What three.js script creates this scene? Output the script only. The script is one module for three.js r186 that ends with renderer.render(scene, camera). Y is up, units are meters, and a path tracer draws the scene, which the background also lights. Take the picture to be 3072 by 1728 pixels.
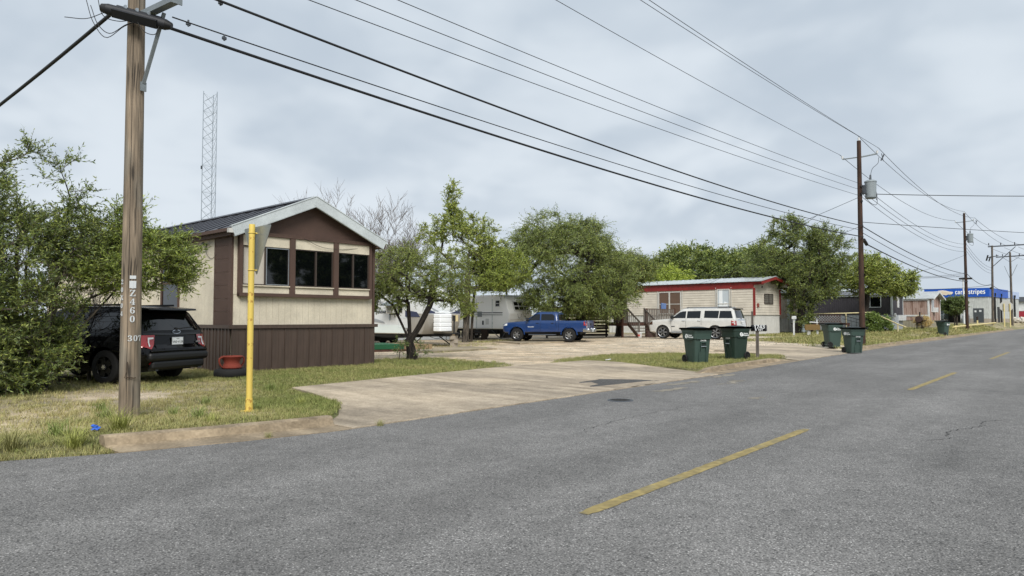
import * as THREE from 'three';
import { mergeGeometries, toCreasedNormals, mergeVertices } from 'three/addons/utils/BufferGeometryUtils.js';
import { RoundedBoxGeometry } from 'three/addons/geometries/RoundedBoxGeometry.js';
import { TextGeometry } from 'three/addons/geometries/TextGeometry.js';
import { FontLoader } from 'three/addons/loaders/FontLoader.js';
import { TessellateModifier } from 'three/addons/modifiers/TessellateModifier.js';
import { Brush, Evaluator, SUBTRACTION } from 'three-bvh-csg';

// ------------------------------------------------------------------ camera, sky, sun, exposure
// World: metres, x along the street (away to the right), z across it (houses at negative z), y up.
const scene = new THREE.Scene();
const camera = new THREE.PerspectiveCamera(44.73, 16 / 9, 0.1, 3000);
const YAW = 39.893 * Math.PI / 180, PITCH = 2.4875 * Math.PI / 180;
camera.position.set(0, 1.55, 0);
camera.lookAt(Math.cos(YAW) * 10, 1.55 + Math.tan(PITCH) * 10, -Math.sin(YAW) * 10);
const EXPOSURE = 2.55;

function mulberry(a) { return () => { a = (a + 0x6d2b79f5) | 0; let t = Math.imul(a ^ (a >>> 15), 1 | a); t = (t + Math.imul(t ^ (t >>> 7), 61 | t)) ^ t; return ((t ^ (t >>> 14)) >>> 0) / 4294967296; }; }
const lerp = (a, b, t) => a + (b - a) * t, clamp = (x, a = 0, b = 1) => Math.min(b, Math.max(a, x));
const ss = (a, b, x) => { const t = clamp((x - a) / (b - a)); return t * t * (3 - 2 * t); };
function hash2(x, y, s) { let h = Math.imul(x | 0, 374761393) ^ Math.imul(y | 0, 668265263) ^ Math.imul(s | 0, 2147483647 - 59); h = Math.imul(h ^ (h >>> 13), 1274126177); return ((h ^ (h >>> 16)) >>> 0) / 4294967296; }
function vnoise(x, y, s = 0, per = 0, pery = per) {
  let x0 = Math.floor(x), y0 = Math.floor(y); const fx = x - x0, fy = y - y0, u = fx * fx * (3 - 2 * fx), v = fy * fy * (3 - 2 * fy);
  let x1 = x0 + 1, y1 = y0 + 1; if (per) { x0 = ((x0 % per) + per) % per; x1 = ((x1 % per) + per) % per; y0 = ((y0 % pery) + pery) % pery; y1 = ((y1 % pery) + pery) % pery; }
  return lerp(lerp(hash2(x0, y0, s), hash2(x1, y0, s), u), lerp(hash2(x0, y1, s), hash2(x1, y1, s), u), v);
}
function fbm(x, y, s = 0, oct = 4, per = 0, pery = per) { let a = 0, w = 0.5, t = 0; for (let i = 0; i < oct; i++) { a += w * vnoise(x, y, s + i * 17, per, pery); t += w; w *= 0.5; x *= 2; y *= 2; per *= 2; pery *= 2; } return a / t; }

{ // overcast sky: blue-grey stratus sheet with soft paler billows
  const W = 1536, Hh = 768, d = new Float32Array(W * Hh * 4);
  for (let j = 0; j < Hh; j++) for (let i = 0; i < W; i++) {
    const lat = ((j + 0.5) / Hh - 0.5) * Math.PI, lon = ((i + 0.5) / W - 0.5) * 2 * Math.PI;
    const cl = Math.cos(lat), dy = Math.sin(lat), dx = Math.cos(lon) * cl, dz = Math.sin(lon) * cl;
    const k = 1 / (Math.max(dy, 0) + 0.22), px = dx * k, pz = dz * k;
    const w1 = fbm(px * 1.1 + 7, pz * 1.1 + 3, 5, 3), w2 = fbm(px * 1.1 + 31, pz * 1.1 + 9, 9, 3);
    const n = fbm(px * 1.5 + w1 * 2.2 + 4, pz * 1.5 + w2 * 2.2 + 2, 1, 5), n2 = fbm(px * 5 + w2 * 3, pz * 5 + w1 * 3, 21, 6);
    const t = ss(0.36, 0.68, n * 0.68 + n2 * 0.32);
    const hzn = ss(0.3, 0.0, dy) * 0.35;
    const m = clamp(t * 0.9 + hzn);
    const o = (j * W + i) * 4, g = 1 / EXPOSURE;
    let r = lerp(0.535, 0.735, m), gg = lerp(0.615, 0.805, m), b = lerp(0.705, 0.875, m);
    d[o] = r * g; d[o + 1] = gg * g; d[o + 2] = b * g; d[o + 3] = 1;
  }
  const tex = new THREE.DataTexture(d, W, Hh, THREE.RGBAFormat, THREE.FloatType);
  tex.mapping = THREE.EquirectangularReflectionMapping; tex.magFilter = tex.minFilter = THREE.LinearFilter; tex.wrapS = THREE.RepeatWrapping; tex.needsUpdate = true;
  scene.background = tex; scene.environment = tex;
}
const sun = new THREE.DirectionalLight(new THREE.Color(1, 0.965, 0.91), 1.5);
sun.position.set(-26, 62, 30); sun.target.position.set(20, 0, -18);
sun.castShadow = true; sun.shadow.radius = 55; sun.shadow.mapSize.set(4096, 4096);
Object.assign(sun.shadow.camera, { left: -90, right: 90, top: 70, bottom: -70, near: 1, far: 260 });
scene.add(sun, sun.target);
const renderer = new THREE.WebGLRenderer({ antialias: true });
renderer.toneMapping = THREE.LinearToneMapping; renderer.toneMappingExposure = EXPOSURE;
renderer.shadowMap.enabled = true; renderer.shadowMap.type = THREE.PCFSoftShadowMap;

// ------------------------------------------------------------------ textures and materials
function tex(w, h, fn, { srgb = true, rep = 1, repY } = {}) {
  const d = new Uint8Array(w * h * 4), c = [0, 0, 0];
  for (let y = 0; y < h; y++) for (let x = 0; x < w; x++) { fn(x / w, y / h, c, x, y); const o = (y * w + x) * 4; d[o] = clamp(c[0]) * 255; d[o + 1] = clamp(c[1]) * 255; d[o + 2] = clamp(c[2]) * 255; d[o + 3] = 255; }
  const t = new THREE.DataTexture(d, w, h, THREE.RGBAFormat); t.wrapS = t.wrapT = THREE.RepeatWrapping; t.magFilter = THREE.LinearFilter; t.minFilter = THREE.LinearMipmapLinearFilter; t.generateMipmaps = true;
  if (srgb) t.colorSpace = THREE.SRGBColorSpace; t.repeat.set(1 / rep, 1 / (repY || rep)); t.needsUpdate = true; return t;
}
const grey = (c, v) => { c[0] = c[1] = c[2] = v; };
// stones scattered on a periodic raster: returns the nearest cell's (distance, id)
function cells(x, y, n, s) { const X = x * n, Y = y * n, i0 = Math.floor(X), j0 = Math.floor(Y); let b = 9, id = 0; for (let j = -1; j <= 1; j++) for (let i = -1; i <= 1; i++) { const ii = ((i0 + i) % n + n) % n, jj = ((j0 + j) % n + n) % n; const cx = i0 + i + hash2(ii, jj, s), cy = j0 + j + hash2(ii, jj, s + 1), dd = (cx - X) ** 2 + (cy - Y) ** 2; if (dd < b) { b = dd; id = hash2(ii, jj, s + 2); } } return [Math.sqrt(b), id]; }
const T = {};
T.asphalt = tex(2048, 2048, (u, v, c) => { // 9 m of worn chip seal, 4 mm a texel
  const [dd, id] = cells(u, v, 760, 3), stone = ss(0.62, 0.3, dd);
  const big = fbm(u * 6, v * 6, 40, 4, 6), mid = fbm(u * 60, v * 60, 44, 3, 60), pit = ss(0.56, 0.74, fbm(u * 800, v * 800, 48, 2, 800));
  let g = lerp(0.365, 0.405 + id * 0.13, stone) * (0.98 + 0.18 * (big - 0.5) + 0.16 * (mid - 0.5)) * (1 - 0.36 * pit);
  g *= 1.04 + (id > 0.94 ? 0.3 * stone : 0); c[0] = g * 1.035; c[1] = g * 1.022; c[2] = g * 1.005;
}, { rep: 9 });
T.asphaltBump = tex(1024, 1024, (u, v, c) => { const [dd] = cells(u, v, 310, 3); grey(c, ss(0.75, 0.15, dd) * (0.55 + 0.45 * fbm(u * 120, v * 120, 7, 2, 120))); }, { srgb: false, rep: 4.5 });
T.concrete = tex(1024, 1024, (u, v, c) => {
  const a = fbm(u * 5, v * 5, 2, 5, 5), b = fbm(u * 40, v * 40, 12, 3, 40), f = fbm(u * 300, v * 300, 22, 2, 300), st = fbm(u * 24, v * 4, 33, 4, 24, 4);
  const g = 0.635 + 0.24 * (a - 0.5) + 0.10 * (b - 0.5) + 0.16 * (f - 0.5) + 0.26 * (st - 0.5); const warm = 0.03 + 0.03 * a;
  c[0] = g + warm * 0.5; c[1] = g; c[2] = g - warm * 0.9;
}, { rep: 7 });
T.ground = tex(1024, 1024, (u, v, c) => { // neutral soil and chippings, tinted by what grows or lies there
  const [dd, id] = cells(u, v, 150, 60), s = ss(0.55, 0.25, dd) * (id > 0.62 ? 1 : 0.25), a = fbm(u * 8, v * 8, 61, 5, 8), f = fbm(u * 260, v * 260, 66, 2, 260);
  grey(c, 0.66 + 0.3 * (a - 0.5) + 0.34 * (f - 0.5) + s * 0.2);
}, { rep: 4 });
T.groundBump = tex(1024, 1024, (u, v, c) => { const [dd, id] = cells(u, v, 150, 60); grey(c, ss(0.6, 0.2, dd) * (id > 0.5 ? 0.9 : 0.35) * 0.7 + 0.3 * fbm(u * 120, v * 120, 67, 3, 120)); }, { srgb: false, rep: 4 });
T.grunge = tex(512, 512, (u, v, c) => grey(c, 0.90 + 0.16 * (fbm(u * 5, v * 5, 80, 5, 5) - 0.5) + 0.09 * (fbm(u * 90, v * 90, 84, 2, 90) - 0.5)), { rep: 2 });
T.streak = tex(512, 512, (u, v, c) => grey(c, 0.88 + 0.18 * (fbm(u * 36, v * 4, 91, 4, 36, 4) - 0.5) + 0.12 * (fbm(u * 6, v * 6, 94, 3, 6) - 0.5)), { rep: 2 });
T.pole = tex(512, 1024, (u, v, c) => {
  const w = fbm(u * 4, v * 6, 100, 3, 4, 6) * 0.35, g = fbm((u + w * 0.12) * 40, v * 8, 101, 4, 40, 8), ck = ss(0.66, 0.76, fbm((u + w * 0.2) * 26, v * 4, 105, 3, 26, 4)), st = fbm(u * 5, v * 5, 109, 4, 5);
  const b = (0.54 + 0.30 * (g - 0.5) + 0.24 * (st - 0.5)) * (1 - 0.42 * ck); const gy = ss(0.4, 0.62, fbm(u * 3, v * 3, 111, 3, 3)); c[0] = b * lerp(1.045, 1.0, gy); c[1] = b * 0.985; c[2] = b * lerp(0.915, 0.955, gy);
}, { rep: 1, repY: 3 });
T.bark = tex(256, 512, (u, v, c) => { const g = fbm(u * 14, v * 6, 120, 4, 14, 6), k = ss(0.5, 0.62, fbm(u * 18, v * 5, 125, 3, 18, 5)); const b = 0.62 + 0.5 * (g - 0.5) - 0.3 * k; grey(c, b); }, { rep: 0.5, repY: 1 });
T.wood = tex(256, 512, (u, v, c) => { const g = fbm(u * 30, v * 3, 130, 4, 30, 3), b = 0.78 + 0.5 * (g - 0.5) + 0.18 * (fbm(u * 3, v * 3, 134, 3, 3) - 0.5); grey(c, b); }, { rep: 0.4, repY: 1.6 });
T.rust = tex(512, 512, (u, v, c) => { const s = ss(0.68, 0.74, fbm(u * 30, v * 30, 140, 4, 30)), k = s * 0.5 + 0.1 * fbm(u * 4, v * 4, 146, 3, 4); c[0] = lerp(0.97, 0.62, k); c[1] = lerp(0.97, 0.46, k); c[2] = lerp(0.97, 0.38, k); }, { rep: 1.7 });

const col = (c) => (Array.isArray(c) ? new THREE.Color().setRGB(...c) : new THREE.Color(c));
function M(c, roughness = 0.8, o = {}) { const { physical, ...rest } = o; const P = { color: col(c), roughness, side: THREE.DoubleSide, ...rest }; return physical ? new THREE.MeshPhysicalMaterial(P) : new THREE.MeshStandardMaterial(P); }
const paint = (c, o = {}) => M(c, 0.32, { physical: true, clearcoat: 1, clearcoatRoughness: 0.04, map: T.grunge, ...o });
const X = {
  cream: M('#e2d8c2', 0.75, { map: T.grunge }), brown: M('#59443a', 0.7, { map: T.grunge }), skirt: M('#56473e', 0.55, { map: T.streak }), whiteTrim: M('#d2dadc', 0.5, { map: T.grunge }),
  roofDark: M('#43434a', 0.4, { metalness: 0.5, map: T.grunge }), glass: M('#06080a', 0.03, { physical: true, ior: 1.6 }), frame: M('#6d6862', 0.4, { metalness: 0.6 }), blind: M('#b9b2a6', 0.8), bronze: M('#3c332d', 0.5),
  wood: M('#5a4638', 0.85, { map: T.wood }), greyWood: M('#7d756d', 0.9, { map: T.wood }), paleWood: M('#a58e6c', 0.85, { map: T.wood }), redWood: M('#5c3a2c', 0.85, { map: T.wood }), darkWood: M('#3c2f28', 0.9, { map: T.wood }),
  pole: M('#d8cdbd', 0.9, { map: T.pole, bumpMap: T.pole, bumpScale: 0.006 }), poleDark: M('#6a5043', 0.9, { map: T.pole, bumpMap: T.pole, bumpScale: 0.006 }), polePale: M('#9c9690', 0.9, { map: T.pole }),
  bark: M('#6d6053', 0.95, { map: T.bark, bumpMap: T.bark, bumpScale: 0.012 }), barkPale: M('#94897b', 0.95, { map: T.bark, bumpMap: T.bark, bumpScale: 0.01 }), barkDark: M('#4c4239', 0.95, { map: T.bark, bumpMap: T.bark, bumpScale: 0.012 }), twigGrey: M('#5d544d', 0.95),
  white: M('#e4e6e6', 0.45, { map: T.grunge }), offwhite: M('#d9d8d2', 0.6, { map: T.streak }), galv: M('#b4bcc2', 0.38, { metalness: 0.65, map: T.grunge }), galvDull: M('#8d9598', 0.55, { metalness: 0.5, map: T.grunge }), steel: M('#5b6066', 0.5, { metalness: 0.6, map: T.grunge }), black: M('#111214', 0.55), blackGloss: M('#0b0c0e', 0.25), rubber: M('#191919', 0.85, { map: T.grunge }), chrome: M('#c9ccd0', 0.14, { metalness: 1 }), alloy: M('#aeb1b5', 0.3, { metalness: 0.9 }),
  wire: M('#17181a', 0.7), yellow: M('#dcc25f', 0.6, { map: T.rust }), concrete: M('#f4e8d8', 0.92, { map: T.concrete, bumpMap: T.concrete, bumpScale: 0.004 }), block: M('#aaa092', 0.95, { map: T.grunge }),
  bin: M('#394d46', 0.52, { map: T.grunge }), binDark: M('#22362d', 0.52, { map: T.grunge }), binLid: M('#2d3635', 0.6, { map: T.grunge }), redTrim: M('#8e2a26', 0.6, { map: T.streak }), siding: M('#dcd4c5', 0.6, { map: T.grunge }),
};

// ------------------------------------------------------------------ modelling helpers
const font = await new FontLoader().loadAsync('fonts/droid/droid_sans_bold.typeface.json');
const fontSerif = await new FontLoader().loadAsync('fonts/droid/droid_serif_bold.typeface.json');
const taken = new Map();
const numbered = (n) => { const k = taken.get(n) || 0; taken.set(n, k + 1); return k ? `${n}_${String(k).padStart(3, '0')}` : n; };
function tri(g, s = 1) { // uv in metres by the way each face points
  if (g.index) g = g.toNonIndexed(); const p = g.attributes.position, uv = new Float32Array(p.count * 2), a = new THREE.Vector3(), b = new THREE.Vector3(), c = new THREE.Vector3();
  for (let i = 0; i < p.count; i += 3) {
    a.fromBufferAttribute(p, i); b.fromBufferAttribute(p, i + 1).sub(a); c.fromBufferAttribute(p, i + 2).sub(a); b.cross(c); const ax = Math.abs(b.x), ay = Math.abs(b.y), az = Math.abs(b.z);
    for (let k = 0; k < 3; k++) { const x = p.getX(i + k), y = p.getY(i + k), z = p.getZ(i + k); let u, v; if (ax >= ay && ax >= az) { u = z; v = y; } else if (az >= ay) { u = x; v = y; } else { u = x; v = z; } uv[(i + k) * 2] = u * s; uv[(i + k) * 2 + 1] = v * s; }
  }
  g.setAttribute('uv', new THREE.BufferAttribute(uv, 2)); return g;
}
function clean(g) { if (g.index) g = g.toNonIndexed(); for (const k of Object.keys(g.attributes)) if (!['position', 'normal', 'uv', 'color'].includes(k)) g.deleteAttribute(k); if (!g.attributes.normal) g.computeVertexNormals(); g.clearGroups(); return g; }
function join(list) { list = list.map(clean); const withUV = list.every((g) => g.attributes.uv); if (!withUV) list.forEach((g) => g.deleteAttribute('uv')); return list.length > 1 ? mergeGeometries(list) : list[0]; }
function mesh(name, geos, mat, parent, keepUV = false) {
  let g = join(Array.isArray(geos) ? geos : [geos]); if (!keepUV && (mat.map || mat.bumpMap)) g = tri(g); else if (!g.attributes.uv) g = tri(g);
  const m = new THREE.Mesh(g, mat); m.name = name; m.castShadow = m.receiveShadow = true; if (parent) parent.add(m); return m;
}
function thing(name, label, category, [x, y, z] = [0, 0, 0], turn = 0, group) { const o = new THREE.Group(); o.name = numbered(name); o.position.set(x, y, z); o.rotation.y = turn; o.userData = { label, category }; if (group) o.userData.group = group; scene.add(o); return o; }
function solo(name, geos, mat, label, category, group, keepUV) { const m = mesh(numbered(name), geos, mat, scene, keepUV); m.userData = { label, category }; if (group) m.userData.group = group; return m; }
function struct(name, geos, mat, keepUV) { const m = mesh(numbered(name), geos, mat, scene, keepUV); m.userData = { kind: 'structure' }; return m; }
function copy(o, label, pos, turn, group) { const r = o.clone(); r.name = numbered(o.name.replace(/_\d{3}$/, '')); r.userData = { ...o.userData }; if (label) r.userData.label = label; if (group) r.userData.group = group; if (pos) r.position.set(...pos); if (turn !== undefined) r.rotation.y = turn; scene.add(r); return r; }
const sub = (name, parent) => { const g = new THREE.Group(); g.name = name; parent.add(g); return g; };
const box = (w, h, d, x = 0, y = 0, z = 0, rx = 0, ry = 0, rz = 0) => { const g = new THREE.BoxGeometry(w, h, d); if (rx) g.rotateX(rx); if (rz) g.rotateZ(rz); if (ry) g.rotateY(ry); return g.translate(x, y, z); };
const rbox = (w, h, d, x = 0, y = 0, z = 0, r = 0.02, seg = 2) => new RoundedBoxGeometry(w, h, d, seg, Math.min(r, w / 2.01, h / 2.01, d / 2.01)).translate(x, y, z);
const cyl = (r0, r1, h, x = 0, y = 0, z = 0, n = 12, rx = 0, rz = 0) => { const g = new THREE.CylinderGeometry(r1, r0, h, n); if (rx) g.rotateX(rx); if (rz) g.rotateZ(rz); return g.translate(x, y, z); };
const V = (x, y, z) => new THREE.Vector3(x, y, z);
function bar(a, b, w, h = w) { const A = V(...a), B = V(...b), d = B.clone().sub(A), L = d.length(), g = new THREE.BoxGeometry(w, L, h); g.applyQuaternion(new THREE.Quaternion().setFromUnitVectors(V(0, 1, 0), d.normalize())); const m = A.add(B).multiplyScalar(0.5); return g.translate(m.x, m.y, m.z); }
function rod(a, b, r, n = 8, r1 = r) { const A = V(...a), B = V(...b), d = B.clone().sub(A), L = d.length(), g = new THREE.CylinderGeometry(r1, r, L, n); g.applyQuaternion(new THREE.Quaternion().setFromUnitVectors(V(0, 1, 0), d.normalize())); const m = A.add(B).multiplyScalar(0.5); return g.translate(m.x, m.y, m.z); }
const tube = (pts, r, seg = 24, n = 6) => new THREE.TubeGeometry(new THREE.CatmullRomCurve3(pts.map((p) => V(...p))), seg, r, n, false);
const lathe = (pts, n = 24) => new THREE.LatheGeometry(pts.map((p) => new THREE.Vector2(...p)), n);
function shape(pts) { const s = new THREE.Shape(); pts.forEach(([x, y], i) => (i ? s.lineTo(x, y) : s.moveTo(x, y))); s.closePath(); return s; }
const extrude = (s, depth, bevel = 0, o = {}) => new THREE.ExtrudeGeometry(s, { depth, bevelEnabled: bevel > 0, bevelThickness: bevel, bevelSize: bevel, bevelOffset: -bevel, bevelSegments: 2, curveSegments: 10, ...o });
const text = (s, size, depth, f = font) => { const g = new TextGeometry(s, { font: f, size, depth, curveSegments: 3, bevelEnabled: false }); g.computeBoundingBox(); const b = g.boundingBox; return g.translate(-(b.min.x + b.max.x) / 2, -(b.min.y + b.max.y) / 2, 0); };
function canvasTex(w, h, draw) { const c = document.createElement('canvas'); c.width = w; c.height = h; const x = c.getContext('2d'); draw(x, w, h); const t = new THREE.CanvasTexture(c); t.colorSpace = THREE.SRGBColorSpace; t.anisotropy = 8; return t; }

// ------------------------------------------------------------------ lie of the land
const rise = (x) => (x > 22 ? 0.0075 * (x - 22) * (x - 22) / (x - 16) : 0);
const edgeZ = (x) => { // edge of the asphalt towards the houses
  const P = [[-40, -30], [-8, -16], [0, -10.4], [2.33, -9.21], [3.34, -8.7], [4.6, -8.33], [5.9, -8.05], [8, -8.05], [18.5, -8.05], [21.9, -8.25], [26.3, -8.4], [33.8, -8.55], [45, -8.8], [66, -8.8], [125, -8.6], [400, -8.6]];
  for (let i = 1; i < P.length; i++) if (x <= P[i][0]) return lerp(P[i - 1][1], P[i][1], clamp((x - P[i - 1][0]) / (P[i][0] - P[i - 1][0]))); return -8.6;
};
const H = (x, z) => { // height of the yards
  const e = edgeZ(x), t = e - z; if (t < 0) return z > 3.2 ? 0.05 : -0.03;
  return -0.02 * ss(0.7, 0.3, t) * (x > 3.3 ? 1.5 : 0.4) + 0.05 * ss(0.35, 0.75, t) + 0.06 * ss(0.5, 0.8, t) * ss(3.2, 0.9, t) * ss(3.2, 3.9, x) + rise(x) * ss(0.6, 3.6, t) + 0.15 * Math.exp(-(((x - 39) ** 2) + (z + 19) ** 2) / 40)
    + 0.02 * (fbm(x * 0.5, z * 0.5, 300, 3) - 0.5) * ss(0.8, 2, t);
};

// ------------------------------------------------------------------ ground
const DRIVE = [[6.165, -8.06], [6.165, -8.68], [6.75, -9.2], [7.5, -10.2], [8.05, -11.65], [8.42, -13.09], [11.46, -13.4], [15.7, -13.8], [20.4, -13.7], [20.37, -12.31], [19.75, -10.9], [19.2, -9.7], [18.75, -8.7], [18.5, -8.06]];
const DRIVE2 = [[26.4, -8.42], [26.9, -9.0], [28.4, -9.9], [29.2, -11.2], [29.9, -13.2], [37.6, -12.9], [37.0, -11.2], [36.2, -9.8], [34.6, -9.1], [34.2, -8.58]];
const inPoly = (P, x, z) => { let c = false; for (let i = 0, j = P.length - 1; i < P.length; j = i++) if ((P[i][1] > z) !== (P[j][1] > z) && x < (P[j][0] - P[i][0]) * (z - P[i][1]) / (P[j][1] - P[i][1]) + P[i][0]) c = !c; return c; };
const edgeDist = (P, x, z) => { let b = 1e9; for (let i = 0, j = P.length - 1; i < P.length; j = i++) { const [ax, az] = P[j], [bx, bz] = P[i], t = clamp(((x - ax) * (bx - ax) + (z - az) * (bz - az)) / ((bx - ax) ** 2 + (bz - az) ** 2)); b = Math.min(b, Math.hypot(x - ax - t * (bx - ax), z - az - t * (bz - az))); } return b; };
const LAWN_B = [[8.2, -13], [8.42, -13.09], [16.1, -13.8], [17.6, -15.4], [18.1, -17], [18.7, -19.2], [17, -20.3], [15, -20], [14.8, -18.4], [9.9, -18.4]];
const ISLAND = [[18.4, -8.5], [19.6, -10.9], [20.4, -12.4], [20.4, -13.7], [18.8, -14.0], [21, -15.2], [24.5, -15.5], [27, -14.2], [28.2, -11.3], [28.3, -9.9], [26.4, -8.5]];
const ISLAND3 = [[34.4, -9.2], [36.4, -10.1], [37.4, -11.4], [31, -12.8], [30, -12.0], [36, -10.9]];
const sd = (P, x, z) => (inPoly(P, x, z) ? 1 : -1) * edgeDist(P, x, z);
function cover(x, z) { // [how much grass, how dry, how much pale chippings]
  const n = fbm(x * 0.7, z * 0.7, 310, 4) - 0.5, n2 = fbm(x * 2.3, z * 2.3, 320, 3) - 0.5, w = n * 1.6 + n2 * 0.7;
  let grass = 0, dry = 0.35, chips = 0;
  if (x < 9.9 && z > -40 || x < 8.4) { // lawn with the pole
    const bare = Math.exp(-(((x - 6.2) / 3.2) ** 2) - ((z + 14.2) / 1.7) ** 2) + 0.75 * Math.exp(-(((x - 3.2) / 2.2) ** 2) - ((z + 11.7) / 1.1) ** 2) + 0.5 * ss(-20, -24, z);
    grass = clamp(0.86 - bare * 0.62 + w * 0.8 + 0.35 * ss(5.6, 7, x) * ss(-13.4, -11, z)); dry = clamp(0.45 + bare * 0.5 - 0.7 * ss(5.6, 7, x) * ss(-13.4, -11, z) - n * 0.8); chips = clamp(bare * 0.5 + n2);
  }
  const b = sd(LAWN_B, x, z); if (b > -0.5) { grass = Math.max(grass, clamp(0.45 + b * 1.2 + w * 0.6)); dry = 0.25 - n * 0.8; if (z < -17.2 && x < 14.6) chips = 0.4 * clamp(n2 * 6); }
  if (x > 15 && grass < 0.3) {
    const i2 = sd(ISLAND, x, z), i3 = sd(ISLAND3, x, z);
    if (i2 > -0.6) { grass = clamp(0.5 + i2 * 1.3 + w); dry = 0.3; }
    if (i3 > -0.5) { grass = Math.max(grass, clamp(0.4 + i3 + w)); dry = 0.5; }
    const lot = ss(37.5, 41, x + n * 3) * ss(-17, -15, z + n * 3), far = ss(50, 54, x + n * 3);
    const g2 = Math.max(lot, far) * clamp(0.75 + w * 0.8); if (g2 > grass) { grass = g2; dry = 0.45 - n * 0.8; }
    const back = ss(-37, -41, z + n * 4) * 0.8; grass = Math.max(grass, back * clamp(0.7 + w));
    const strip = Math.exp(-(((z + 22.1 + 0.02 * x) / 0.35) ** 2)) * ss(20.5, 21.5, x) * ss(25.8, 24.5, x); grass = Math.max(grass, clamp(strip * 1.2 + n2)* ss(0.1, 0.5, strip));
    const pads = Math.max(Math.exp(-(((x - 27) / 3) ** 2) - ((z + 27.2) / 1.6) ** 2), Math.exp(-(((x - 33) / 3) ** 2) - ((z + 29) / 1.2) ** 2)) * 0.7; if (pads > grass) { grass = pads * clamp(0.6 + w); dry = 0.6; }
    chips = clamp((1 - grass) * (0.25 + 0.6 * ss(31, 36, x) * ss(-22, -18, z) + n));
  }
  return [grass, clamp(dry), chips];
}
const soil = [0.42, 0.33, 0.225], chipC = [0.52, 0.45, 0.35], greenC = [0.125, 0.13, 0.045], dryC = [0.24, 0.205, 0.11], K = 1 / 0.40;
function groundColor(x, z) {
  const [g, d, c] = cover(x, z), n = fbm(x * 1.1 + 50, z * 1.1, 330, 4) - 0.5, o = [0, 0, 0];
  for (let i = 0; i < 3; i++) { const s = lerp(soil[i], chipC[i], c) * (1 + n * 0.5), v = lerp(greenC[i], dryC[i], d) * (1 + n * 0.5); o[i] = lerp(s, v, Math.min(1, g * 1.15)) * K; }
  return o;
}
function sheet(xs, zs, yf, cf) {
  const nx = xs.length, nz = zs.length, p = new Float32Array(nx * nz * 3), c = cf && new Float32Array(nx * nz * 3), uv = new Float32Array(nx * nz * 2), idx = [];
  for (let j = 0; j < nz; j++) for (let i = 0; i < nx; i++) { const k = j * nx + i, x = xs[i], z = typeof zs[j] === 'function' ? zs[j](x) : zs[j]; p.set([x, yf(x, z), z], k * 3); uv.set([x, z], k * 2); if (c) c.set(cf(x, z), k * 3); if (i && j) { const a = k - nx - 1, b = k - nx, d = k - 1; idx.push(a, d, b, b, d, k); } }
  const g = new THREE.BufferGeometry(); g.setAttribute('position', new THREE.BufferAttribute(p, 3)); g.setAttribute('uv', new THREE.BufferAttribute(uv, 2)); if (c) g.setAttribute('color', new THREE.BufferAttribute(c, 3)); g.setIndex(idx); g.computeVertexNormals(); return g;
}
const range = (a, b, s) => { const o = []; for (let v = a; v < b - s * 0.01; v += s) o.push(v); o.push(b); return o; };
const axis = (...segs) => { const o = []; segs.forEach(([a, b, s], i) => { const r = range(a, b, s); if (i) r.shift(); o.push(...r); }); return o; };
const groundMat = M('#ffffff', 0.97, { map: T.ground, bumpMap: T.groundBump, bumpScale: 0.02, vertexColors: true });
{
  const xs = axis([-900, -100, 100], [-100, -20, 10], [-20, 0, 1], [0, 30, 0.22], [30, 62, 0.45], [62, 130, 1.5], [130, 300, 10], [300, 1500, 100]);
  const zs = axis([-1500, -200, 100], [-200, -60, 10], [-60, -30, 1], [-30, -20, 0.4], [-20, -7.8, 0.2], [-7.8, 4, 1.18], [4, 60, 8], [60, 700, 80]);
  struct('ground', sheet(xs, zs, (x, z) => { const cut = z > -14 && z < -7.9 ? Math.max(sd(DRIVE, x, z), sd(DRIVE2, x, z)) : -1; return cut > 0.12 ? -0.05 : cut > -0.25 ? Math.min(H(x, z), 0.02 + 0.05 * ss(0.5, 4, edgeZ(x) - z) + (inPoly(DRIVE2, x, z) || x > 24 ? rise(x) * 0.6 * ss(1, 4, edgeZ(x) - z) : 0)) - 0.01 : H(x, z); }, groundColor), groundMat, true);
}
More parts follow.
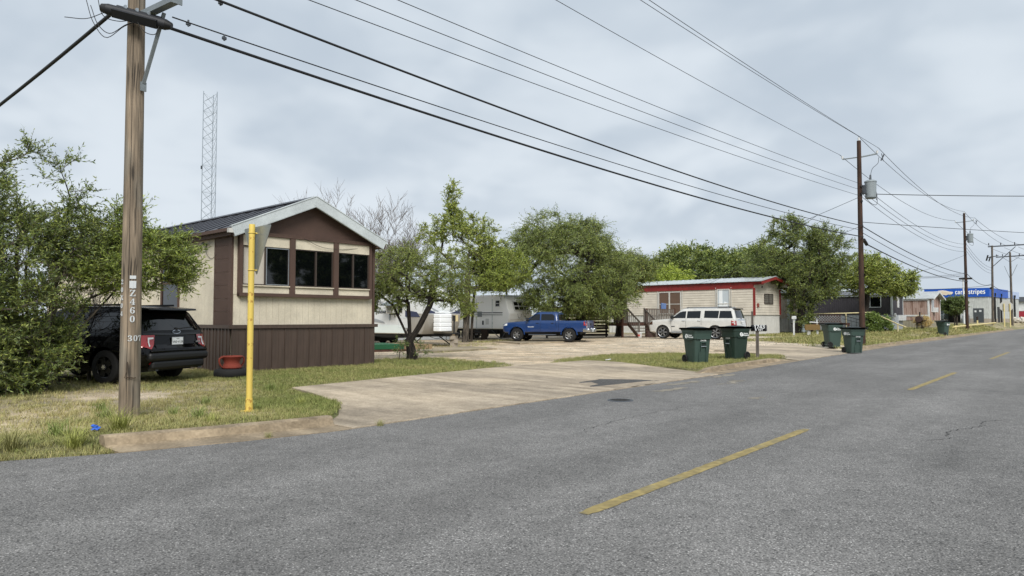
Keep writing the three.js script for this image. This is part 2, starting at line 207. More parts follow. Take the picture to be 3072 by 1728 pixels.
// ------------------------------------------------------------------ street
{
  const roadY = (x, z) => 0.012 * Math.cos((z + 3.15) * 0.32);
  const xs = axis([-40, -4, 2], [-4, 24, 0.25], [24, 60, 1], [60, 400, 10]);
  const rows = []; for (let i = 0; i <= 44; i++) { const t = i / 44; rows.push((x) => lerp(edgeZ(x) + 0.03 * (fbm(x * 3, 1, 400, 3) - 0.5), 3.4, t)); }
  const stain = (x, z) => {
    const a = fbm(x * 0.35, z * 0.9, 410, 4) - 0.5, b = fbm(x * 0.9 + 20, z * 2.4, 420, 4) - 0.5; const tr = fbm(x * 0.1 + 3, z * 1.7, 424, 4) - 0.5; let v = 1 + 0.26 * a + 0.2 * b + 0.5 * tr;
    const wet = Math.exp(-(((x - 13) / 3.6) ** 2) - ((z + 7.2) / 0.75) ** 2); v *= 1 - 0.12 * wet * clamp(0.6 + b * 2);
    return [v, v, v * 1.0];
  };
  struct('road', sheet(xs, rows, roadY, stain), M('#ffffff', 0.88, { map: T.asphalt, bumpMap: T.asphaltBump, bumpScale: 0.006, vertexColors: true }), true);
  // worn yellow centre dashes, ragged at the edges
  const yel = M('#a4935f', 0.85, { map: tex(256, 256, (u, v, c) => { const s = ss(0.52, 0.66, fbm(u * 10, v * 10, 430, 4, 10)), f = 0.86 + 0.3 * (fbm(u * 60, v * 60, 434, 2, 60) - 0.5); c[0] = f * lerp(1, 0.9, s); c[1] = f * lerp(1, 0.92, s); c[2] = f * lerp(1, 1.0, s); }, { rep: 2.7 }) });
  for (const [a, b] of [[-13, -7.6], [4.64, 10.14], [17.07, 23.4], [32, 39], [48, 54.5], [64, 70], [80, 86], [96, 102], [112, 118]]) {
    const n = Math.ceil((b - a) / 0.06), L = [], R = []; for (let i = 0; i <= n; i++) { const x = lerp(a, b, i / n), e = Math.min(i, n - i) < 2 ? 0.025 : 0; L.push([x, -3.21 - 0.0 + e + 0.018 * (fbm(x * 9, 0, 440, 3) - 0.5)]); R.push([x, -3.08 - e + 0.018 * (fbm(x * 9, 5, 441, 3) - 0.5)]); }
    const p = [], id = []; for (let i = 0; i <= n; i++) { for (const q of [L[i], R[i]]) p.push(q[0], roadY(q[0], q[1]) + 0.004, q[1]); if (i) { const k = i * 2; id.push(k - 2, k - 1, k, k - 1, k + 1, k); } }
    const g = new THREE.BufferGeometry(); g.setAttribute('position', new THREE.Float32BufferAttribute(p, 3)); g.setIndex(id); g.computeVertexNormals(); struct('road_marking', g, yel);
  }
  // the dark asphalt patch let into the driveway mouth, and the pale crazed patches beside it
  const blobShape = (P, r, s) => { const o = []; for (let i = 0; i < P.length; i++) { const a = P[i], b = P[(i + 1) % P.length]; for (let k = 0; k < 14; k++) { const t = k / 14, x = lerp(a[0], b[0], t), z = lerp(a[1], b[1], t); o.push([x + r * (fbm(x * 5, z * 5, s, 4) - 0.5) * 1.5, z + r * (fbm(x * 5 + 9, z * 5, s + 5, 4) - 0.5) * 1.5]); } } return o; };
  const flat = (P, y) => { const g = new THREE.ShapeGeometry(shape(P.map(([x, z]) => [x, -z]))); g.rotateX(-Math.PI / 2); const q = g.attributes.position; for (let i = 0; i < q.count; i++) q.setY(i, typeof y === 'function' ? y(q.getX(i), q.getZ(i)) : y); g.computeVertexNormals(); return g; };
  struct('asphalt_patch', flat(blobShape([[12.75, -8.07], [13.3, -8.9], [13.8, -9.5], [14.7, -9.7], [15.3, -9.2], [15.8, -8.07]], 0.12, 450).map(([x, z]) => [x, Math.min(z, -8.05)]), (x, z) => driveY(x, z) + 0.012), M('#b4b4b4', 0.95, { map: T.asphalt, bumpMap: T.asphaltBump, bumpScale: 0.01 }));
  const pale = M('#cbc8c1', 0.9, { map: T.concrete });
  for (const P of [[[14.6, -7.75], [16.2, -7.85], [16.4, -7.55], [15.0, -7.45]], [[13.3, -7.3], [14.6, -7.25], [14.4, -7.05], [13.4, -7.1]], [[15.6, -6.85], [17.0, -7.0], [17.2, -6.8], [16.0, -6.7]], [[17.2, -7.85], [18.9, -7.95], [18.8, -7.7], [17.5, -7.6]], [[13.2, -5.12], [13.8, -5.16], [13.75, -5.06], [13.3, -5.05]]]) struct('cement_stain', flat(blobShape(P, 0.34, 460), (x, z) => roadY(x, z) + 0.004), pale);
  const mh = thing('manhole_cover', 'dark round iron valve cover set in the asphalt at the driveway mouth', 'manhole cover', [11.5, roadY(0, -6.95), -6.95]);
  mesh('rim', lathe([[0.2, 0.0], [0.2, 0.012], [0.235, 0.012], [0.245, 0.0]], 28), X.steel, mh); mesh('lid', [cyl(0.195, 0.195, 0.012, 0, 0.004, 0, 28), ...[-2, -1, 0, 1, 2].map((i) => box(0.3 - Math.abs(i) * 0.05, 0.006, 0.02, 0, 0.013, i * 0.06))], M('#2b2a29', 0.8), mh);
  // cracks: open gaps filled with dark tar
  const tar = M('#1c1c1d', 0.9);
  for (const [P, w, s] of [[[[13.1, -1.1], [12.6, -1.35], [11.9, -1.35], [11.2, -1.6], [10.6, -1.55], [10.0, -1.75]], 0.016, 470], [[[15.9, -1.0], [18.5, -0.7], [21, -0.75]], 0.018, 471], [[[7.8, -5.4], [9.5, -5.65], [11.8, -5.5]], 0.011, 472]]) {
    const cv = new THREE.CatmullRomCurve3(P.map(([x, z]) => V(x, 0, z))), n = 90, p = [], id = [];
    for (let i = 0; i <= n; i++) { const q = cv.getPoint(i / n), t = cv.getTangent(i / n), j = 0.16 * (fbm(i * 0.35, 0, s, 3) - 0.5), ww = w * (0.25 + fbm(i * 0.4, 3, s, 2)) * Math.min(1, i / 6, (n - i) / 6) * 0.5; for (const e of [-1, 1]) { const x = q.x - t.z * (j + e * ww), z = q.z + t.x * (j + e * ww); p.push(x, roadY(x, z) + 0.003, z); } if (i) { const k = i * 2; id.push(k - 2, k - 1, k, k - 1, k + 1, k); } }
    const g = new THREE.BufferGeometry(); g.setAttribute('position', new THREE.Float32BufferAttribute(p, 3)); g.setIndex(id); g.computeVertexNormals(); struct('road_crack', g, tar);
  }
  // kerbs: gutter pan, face and top cast in lengths with open joints
  const prof = [[0.0, -0.02], [0.0, 0.006], [0.40, 0.012], [0.425, 0.03], [0.455, 0.125], [0.485, 0.145], [0.60, 0.145], [0.615, 0.12], [0.615, -0.05]];
  const kerbM = M('#d3c4ae', 0.92, { map: T.concrete, bumpMap: T.concrete, bumpScale: 0.004 });
  function kerb(x0, x1, drop0, drop1, step = 3) {
    const root = new THREE.Group(); root.name = numbered('kerb'); root.userData = { kind: 'structure' }; scene.add(root);
    for (let a = x0; a < x1 - 0.2; a += step) {
      const b = Math.min(x1, a + step) - 0.012, n = Math.max(2, Math.ceil((b - a) / 0.4)), p = [], id = [], m = prof.length;
      for (let i = 0; i <= n; i++) { const x = lerp(a, b, i / n), e = edgeZ(x), f = clamp(Math.min(drop0 ? (x - x0) / 0.9 : 1, drop1 ? (x1 - x) / 1.6 : 1)); for (let k = 0; k < m; k++) { const y = prof[k][1]; p.push(x, (y > 0.02 ? 0.02 + (y - 0.02) * f : y) + 0.004 * (fbm(x * 5, k, 480, 2) - 0.5), e - prof[k][0] + 0.012 * (fbm(x * 3, k * 2, 481, 2) - 0.5)); } if (i) for (let k = 1; k < m; k++) { const q = i * m + k; id.push(q - m - 1, q - m, q - 1, q - m, q, q - 1); } }
      const caps = THREE.ShapeUtils.triangulateShape(prof.map((q) => new THREE.Vector2(...q)), []); for (const i of [0, n]) for (const f of caps) i ? id.push(i * m + f[0], i * m + f[1], i * m + f[2]) : id.push(f[0], f[2], f[1]);
      const g = new THREE.BufferGeometry(); g.setAttribute('position', new THREE.Float32BufferAttribute(p, 3)); g.setIndex(id); mesh('kerb_segment', toCreasedNormals(g, 0.6), kerbM, root);
    }
  }
  kerb(3.35, 6.15, false, false, 4); kerb(18.2, 26.5, true, true, 3.1); kerb(34.4, 120, true, false, 6);
  // gutter pan where the kerb is dropped for the driveways
  // driveway slabs with tooled joints between them
}
function driveY(x, z) { const e = edgeZ(x); return 0.012 + 0.075 * ss(0, 5, e - z); }
{
  const top = (P, thick, yf) => { // a slab: its outline cut into a fine mesh so that it follows the fall
    let g = extrude(shape(P.map(([x, z]) => [x, -z])), thick, 0.012).toNonIndexed(); g = new TessellateModifier(0.9, 6).modify(g); g.rotateX(-Math.PI / 2); const q = g.attributes.position; for (let i = 0; i < q.count; i++) { const x = q.getX(i), z = q.getZ(i); q.setY(i, q.getY(i) - thick + yf(x, z)); } g.computeVertexNormals(); return g;
  };
  const clip = (P, x0, x1) => { const cut = (Q, f) => { const o = []; Q.forEach((a, i) => { const b = Q[(i + 1) % Q.length], fa = f(a), fb = f(b); if (fa >= 0) o.push(a); if ((fa >= 0) !== (fb >= 0)) { const t = fa / (fa - fb); o.push([lerp(a[0], b[0], t), lerp(a[1], b[1], t)]); } }); return o; }; return cut(cut(P, (p) => p[0] - x0 - (p[1] + 8) * -0.25), (p) => x1 + (p[1] + 8) * -0.25 - p[0]); };
  const slabs = (name, P, cuts, mat, yf) => { const root = new THREE.Group(); root.name = numbered(name); root.userData = { kind: 'structure' }; scene.add(root); for (let i = 1; i < cuts.length; i++) mesh('slab', top(clip(P, cuts[i - 1] + 0.009, cuts[i] - 0.009), 0.1, yf), mat, root); };
  slabs('driveway', DRIVE, [0, 10.9, 15.2, 30], X.concrete, driveY);
  slabs('driveway', DRIVE2, [20, 29.4, 33.2, 50], X.concrete, (x, z) => 0.012 + (0.085 + rise(x)) * ss(0, 4.2, edgeZ(x) - z));
  const pale = M('#d8cdb8', 0.92, { map: T.concrete, bumpMap: T.concrete, bumpScale: 0.004 });
  const pad = (P, label) => { const m = mesh(numbered('concrete_pad'), top(P, 0.1, (x, z) => H(x, z) + 0.06), pale, scene); m.userData = { kind: 'structure' }; };
  pad([[20.9, -22.6], [25.3, -22.05], [26.0, -24.6], [22.2, -25.2]]); pad([[30.6, -25.0], [34.9, -23.4], [36.2, -26.4], [32.0, -28.0]]);
}

// ------------------------------------------------------------------ buildings
// corrugated sheet: runs along x from 0 to w, height h, ribs every s; front towards +z
function ribbed(w, h, s, d, rib = 0.3) { const P = [[0, 0]]; for (let x = 0; x < w - 1e-4; x += s) { const e = Math.min(w, x + s); P.push([x + s * (1 - rib) * 0.5, 0], [x + s * (1 - rib) * 0.5 + s * 0.08, d], [x + s * (1 + rib) * 0.5 - s * 0.08, d], [x + s * (1 + rib) * 0.5, 0], [e, 0]); } const Q = P.filter((p) => p[0] <= w + 1e-6); const s2 = shape([...Q, [w, -0.01], [0, -0.01]]); return extrude(s2, h).rotateX(-Math.PI / 2).scale(1, 1, -1).translate(0, 0, 0); }
function fixFlip(g) { g = clean(g); const p = g.attributes.position, n = g.attributes.normal; for (let i = 0; i < p.count; i += 3) for (const a of [p, n]) { const t = [a.getX(i + 1), a.getY(i + 1), a.getZ(i + 1)]; a.setXYZ(i + 1, a.getX(i + 2), a.getY(i + 2), a.getZ(i + 2)); a.setXYZ(i + 2, ...t); } g.computeVertexNormals(); return g; }
const sheetMetal = (w, h, s, d, rib) => fixFlip(ribbed(w, h, s, d, rib));
function lap(w, h, c, d = 0.018) { // built directly: quads, front +z, x from 0 to w
  const p = [], id = []; const quad = (y0, z0, y1, z1) => { const k = p.length / 3; p.push(0, y0, z0, w, y0, z0, w, y1, z1, 0, y1, z1); id.push(k, k + 1, k + 2, k, k + 2, k + 3); };
  for (let y = 0; y < h - 1e-4; y += c) { const e = Math.min(h, y + c); quad(y, 0, y + 0.001, d); quad(y + 0.001, d, e, 0.002); }
  const g = new THREE.BufferGeometry(); g.setAttribute('position', new THREE.Float32BufferAttribute(p, 3)); g.setIndex(id); return clean(g);
}
const gable = (w, y0, y1, z0, z1) => extrude(shape([[0, y0], [w, y0], [w / 2, y1]]), Math.abs(z1 - z0)).translate(0, 0, Math.min(z0, z1));
const LEFT = Math.PI / 2; // turn for things that face -x: their +z becomes -x after rotateY(-PI/2)
const toSide = (g, z0 = 0) => g.rotateY(-Math.PI / 2).translate(0, 0, z0); // local x -> along +z, front +z -> -x ... x grows with z

{ // brown and cream mobile home
  const W = 4.83, L = 17, o = thing('mobile_home', 'brown and cream mobile home with low gable roof and brown metal skirting', 'mobile home', [9.87, 0.05, -18.35], -0.035);
  mesh('wall', [box(W - 0.06, 2.62, L, W / 2, 2.6, -L / 2 - 0.03), box(W - 0.1, 1.3, L - 0.1, W / 2, 0.62, -L / 2 - 0.06)], X.cream, o);
  for (let i = 0; i < 24; i++) { const x = 0.06 + i * 0.1963; mesh('siding_board', box(0.19, 0.86, 0.018, x + 0.095, 1.73, -0.021), X.cream, o); }
  mesh('siding_board', box(0.13, 1.7, 0.018, 0.11, 3.02, -0.021), X.cream, o); mesh('siding_board', box(0.13, 1.7, 0.018, 4.71, 3.02, -0.021), X.cream, o);
  for (let i = 0; i < 60; i++) { const z = -1.08 - i * 0.2; if (z < -13) break; if (z > -3.4 || z < -4.75) mesh('siding_board', box(0.02, 2.6, 0.193, 0.022, 2.6, z - 0.098), X.cream, o); else { mesh('siding_board', box(0.02, 0.36, 0.193, 0.022, 1.48, z - 0.098), X.cream, o); mesh('siding_board', box(0.02, 0.42, 0.193, 0.022, 3.69, z - 0.098), X.cream, o); } }
  // brown corner panel with lapped boards
  mesh('corner_board', [box(0.06, 2.62, 0.07, 0.012, 2.6, -0.045), box(0.06, 2.62, 0.1, 0.01, 2.6, -0.12)], X.brown, o); mesh('corner_board', box(0.08, 2.62, 0.05, W - 0.035, 2.6, 0), X.brown, o);
  for (let i = 0; i < 7; i++) mesh('lap_board', box(0.03, 0.362, 0.84, 0.012 - 0.004, 1.5 + i * 0.372, -0.6, 0, 0, 0.075), X.brown, o);
  mesh('corner_board', box(0.035, 2.62, 0.05, 0.008, 2.6, -1.05), X.brown, o);
  // skirting sheets and cap rail
  for (let i = 0; i < 12; i++) { const w = (W + 0.02) / 12, g = sub('skirting_panel', o); g.position.set(-0.01 + i * w, 0, 0.03); mesh('sheet', [box(w - 0.006, 1.27, 0.012, w / 2, 0.61, 0)], X.skirt, g); mesh('rib', [box(0.028, 1.27, 0.022, 0.016, 0.61, 0.012), box(0.012, 1.26, 0.008, w * 0.52, 0.61, 0.008)], X.skirt, g); }
  for (let i = 0; i < 26; i++) { const w = 0.4, g = sub('skirting_panel', o); g.position.set(-0.03, 0, -i * w); mesh('sheet', box(0.012, 1.26, w - 0.006, 0, 0.6, -w / 2), X.skirt, g); mesh('rib', [box(0.03, 1.26, 0.05, -0.012, 0.6, -0.03), box(0.03, 1.26, 0.04, -0.012, 0.6, -0.2)], X.skirt, g); }
  mesh('cap_rail', [box(W + 0.2, 0.1, 0.07, W / 2, 1.27, 0.05)], X.skirt, o); mesh('cap_rail', box(0.07, 0.1, 2.4, -0.05, 1.27, -1.2), X.skirt, o); mesh('cap_rail', box(0.07, 0.1, 8, -0.05, 1.262, -6.42), X.skirt, o);
  // window bay
  const bay = sub('window_bay', o);
  mesh('bay_frame', [box(0.1, 1.75, 0.14, 0.2, 3.0, 0.06), box(0.17, 1.75, 0.15, 1.78, 3.0, 0.065), box(0.17, 1.75, 0.15, 3.285, 3.0, 0.065), box(0.1, 1.75, 0.14, 4.6, 3.0, 0.06), box(4.5, 0.09, 0.155, 2.4, 2.17, 0.067), box(4.6, 0.1, 0.16, 2.4, 3.9, 0.07)], X.brown, bay);
  for (const [a, b] of [[0.25, 1.69], [1.87, 3.195], [3.375, 4.55]]) { mesh('cream_panel', box(b - a, 0.29, 0.06, (a + b) / 2, 3.7, 0.07), X.cream, bay); mesh('cream_panel', [box(b - a, 0.21, 0.07, (a + b) / 2, 2.325, 0.07), box(b - a + 0.004, 0.03, 0.11, (a + b) / 2, 2.425, 0.1)], X.cream, bay); }
  const win = (a, b, y0, y1, z, frameMat, split, blindHalf) => {
    const w = sub('window', o), f = 0.035; mesh('frame', [box(b - a, f, 0.07, (a + b) / 2, y1 - f / 2, z), box(b - a, f, 0.07, (a + b) / 2, y0 + f / 2, z), box(f, y1 - y0, 0.07, a + f / 2, (y0 + y1) / 2, z + 0.002), box(f, y1 - y0, 0.07, b - f / 2, (y0 + y1) / 2, z + 0.002), ...(split ? [box(0.05, y1 - y0, 0.075, split, (y0 + y1) / 2, z + 0.002)] : [])], frameMat, w);
    const panes = split ? [[a, split], [split, b]] : [[a, b]]; panes.forEach(([p, q], i) => mesh('pane', box(q - p - 0.05, y1 - y0 - 0.05, 0.008, (p + q) / 2, (y0 + y1) / 2, z - 0.012 + i * 0.02), blindHalf && !i ? X.blind : X.glass, w));
  };
  win(0.25, 1.69, 2.44, 3.56, 0.045, X.bronze, 0.95, true); win(1.87, 3.195, 2.44, 3.56, 0.045, X.bronze, 2.6, false); win(3.375, 4.55, 2.44, 3.56, 0.045, X.bronze, 3.95, false);
  mesh('screen_frame', [box(0.72, 0.02, 0.02, 1.32, 3.52, 0.09), box(0.72, 0.02, 0.02, 1.32, 2.47, 0.09), box(0.02, 1.05, 0.02, 0.97, 2.995, 0.09), box(0.02, 1.05, 0.02, 1.67, 2.995, 0.09)], X.galv, o);
  { const w = sub('window', o); mesh('frame', [box(0.06, 1.95, 0.08, 0, 2.57, -3.44), box(0.06, 1.95, 0.08, 0, 2.57, -4.72), box(0.06, 0.08, 1.36, 0, 3.5, -4.08), box(0.06, 0.08, 1.36, 0, 1.66, -4.08), box(0.05, 0.05, 1.3, 0, 2.6, -4.08)], X.brown, w); mesh('pane', box(0.02, 0.9, 1.2, 0.0, 3.05, -4.08), X.glass, w); mesh('pane', box(0.02, 0.9, 1.2, 0.012, 2.13, -4.08), X.glass, w); }
  // gable and roof
  const ye = 3.93, ya = 5.06, ov = 0.32;
  mesh('gable', [gable(W + 0.1, ye, ya - 0.03, 0.04, -L).translate(-0.05, 0, 0), box(W + 0.16, 0.05, 0.16, W / 2, ye - 0.02, 0.07)], X.brown, o);
  mesh('soffit_box', [box(0.34, 0.2, ov + 0.06, W + 0.03, ye - 0.04, ov / 2 - 0.02), box(0.2, 0.2, ov + 0.02, -0.03, ye - 0.05, ov / 2 - 0.02)], X.brown, o);
  const rl = Math.hypot(W / 2 + 0.18, ya - ye), an = Math.atan2(ya - ye, W / 2 + 0.18), roof = sub('roof', o);
  for (const s of [-1, 1]) {
    const n = 22; for (let i = 0; i < n; i++) { const w = (L + ov) / n, g = [box(rl, 0.02, w - 0.004, 0, 0, 0), box(rl, 0.03, 0.03, 0, 0.02, w / 2 - 0.02)]; const m = mesh('roof_sheet', g, X.roofDark, roof); m.rotation.z = s * -an; m.position.set(W / 2 + s * (W / 4 + 0.09), (ya + ye) / 2 + 0.06, ov - 0.02 - (i + 0.5) * w); }
    const f = mesh('fascia', [box(rl + 0.02, 0.27, 0.03, 0, -0.06, 0), box(rl + 0.02, 0.03, 0.08, 0, -0.2, -0.03), box(rl + 0.02, 0.025, 0.12, 0, 0.085, -0.03)], X.whiteTrim, o); f.rotation.z = s * -an; f.position.set(W / 2 + s * (W / 4 + 0.085), (ya + ye) / 2 + 0.02, ov + 0.015 + (s > 0 ? 0.004 : 0));
  }
  mesh('ridge_cap', [box(0.3, 0.02, L + ov, W / 2 - 0.13, ya + 0.05, -L / 2 + ov / 2, 0, 0, an), box(0.3, 0.02, L + ov, W / 2 + 0.13, ya + 0.052, -L / 2 + ov / 2, 0, 0, -an)], X.roofDark, o);
  mesh('eave_board', [box(0.03, 0.17, L + 0.2, -0.14, ye - 0.06, -L / 2 + 0.1), box(0.14, 0.02, L, -0.08, ye - 0.14, -L / 2)], X.brown, o); mesh('gutter', [box(0.11, 0.09, L + ov - 0.05, -0.215, ye - 0.0, -L / 2 + ov / 2 - 0.03)], X.brown, o); mesh('gutter_end', box(0.14, 0.12, 0.1, -0.215, ye - 0.03, ov - 0.02), X.offwhite, o);
  mesh('eave_board', box(0.03, 0.17, L + 0.2, W + 0.2, ye - 0.06, -L / 2 + 0.1), X.brown, o);
  const cam = thing('security_camera', 'small black security camera on the cream side wall', 'camera', [9.93, 3.7, -19.95]); mesh('mount', cyl(0.04, 0.04, 0.03, -0.005, 0, 0, 12, 0, Math.PI / 2), X.black, cam); mesh('arm', rod([0, 0, 0], [-0.12, 0.02, 0.02], 0.015), X.black, cam); mesh('body', [rod([-0.1, 0.03, -0.02], [-0.15, -0.02, 0.17], 0.045, 12)], X.black, cam); mesh('cable', tube([[0, 0, 0], [-0.03, -0.2, 0.02], [-0.02, -0.42, 0.3], [-0.03, -0.3, 0.75], [-0.02, -0.25, 1.3]], 0.006), X.wire, cam);
  solo('hanging_wire', tube([[12.0, 3.93, -18.12], [12.6, 3.72, -18.1], [13.3, 3.7, -18.1], [14.1, 3.78, -18.12], [14.6, 3.68, -18.2]], 0.006), X.wire, 'thin dark wire sagging across the cream panels above the bay window', 'wire');
}
{ // red trimmed home with pale lap siding
  const W = 4.6, L = 14, y0 = H(54, -20.5), o = thing('mobile_home', 'cream lap sided mobile home with red trim and shiny white metal roof', 'mobile home', [53.9, y0, -20.5], -5 * Math.PI / 180); const f = 1.83 - y0, t = 3.9 - y0, e = 4.4 - y0, a = 4.86 - y0;
  mesh('wall', [box(W - 0.06, e - f, L, W / 2, (e + f) / 2, -L / 2 - 0.03)], X.siding, o);
  mesh('lap_siding', [lap(W, t + 0.5 - f, 0.2, 0.026).translate(0, f, 0.005), toSide(lap(L, t - f, 0.2, 0.026), -L).translate(-0.005, f, 0)], X.siding, o);
  mesh('skirting', [sheetMetal(W, f, 0.16, 0.02).translate(0, 0, -0.05), toSide(sheetMetal(L, f, 0.16, 0.02), -L).translate(0.05, 0, 0)], X.offwhite, o);
  mesh('red_band', [box(0.05, e - t, L, -0.03, (e + t) / 2, -L / 2), box(0.06, 0.06, L, -0.05, t + 0.02, -L / 2)], X.redTrim, o);
  mesh('red_corner', box(0.14, t - f + 0.1, 0.14, 0.02, (t + f) / 2, 0.02), X.redTrim, o); mesh('red_corner', box(0.14, t - f, 0.14, W - 0.04, (t + f) / 2 + 0.02, 0.02), X.redTrim, o);
  mesh('gable', gable(W, e, a, 0.0, -L), X.siding, o);
  mesh('red_corner', box(0.3, 0.22, 0.7, 0.1, e - 0.12, 0.34), X.redTrim, o); mesh('soffit_box', box(0.22, 0.3, 0.66, W - 0.1, e - 0.16, 0.34), X.offwhite, o);
  const rl = Math.hypot(W / 2 + 0.25, a - e), an = Math.atan2(a - e, W / 2 + 0.25), roof = sub('roof', o), ov = 0.75;
  const roofM = M('#dfe6e9', 0.3, { metalness: 0.35, map: T.grunge });
  for (const s of [-1, 1]) { const n = 16; for (let i = 0; i < n; i++) { const w = (L + ov) / n, m = mesh('roof_sheet', [box(rl, 0.02, w - 0.006), box(rl, 0.05, 0.06, 0, 0.02, w / 2 - 0.04), box(rl, 0.03, 0.04, 0, 0.015, 0)], roofM, roof); m.rotation.z = s * -an; m.position.set(W / 2 + s * (W / 4 + 0.125), (a + e) / 2 + 0.03, ov - (i + 0.5) * w); }
    const fa = mesh('fascia', [box(rl, 0.2, 0.04, 0, -0.11, 0), box(rl, 0.02, ov, 0, -0.05, -ov / 2)], X.redTrim, o); fa.rotation.z = s * -an; fa.position.set(W / 2 + s * (W / 4 + 0.125), (a + e) / 2 + 0.0, ov + (s > 0 ? 0.003 : 0)); }
  const dirs = [[-8.6, -6.45, 1.95, 3.78, '#6b5546', 2], [-3.08, -2.02, 2.3, 3.88, '#9aa3ab', 1]];
  for (const [za, zb, ya, yb, c, n] of dirs) { const w = sub('window', o); w.position.x = -0.03; const yA = ya - y0, yB = yb - y0, m = n === 2 ? M(c, 0.6, { map: T.grunge }) : M(c, 0.25); mesh('frame', [box(0.07, 0.07, zb - za, -0.03, yA, (za + zb) / 2), box(0.07, 0.07, zb - za, -0.03, yB, (za + zb) / 2), box(0.075, yB - yA, 0.08, -0.03, (yA + yB) / 2, za), box(0.075, yB - yA, 0.08, -0.03, (yA + yB) / 2, zb), ...(n === 2 ? [box(0.078, yB - yA, 0.12, -0.03, (yA + yB) / 2, (za + zb) / 2 - 0.02)] : []), box(0.06, 0.05, zb - za, -0.032, (yA + yB) / 2 - (n === 2 ? 0.1 : 0.35), (za + zb) / 2)], X.offwhite, w);
    if (n === 2) { const mid = (za + zb) / 2; for (const [p, q] of [[za, mid], [mid, zb]]) mesh('board', box(0.03, yB - yA - 0.06, q - p - 0.1, -0.02, (yA + yB) / 2, (p + q) / 2), m, w); } else { mesh('pane', box(0.02, yB - yA - 0.06, zb - za - 0.06, -0.012, (yA + yB) / 2, (za + zb) / 2), M('#b9c2c8', 0.12), w); mesh('curtain', [box(0.01, yB - yA - 0.1, 0.3, -0.026, (yA + yB) / 2, za + 0.3), box(0.01, 0.5, 0.4, -0.026, yA + 0.3, zb - 0.35, 0.4)], M('#e2e6e8', 0.8), w); } for (const zt of [za - 0.14, zb + 0.14]) mesh('trim', box(0.04, yB - yA + 0.3, 0.05, -0.02, (yA + yB) / 2, zt), X.offwhite, w); }
  { const w = sub('window', o), a0 = 1.75, a1 = 3.25, b0 = 2.72 - y0, b1 = 3.5 - y0; mesh('frame', [box(a1 - a0, 0.05, 0.06, (a0 + a1) / 2, b0, 0.04), box(a1 - a0, 0.05, 0.06, (a0 + a1) / 2, b1, 0.04), ...[a0, (a0 + a1) / 2, a1].map((x) => box(0.05, b1 - b0, 0.06, x, (b0 + b1) / 2, 0.042))], X.darkWood, w); mesh('pane', box(a1 - a0, b1 - b0, 0.02, (a0 + a1) / 2, (b0 + b1) / 2, 0.03), M('#6f6a62', 0.15), w); mesh('burglar_bars', [1, 2, 3, 4].map((i) => box(a1 - a0, 0.015, 0.015, (a0 + a1) / 2, lerp(b0, b1, i / 5), 0.08)), X.galvDull, w); }
  mesh('porch_lamp', [cyl(0.06, 0.06, 0.08, 1.35, e - 0.35, 0.05, 10, Math.PI / 2)], X.black, o); mesh('meter_box', box(0.2, 0.3, 0.12, 0.55, f + 0.75, 0.06), M('#7a3a33', 0.6), o);
}
function simpleHome(o, W, L, f, e, a, wallM, trimM, skirtM, roofM, ov = 0.25) {
  mesh('wall', [box(W - 0.04, e - f, L, W / 2, (e + f) / 2, -L / 2 - 0.02)], wallM, o); mesh('siding', [sheetMetal(W, e - f, 0.2, 0.012).translate(0, f, 0), toSide(sheetMetal(L, e - f, 0.2, 0.012), -L).translate(0, f, 0)], wallM, o);
  mesh('skirting', [sheetMetal(W, f, 0.25, 0.02).translate(0, 0, -0.04), toSide(sheetMetal(L, f, 0.25, 0.02), -L).translate(0.04, 0, 0)], skirtM, o);
  mesh('corner_trim', box(0.16, e - f, 0.16, 0.03, (e + f) / 2, -0.03), trimM, o); mesh('corner_trim', box(0.1, e - f, 0.1, W - 0.03, (e + f) / 2, -0.02), trimM, o); mesh('gable', gable(W, e, a, 0, -L), wallM, o);
  const rl = Math.hypot(W / 2 + 0.2, a - e), an = Math.atan2(a - e, W / 2 + 0.2); for (const s of [-1, 1]) { const m = mesh('roof', [box(rl, 0.04, L + ov, 0, 0, -L / 2 + ov / 2), ...Array.from({ length: 12 }, (_, i) => box(rl, 0.03, 0.05, 0, 0.03, -i * L / 12))], roofM, o); m.rotation.z = s * -an; m.position.set(W / 2 + s * (W / 4 + 0.1), (a + e) / 2 + 0.03, 0); const fa = mesh('fascia', box(rl, 0.16, 0.03, 0, -0.07, ov + 0.02 + (s > 0 ? 0.003 : 0)), trimM, o); fa.rotation.z = s * -an; fa.position.copy(m.position); }
  mesh('eave_trim', box(0.05, 0.14, L, -0.1, e - 0.04, -L / 2), trimM, o);
}
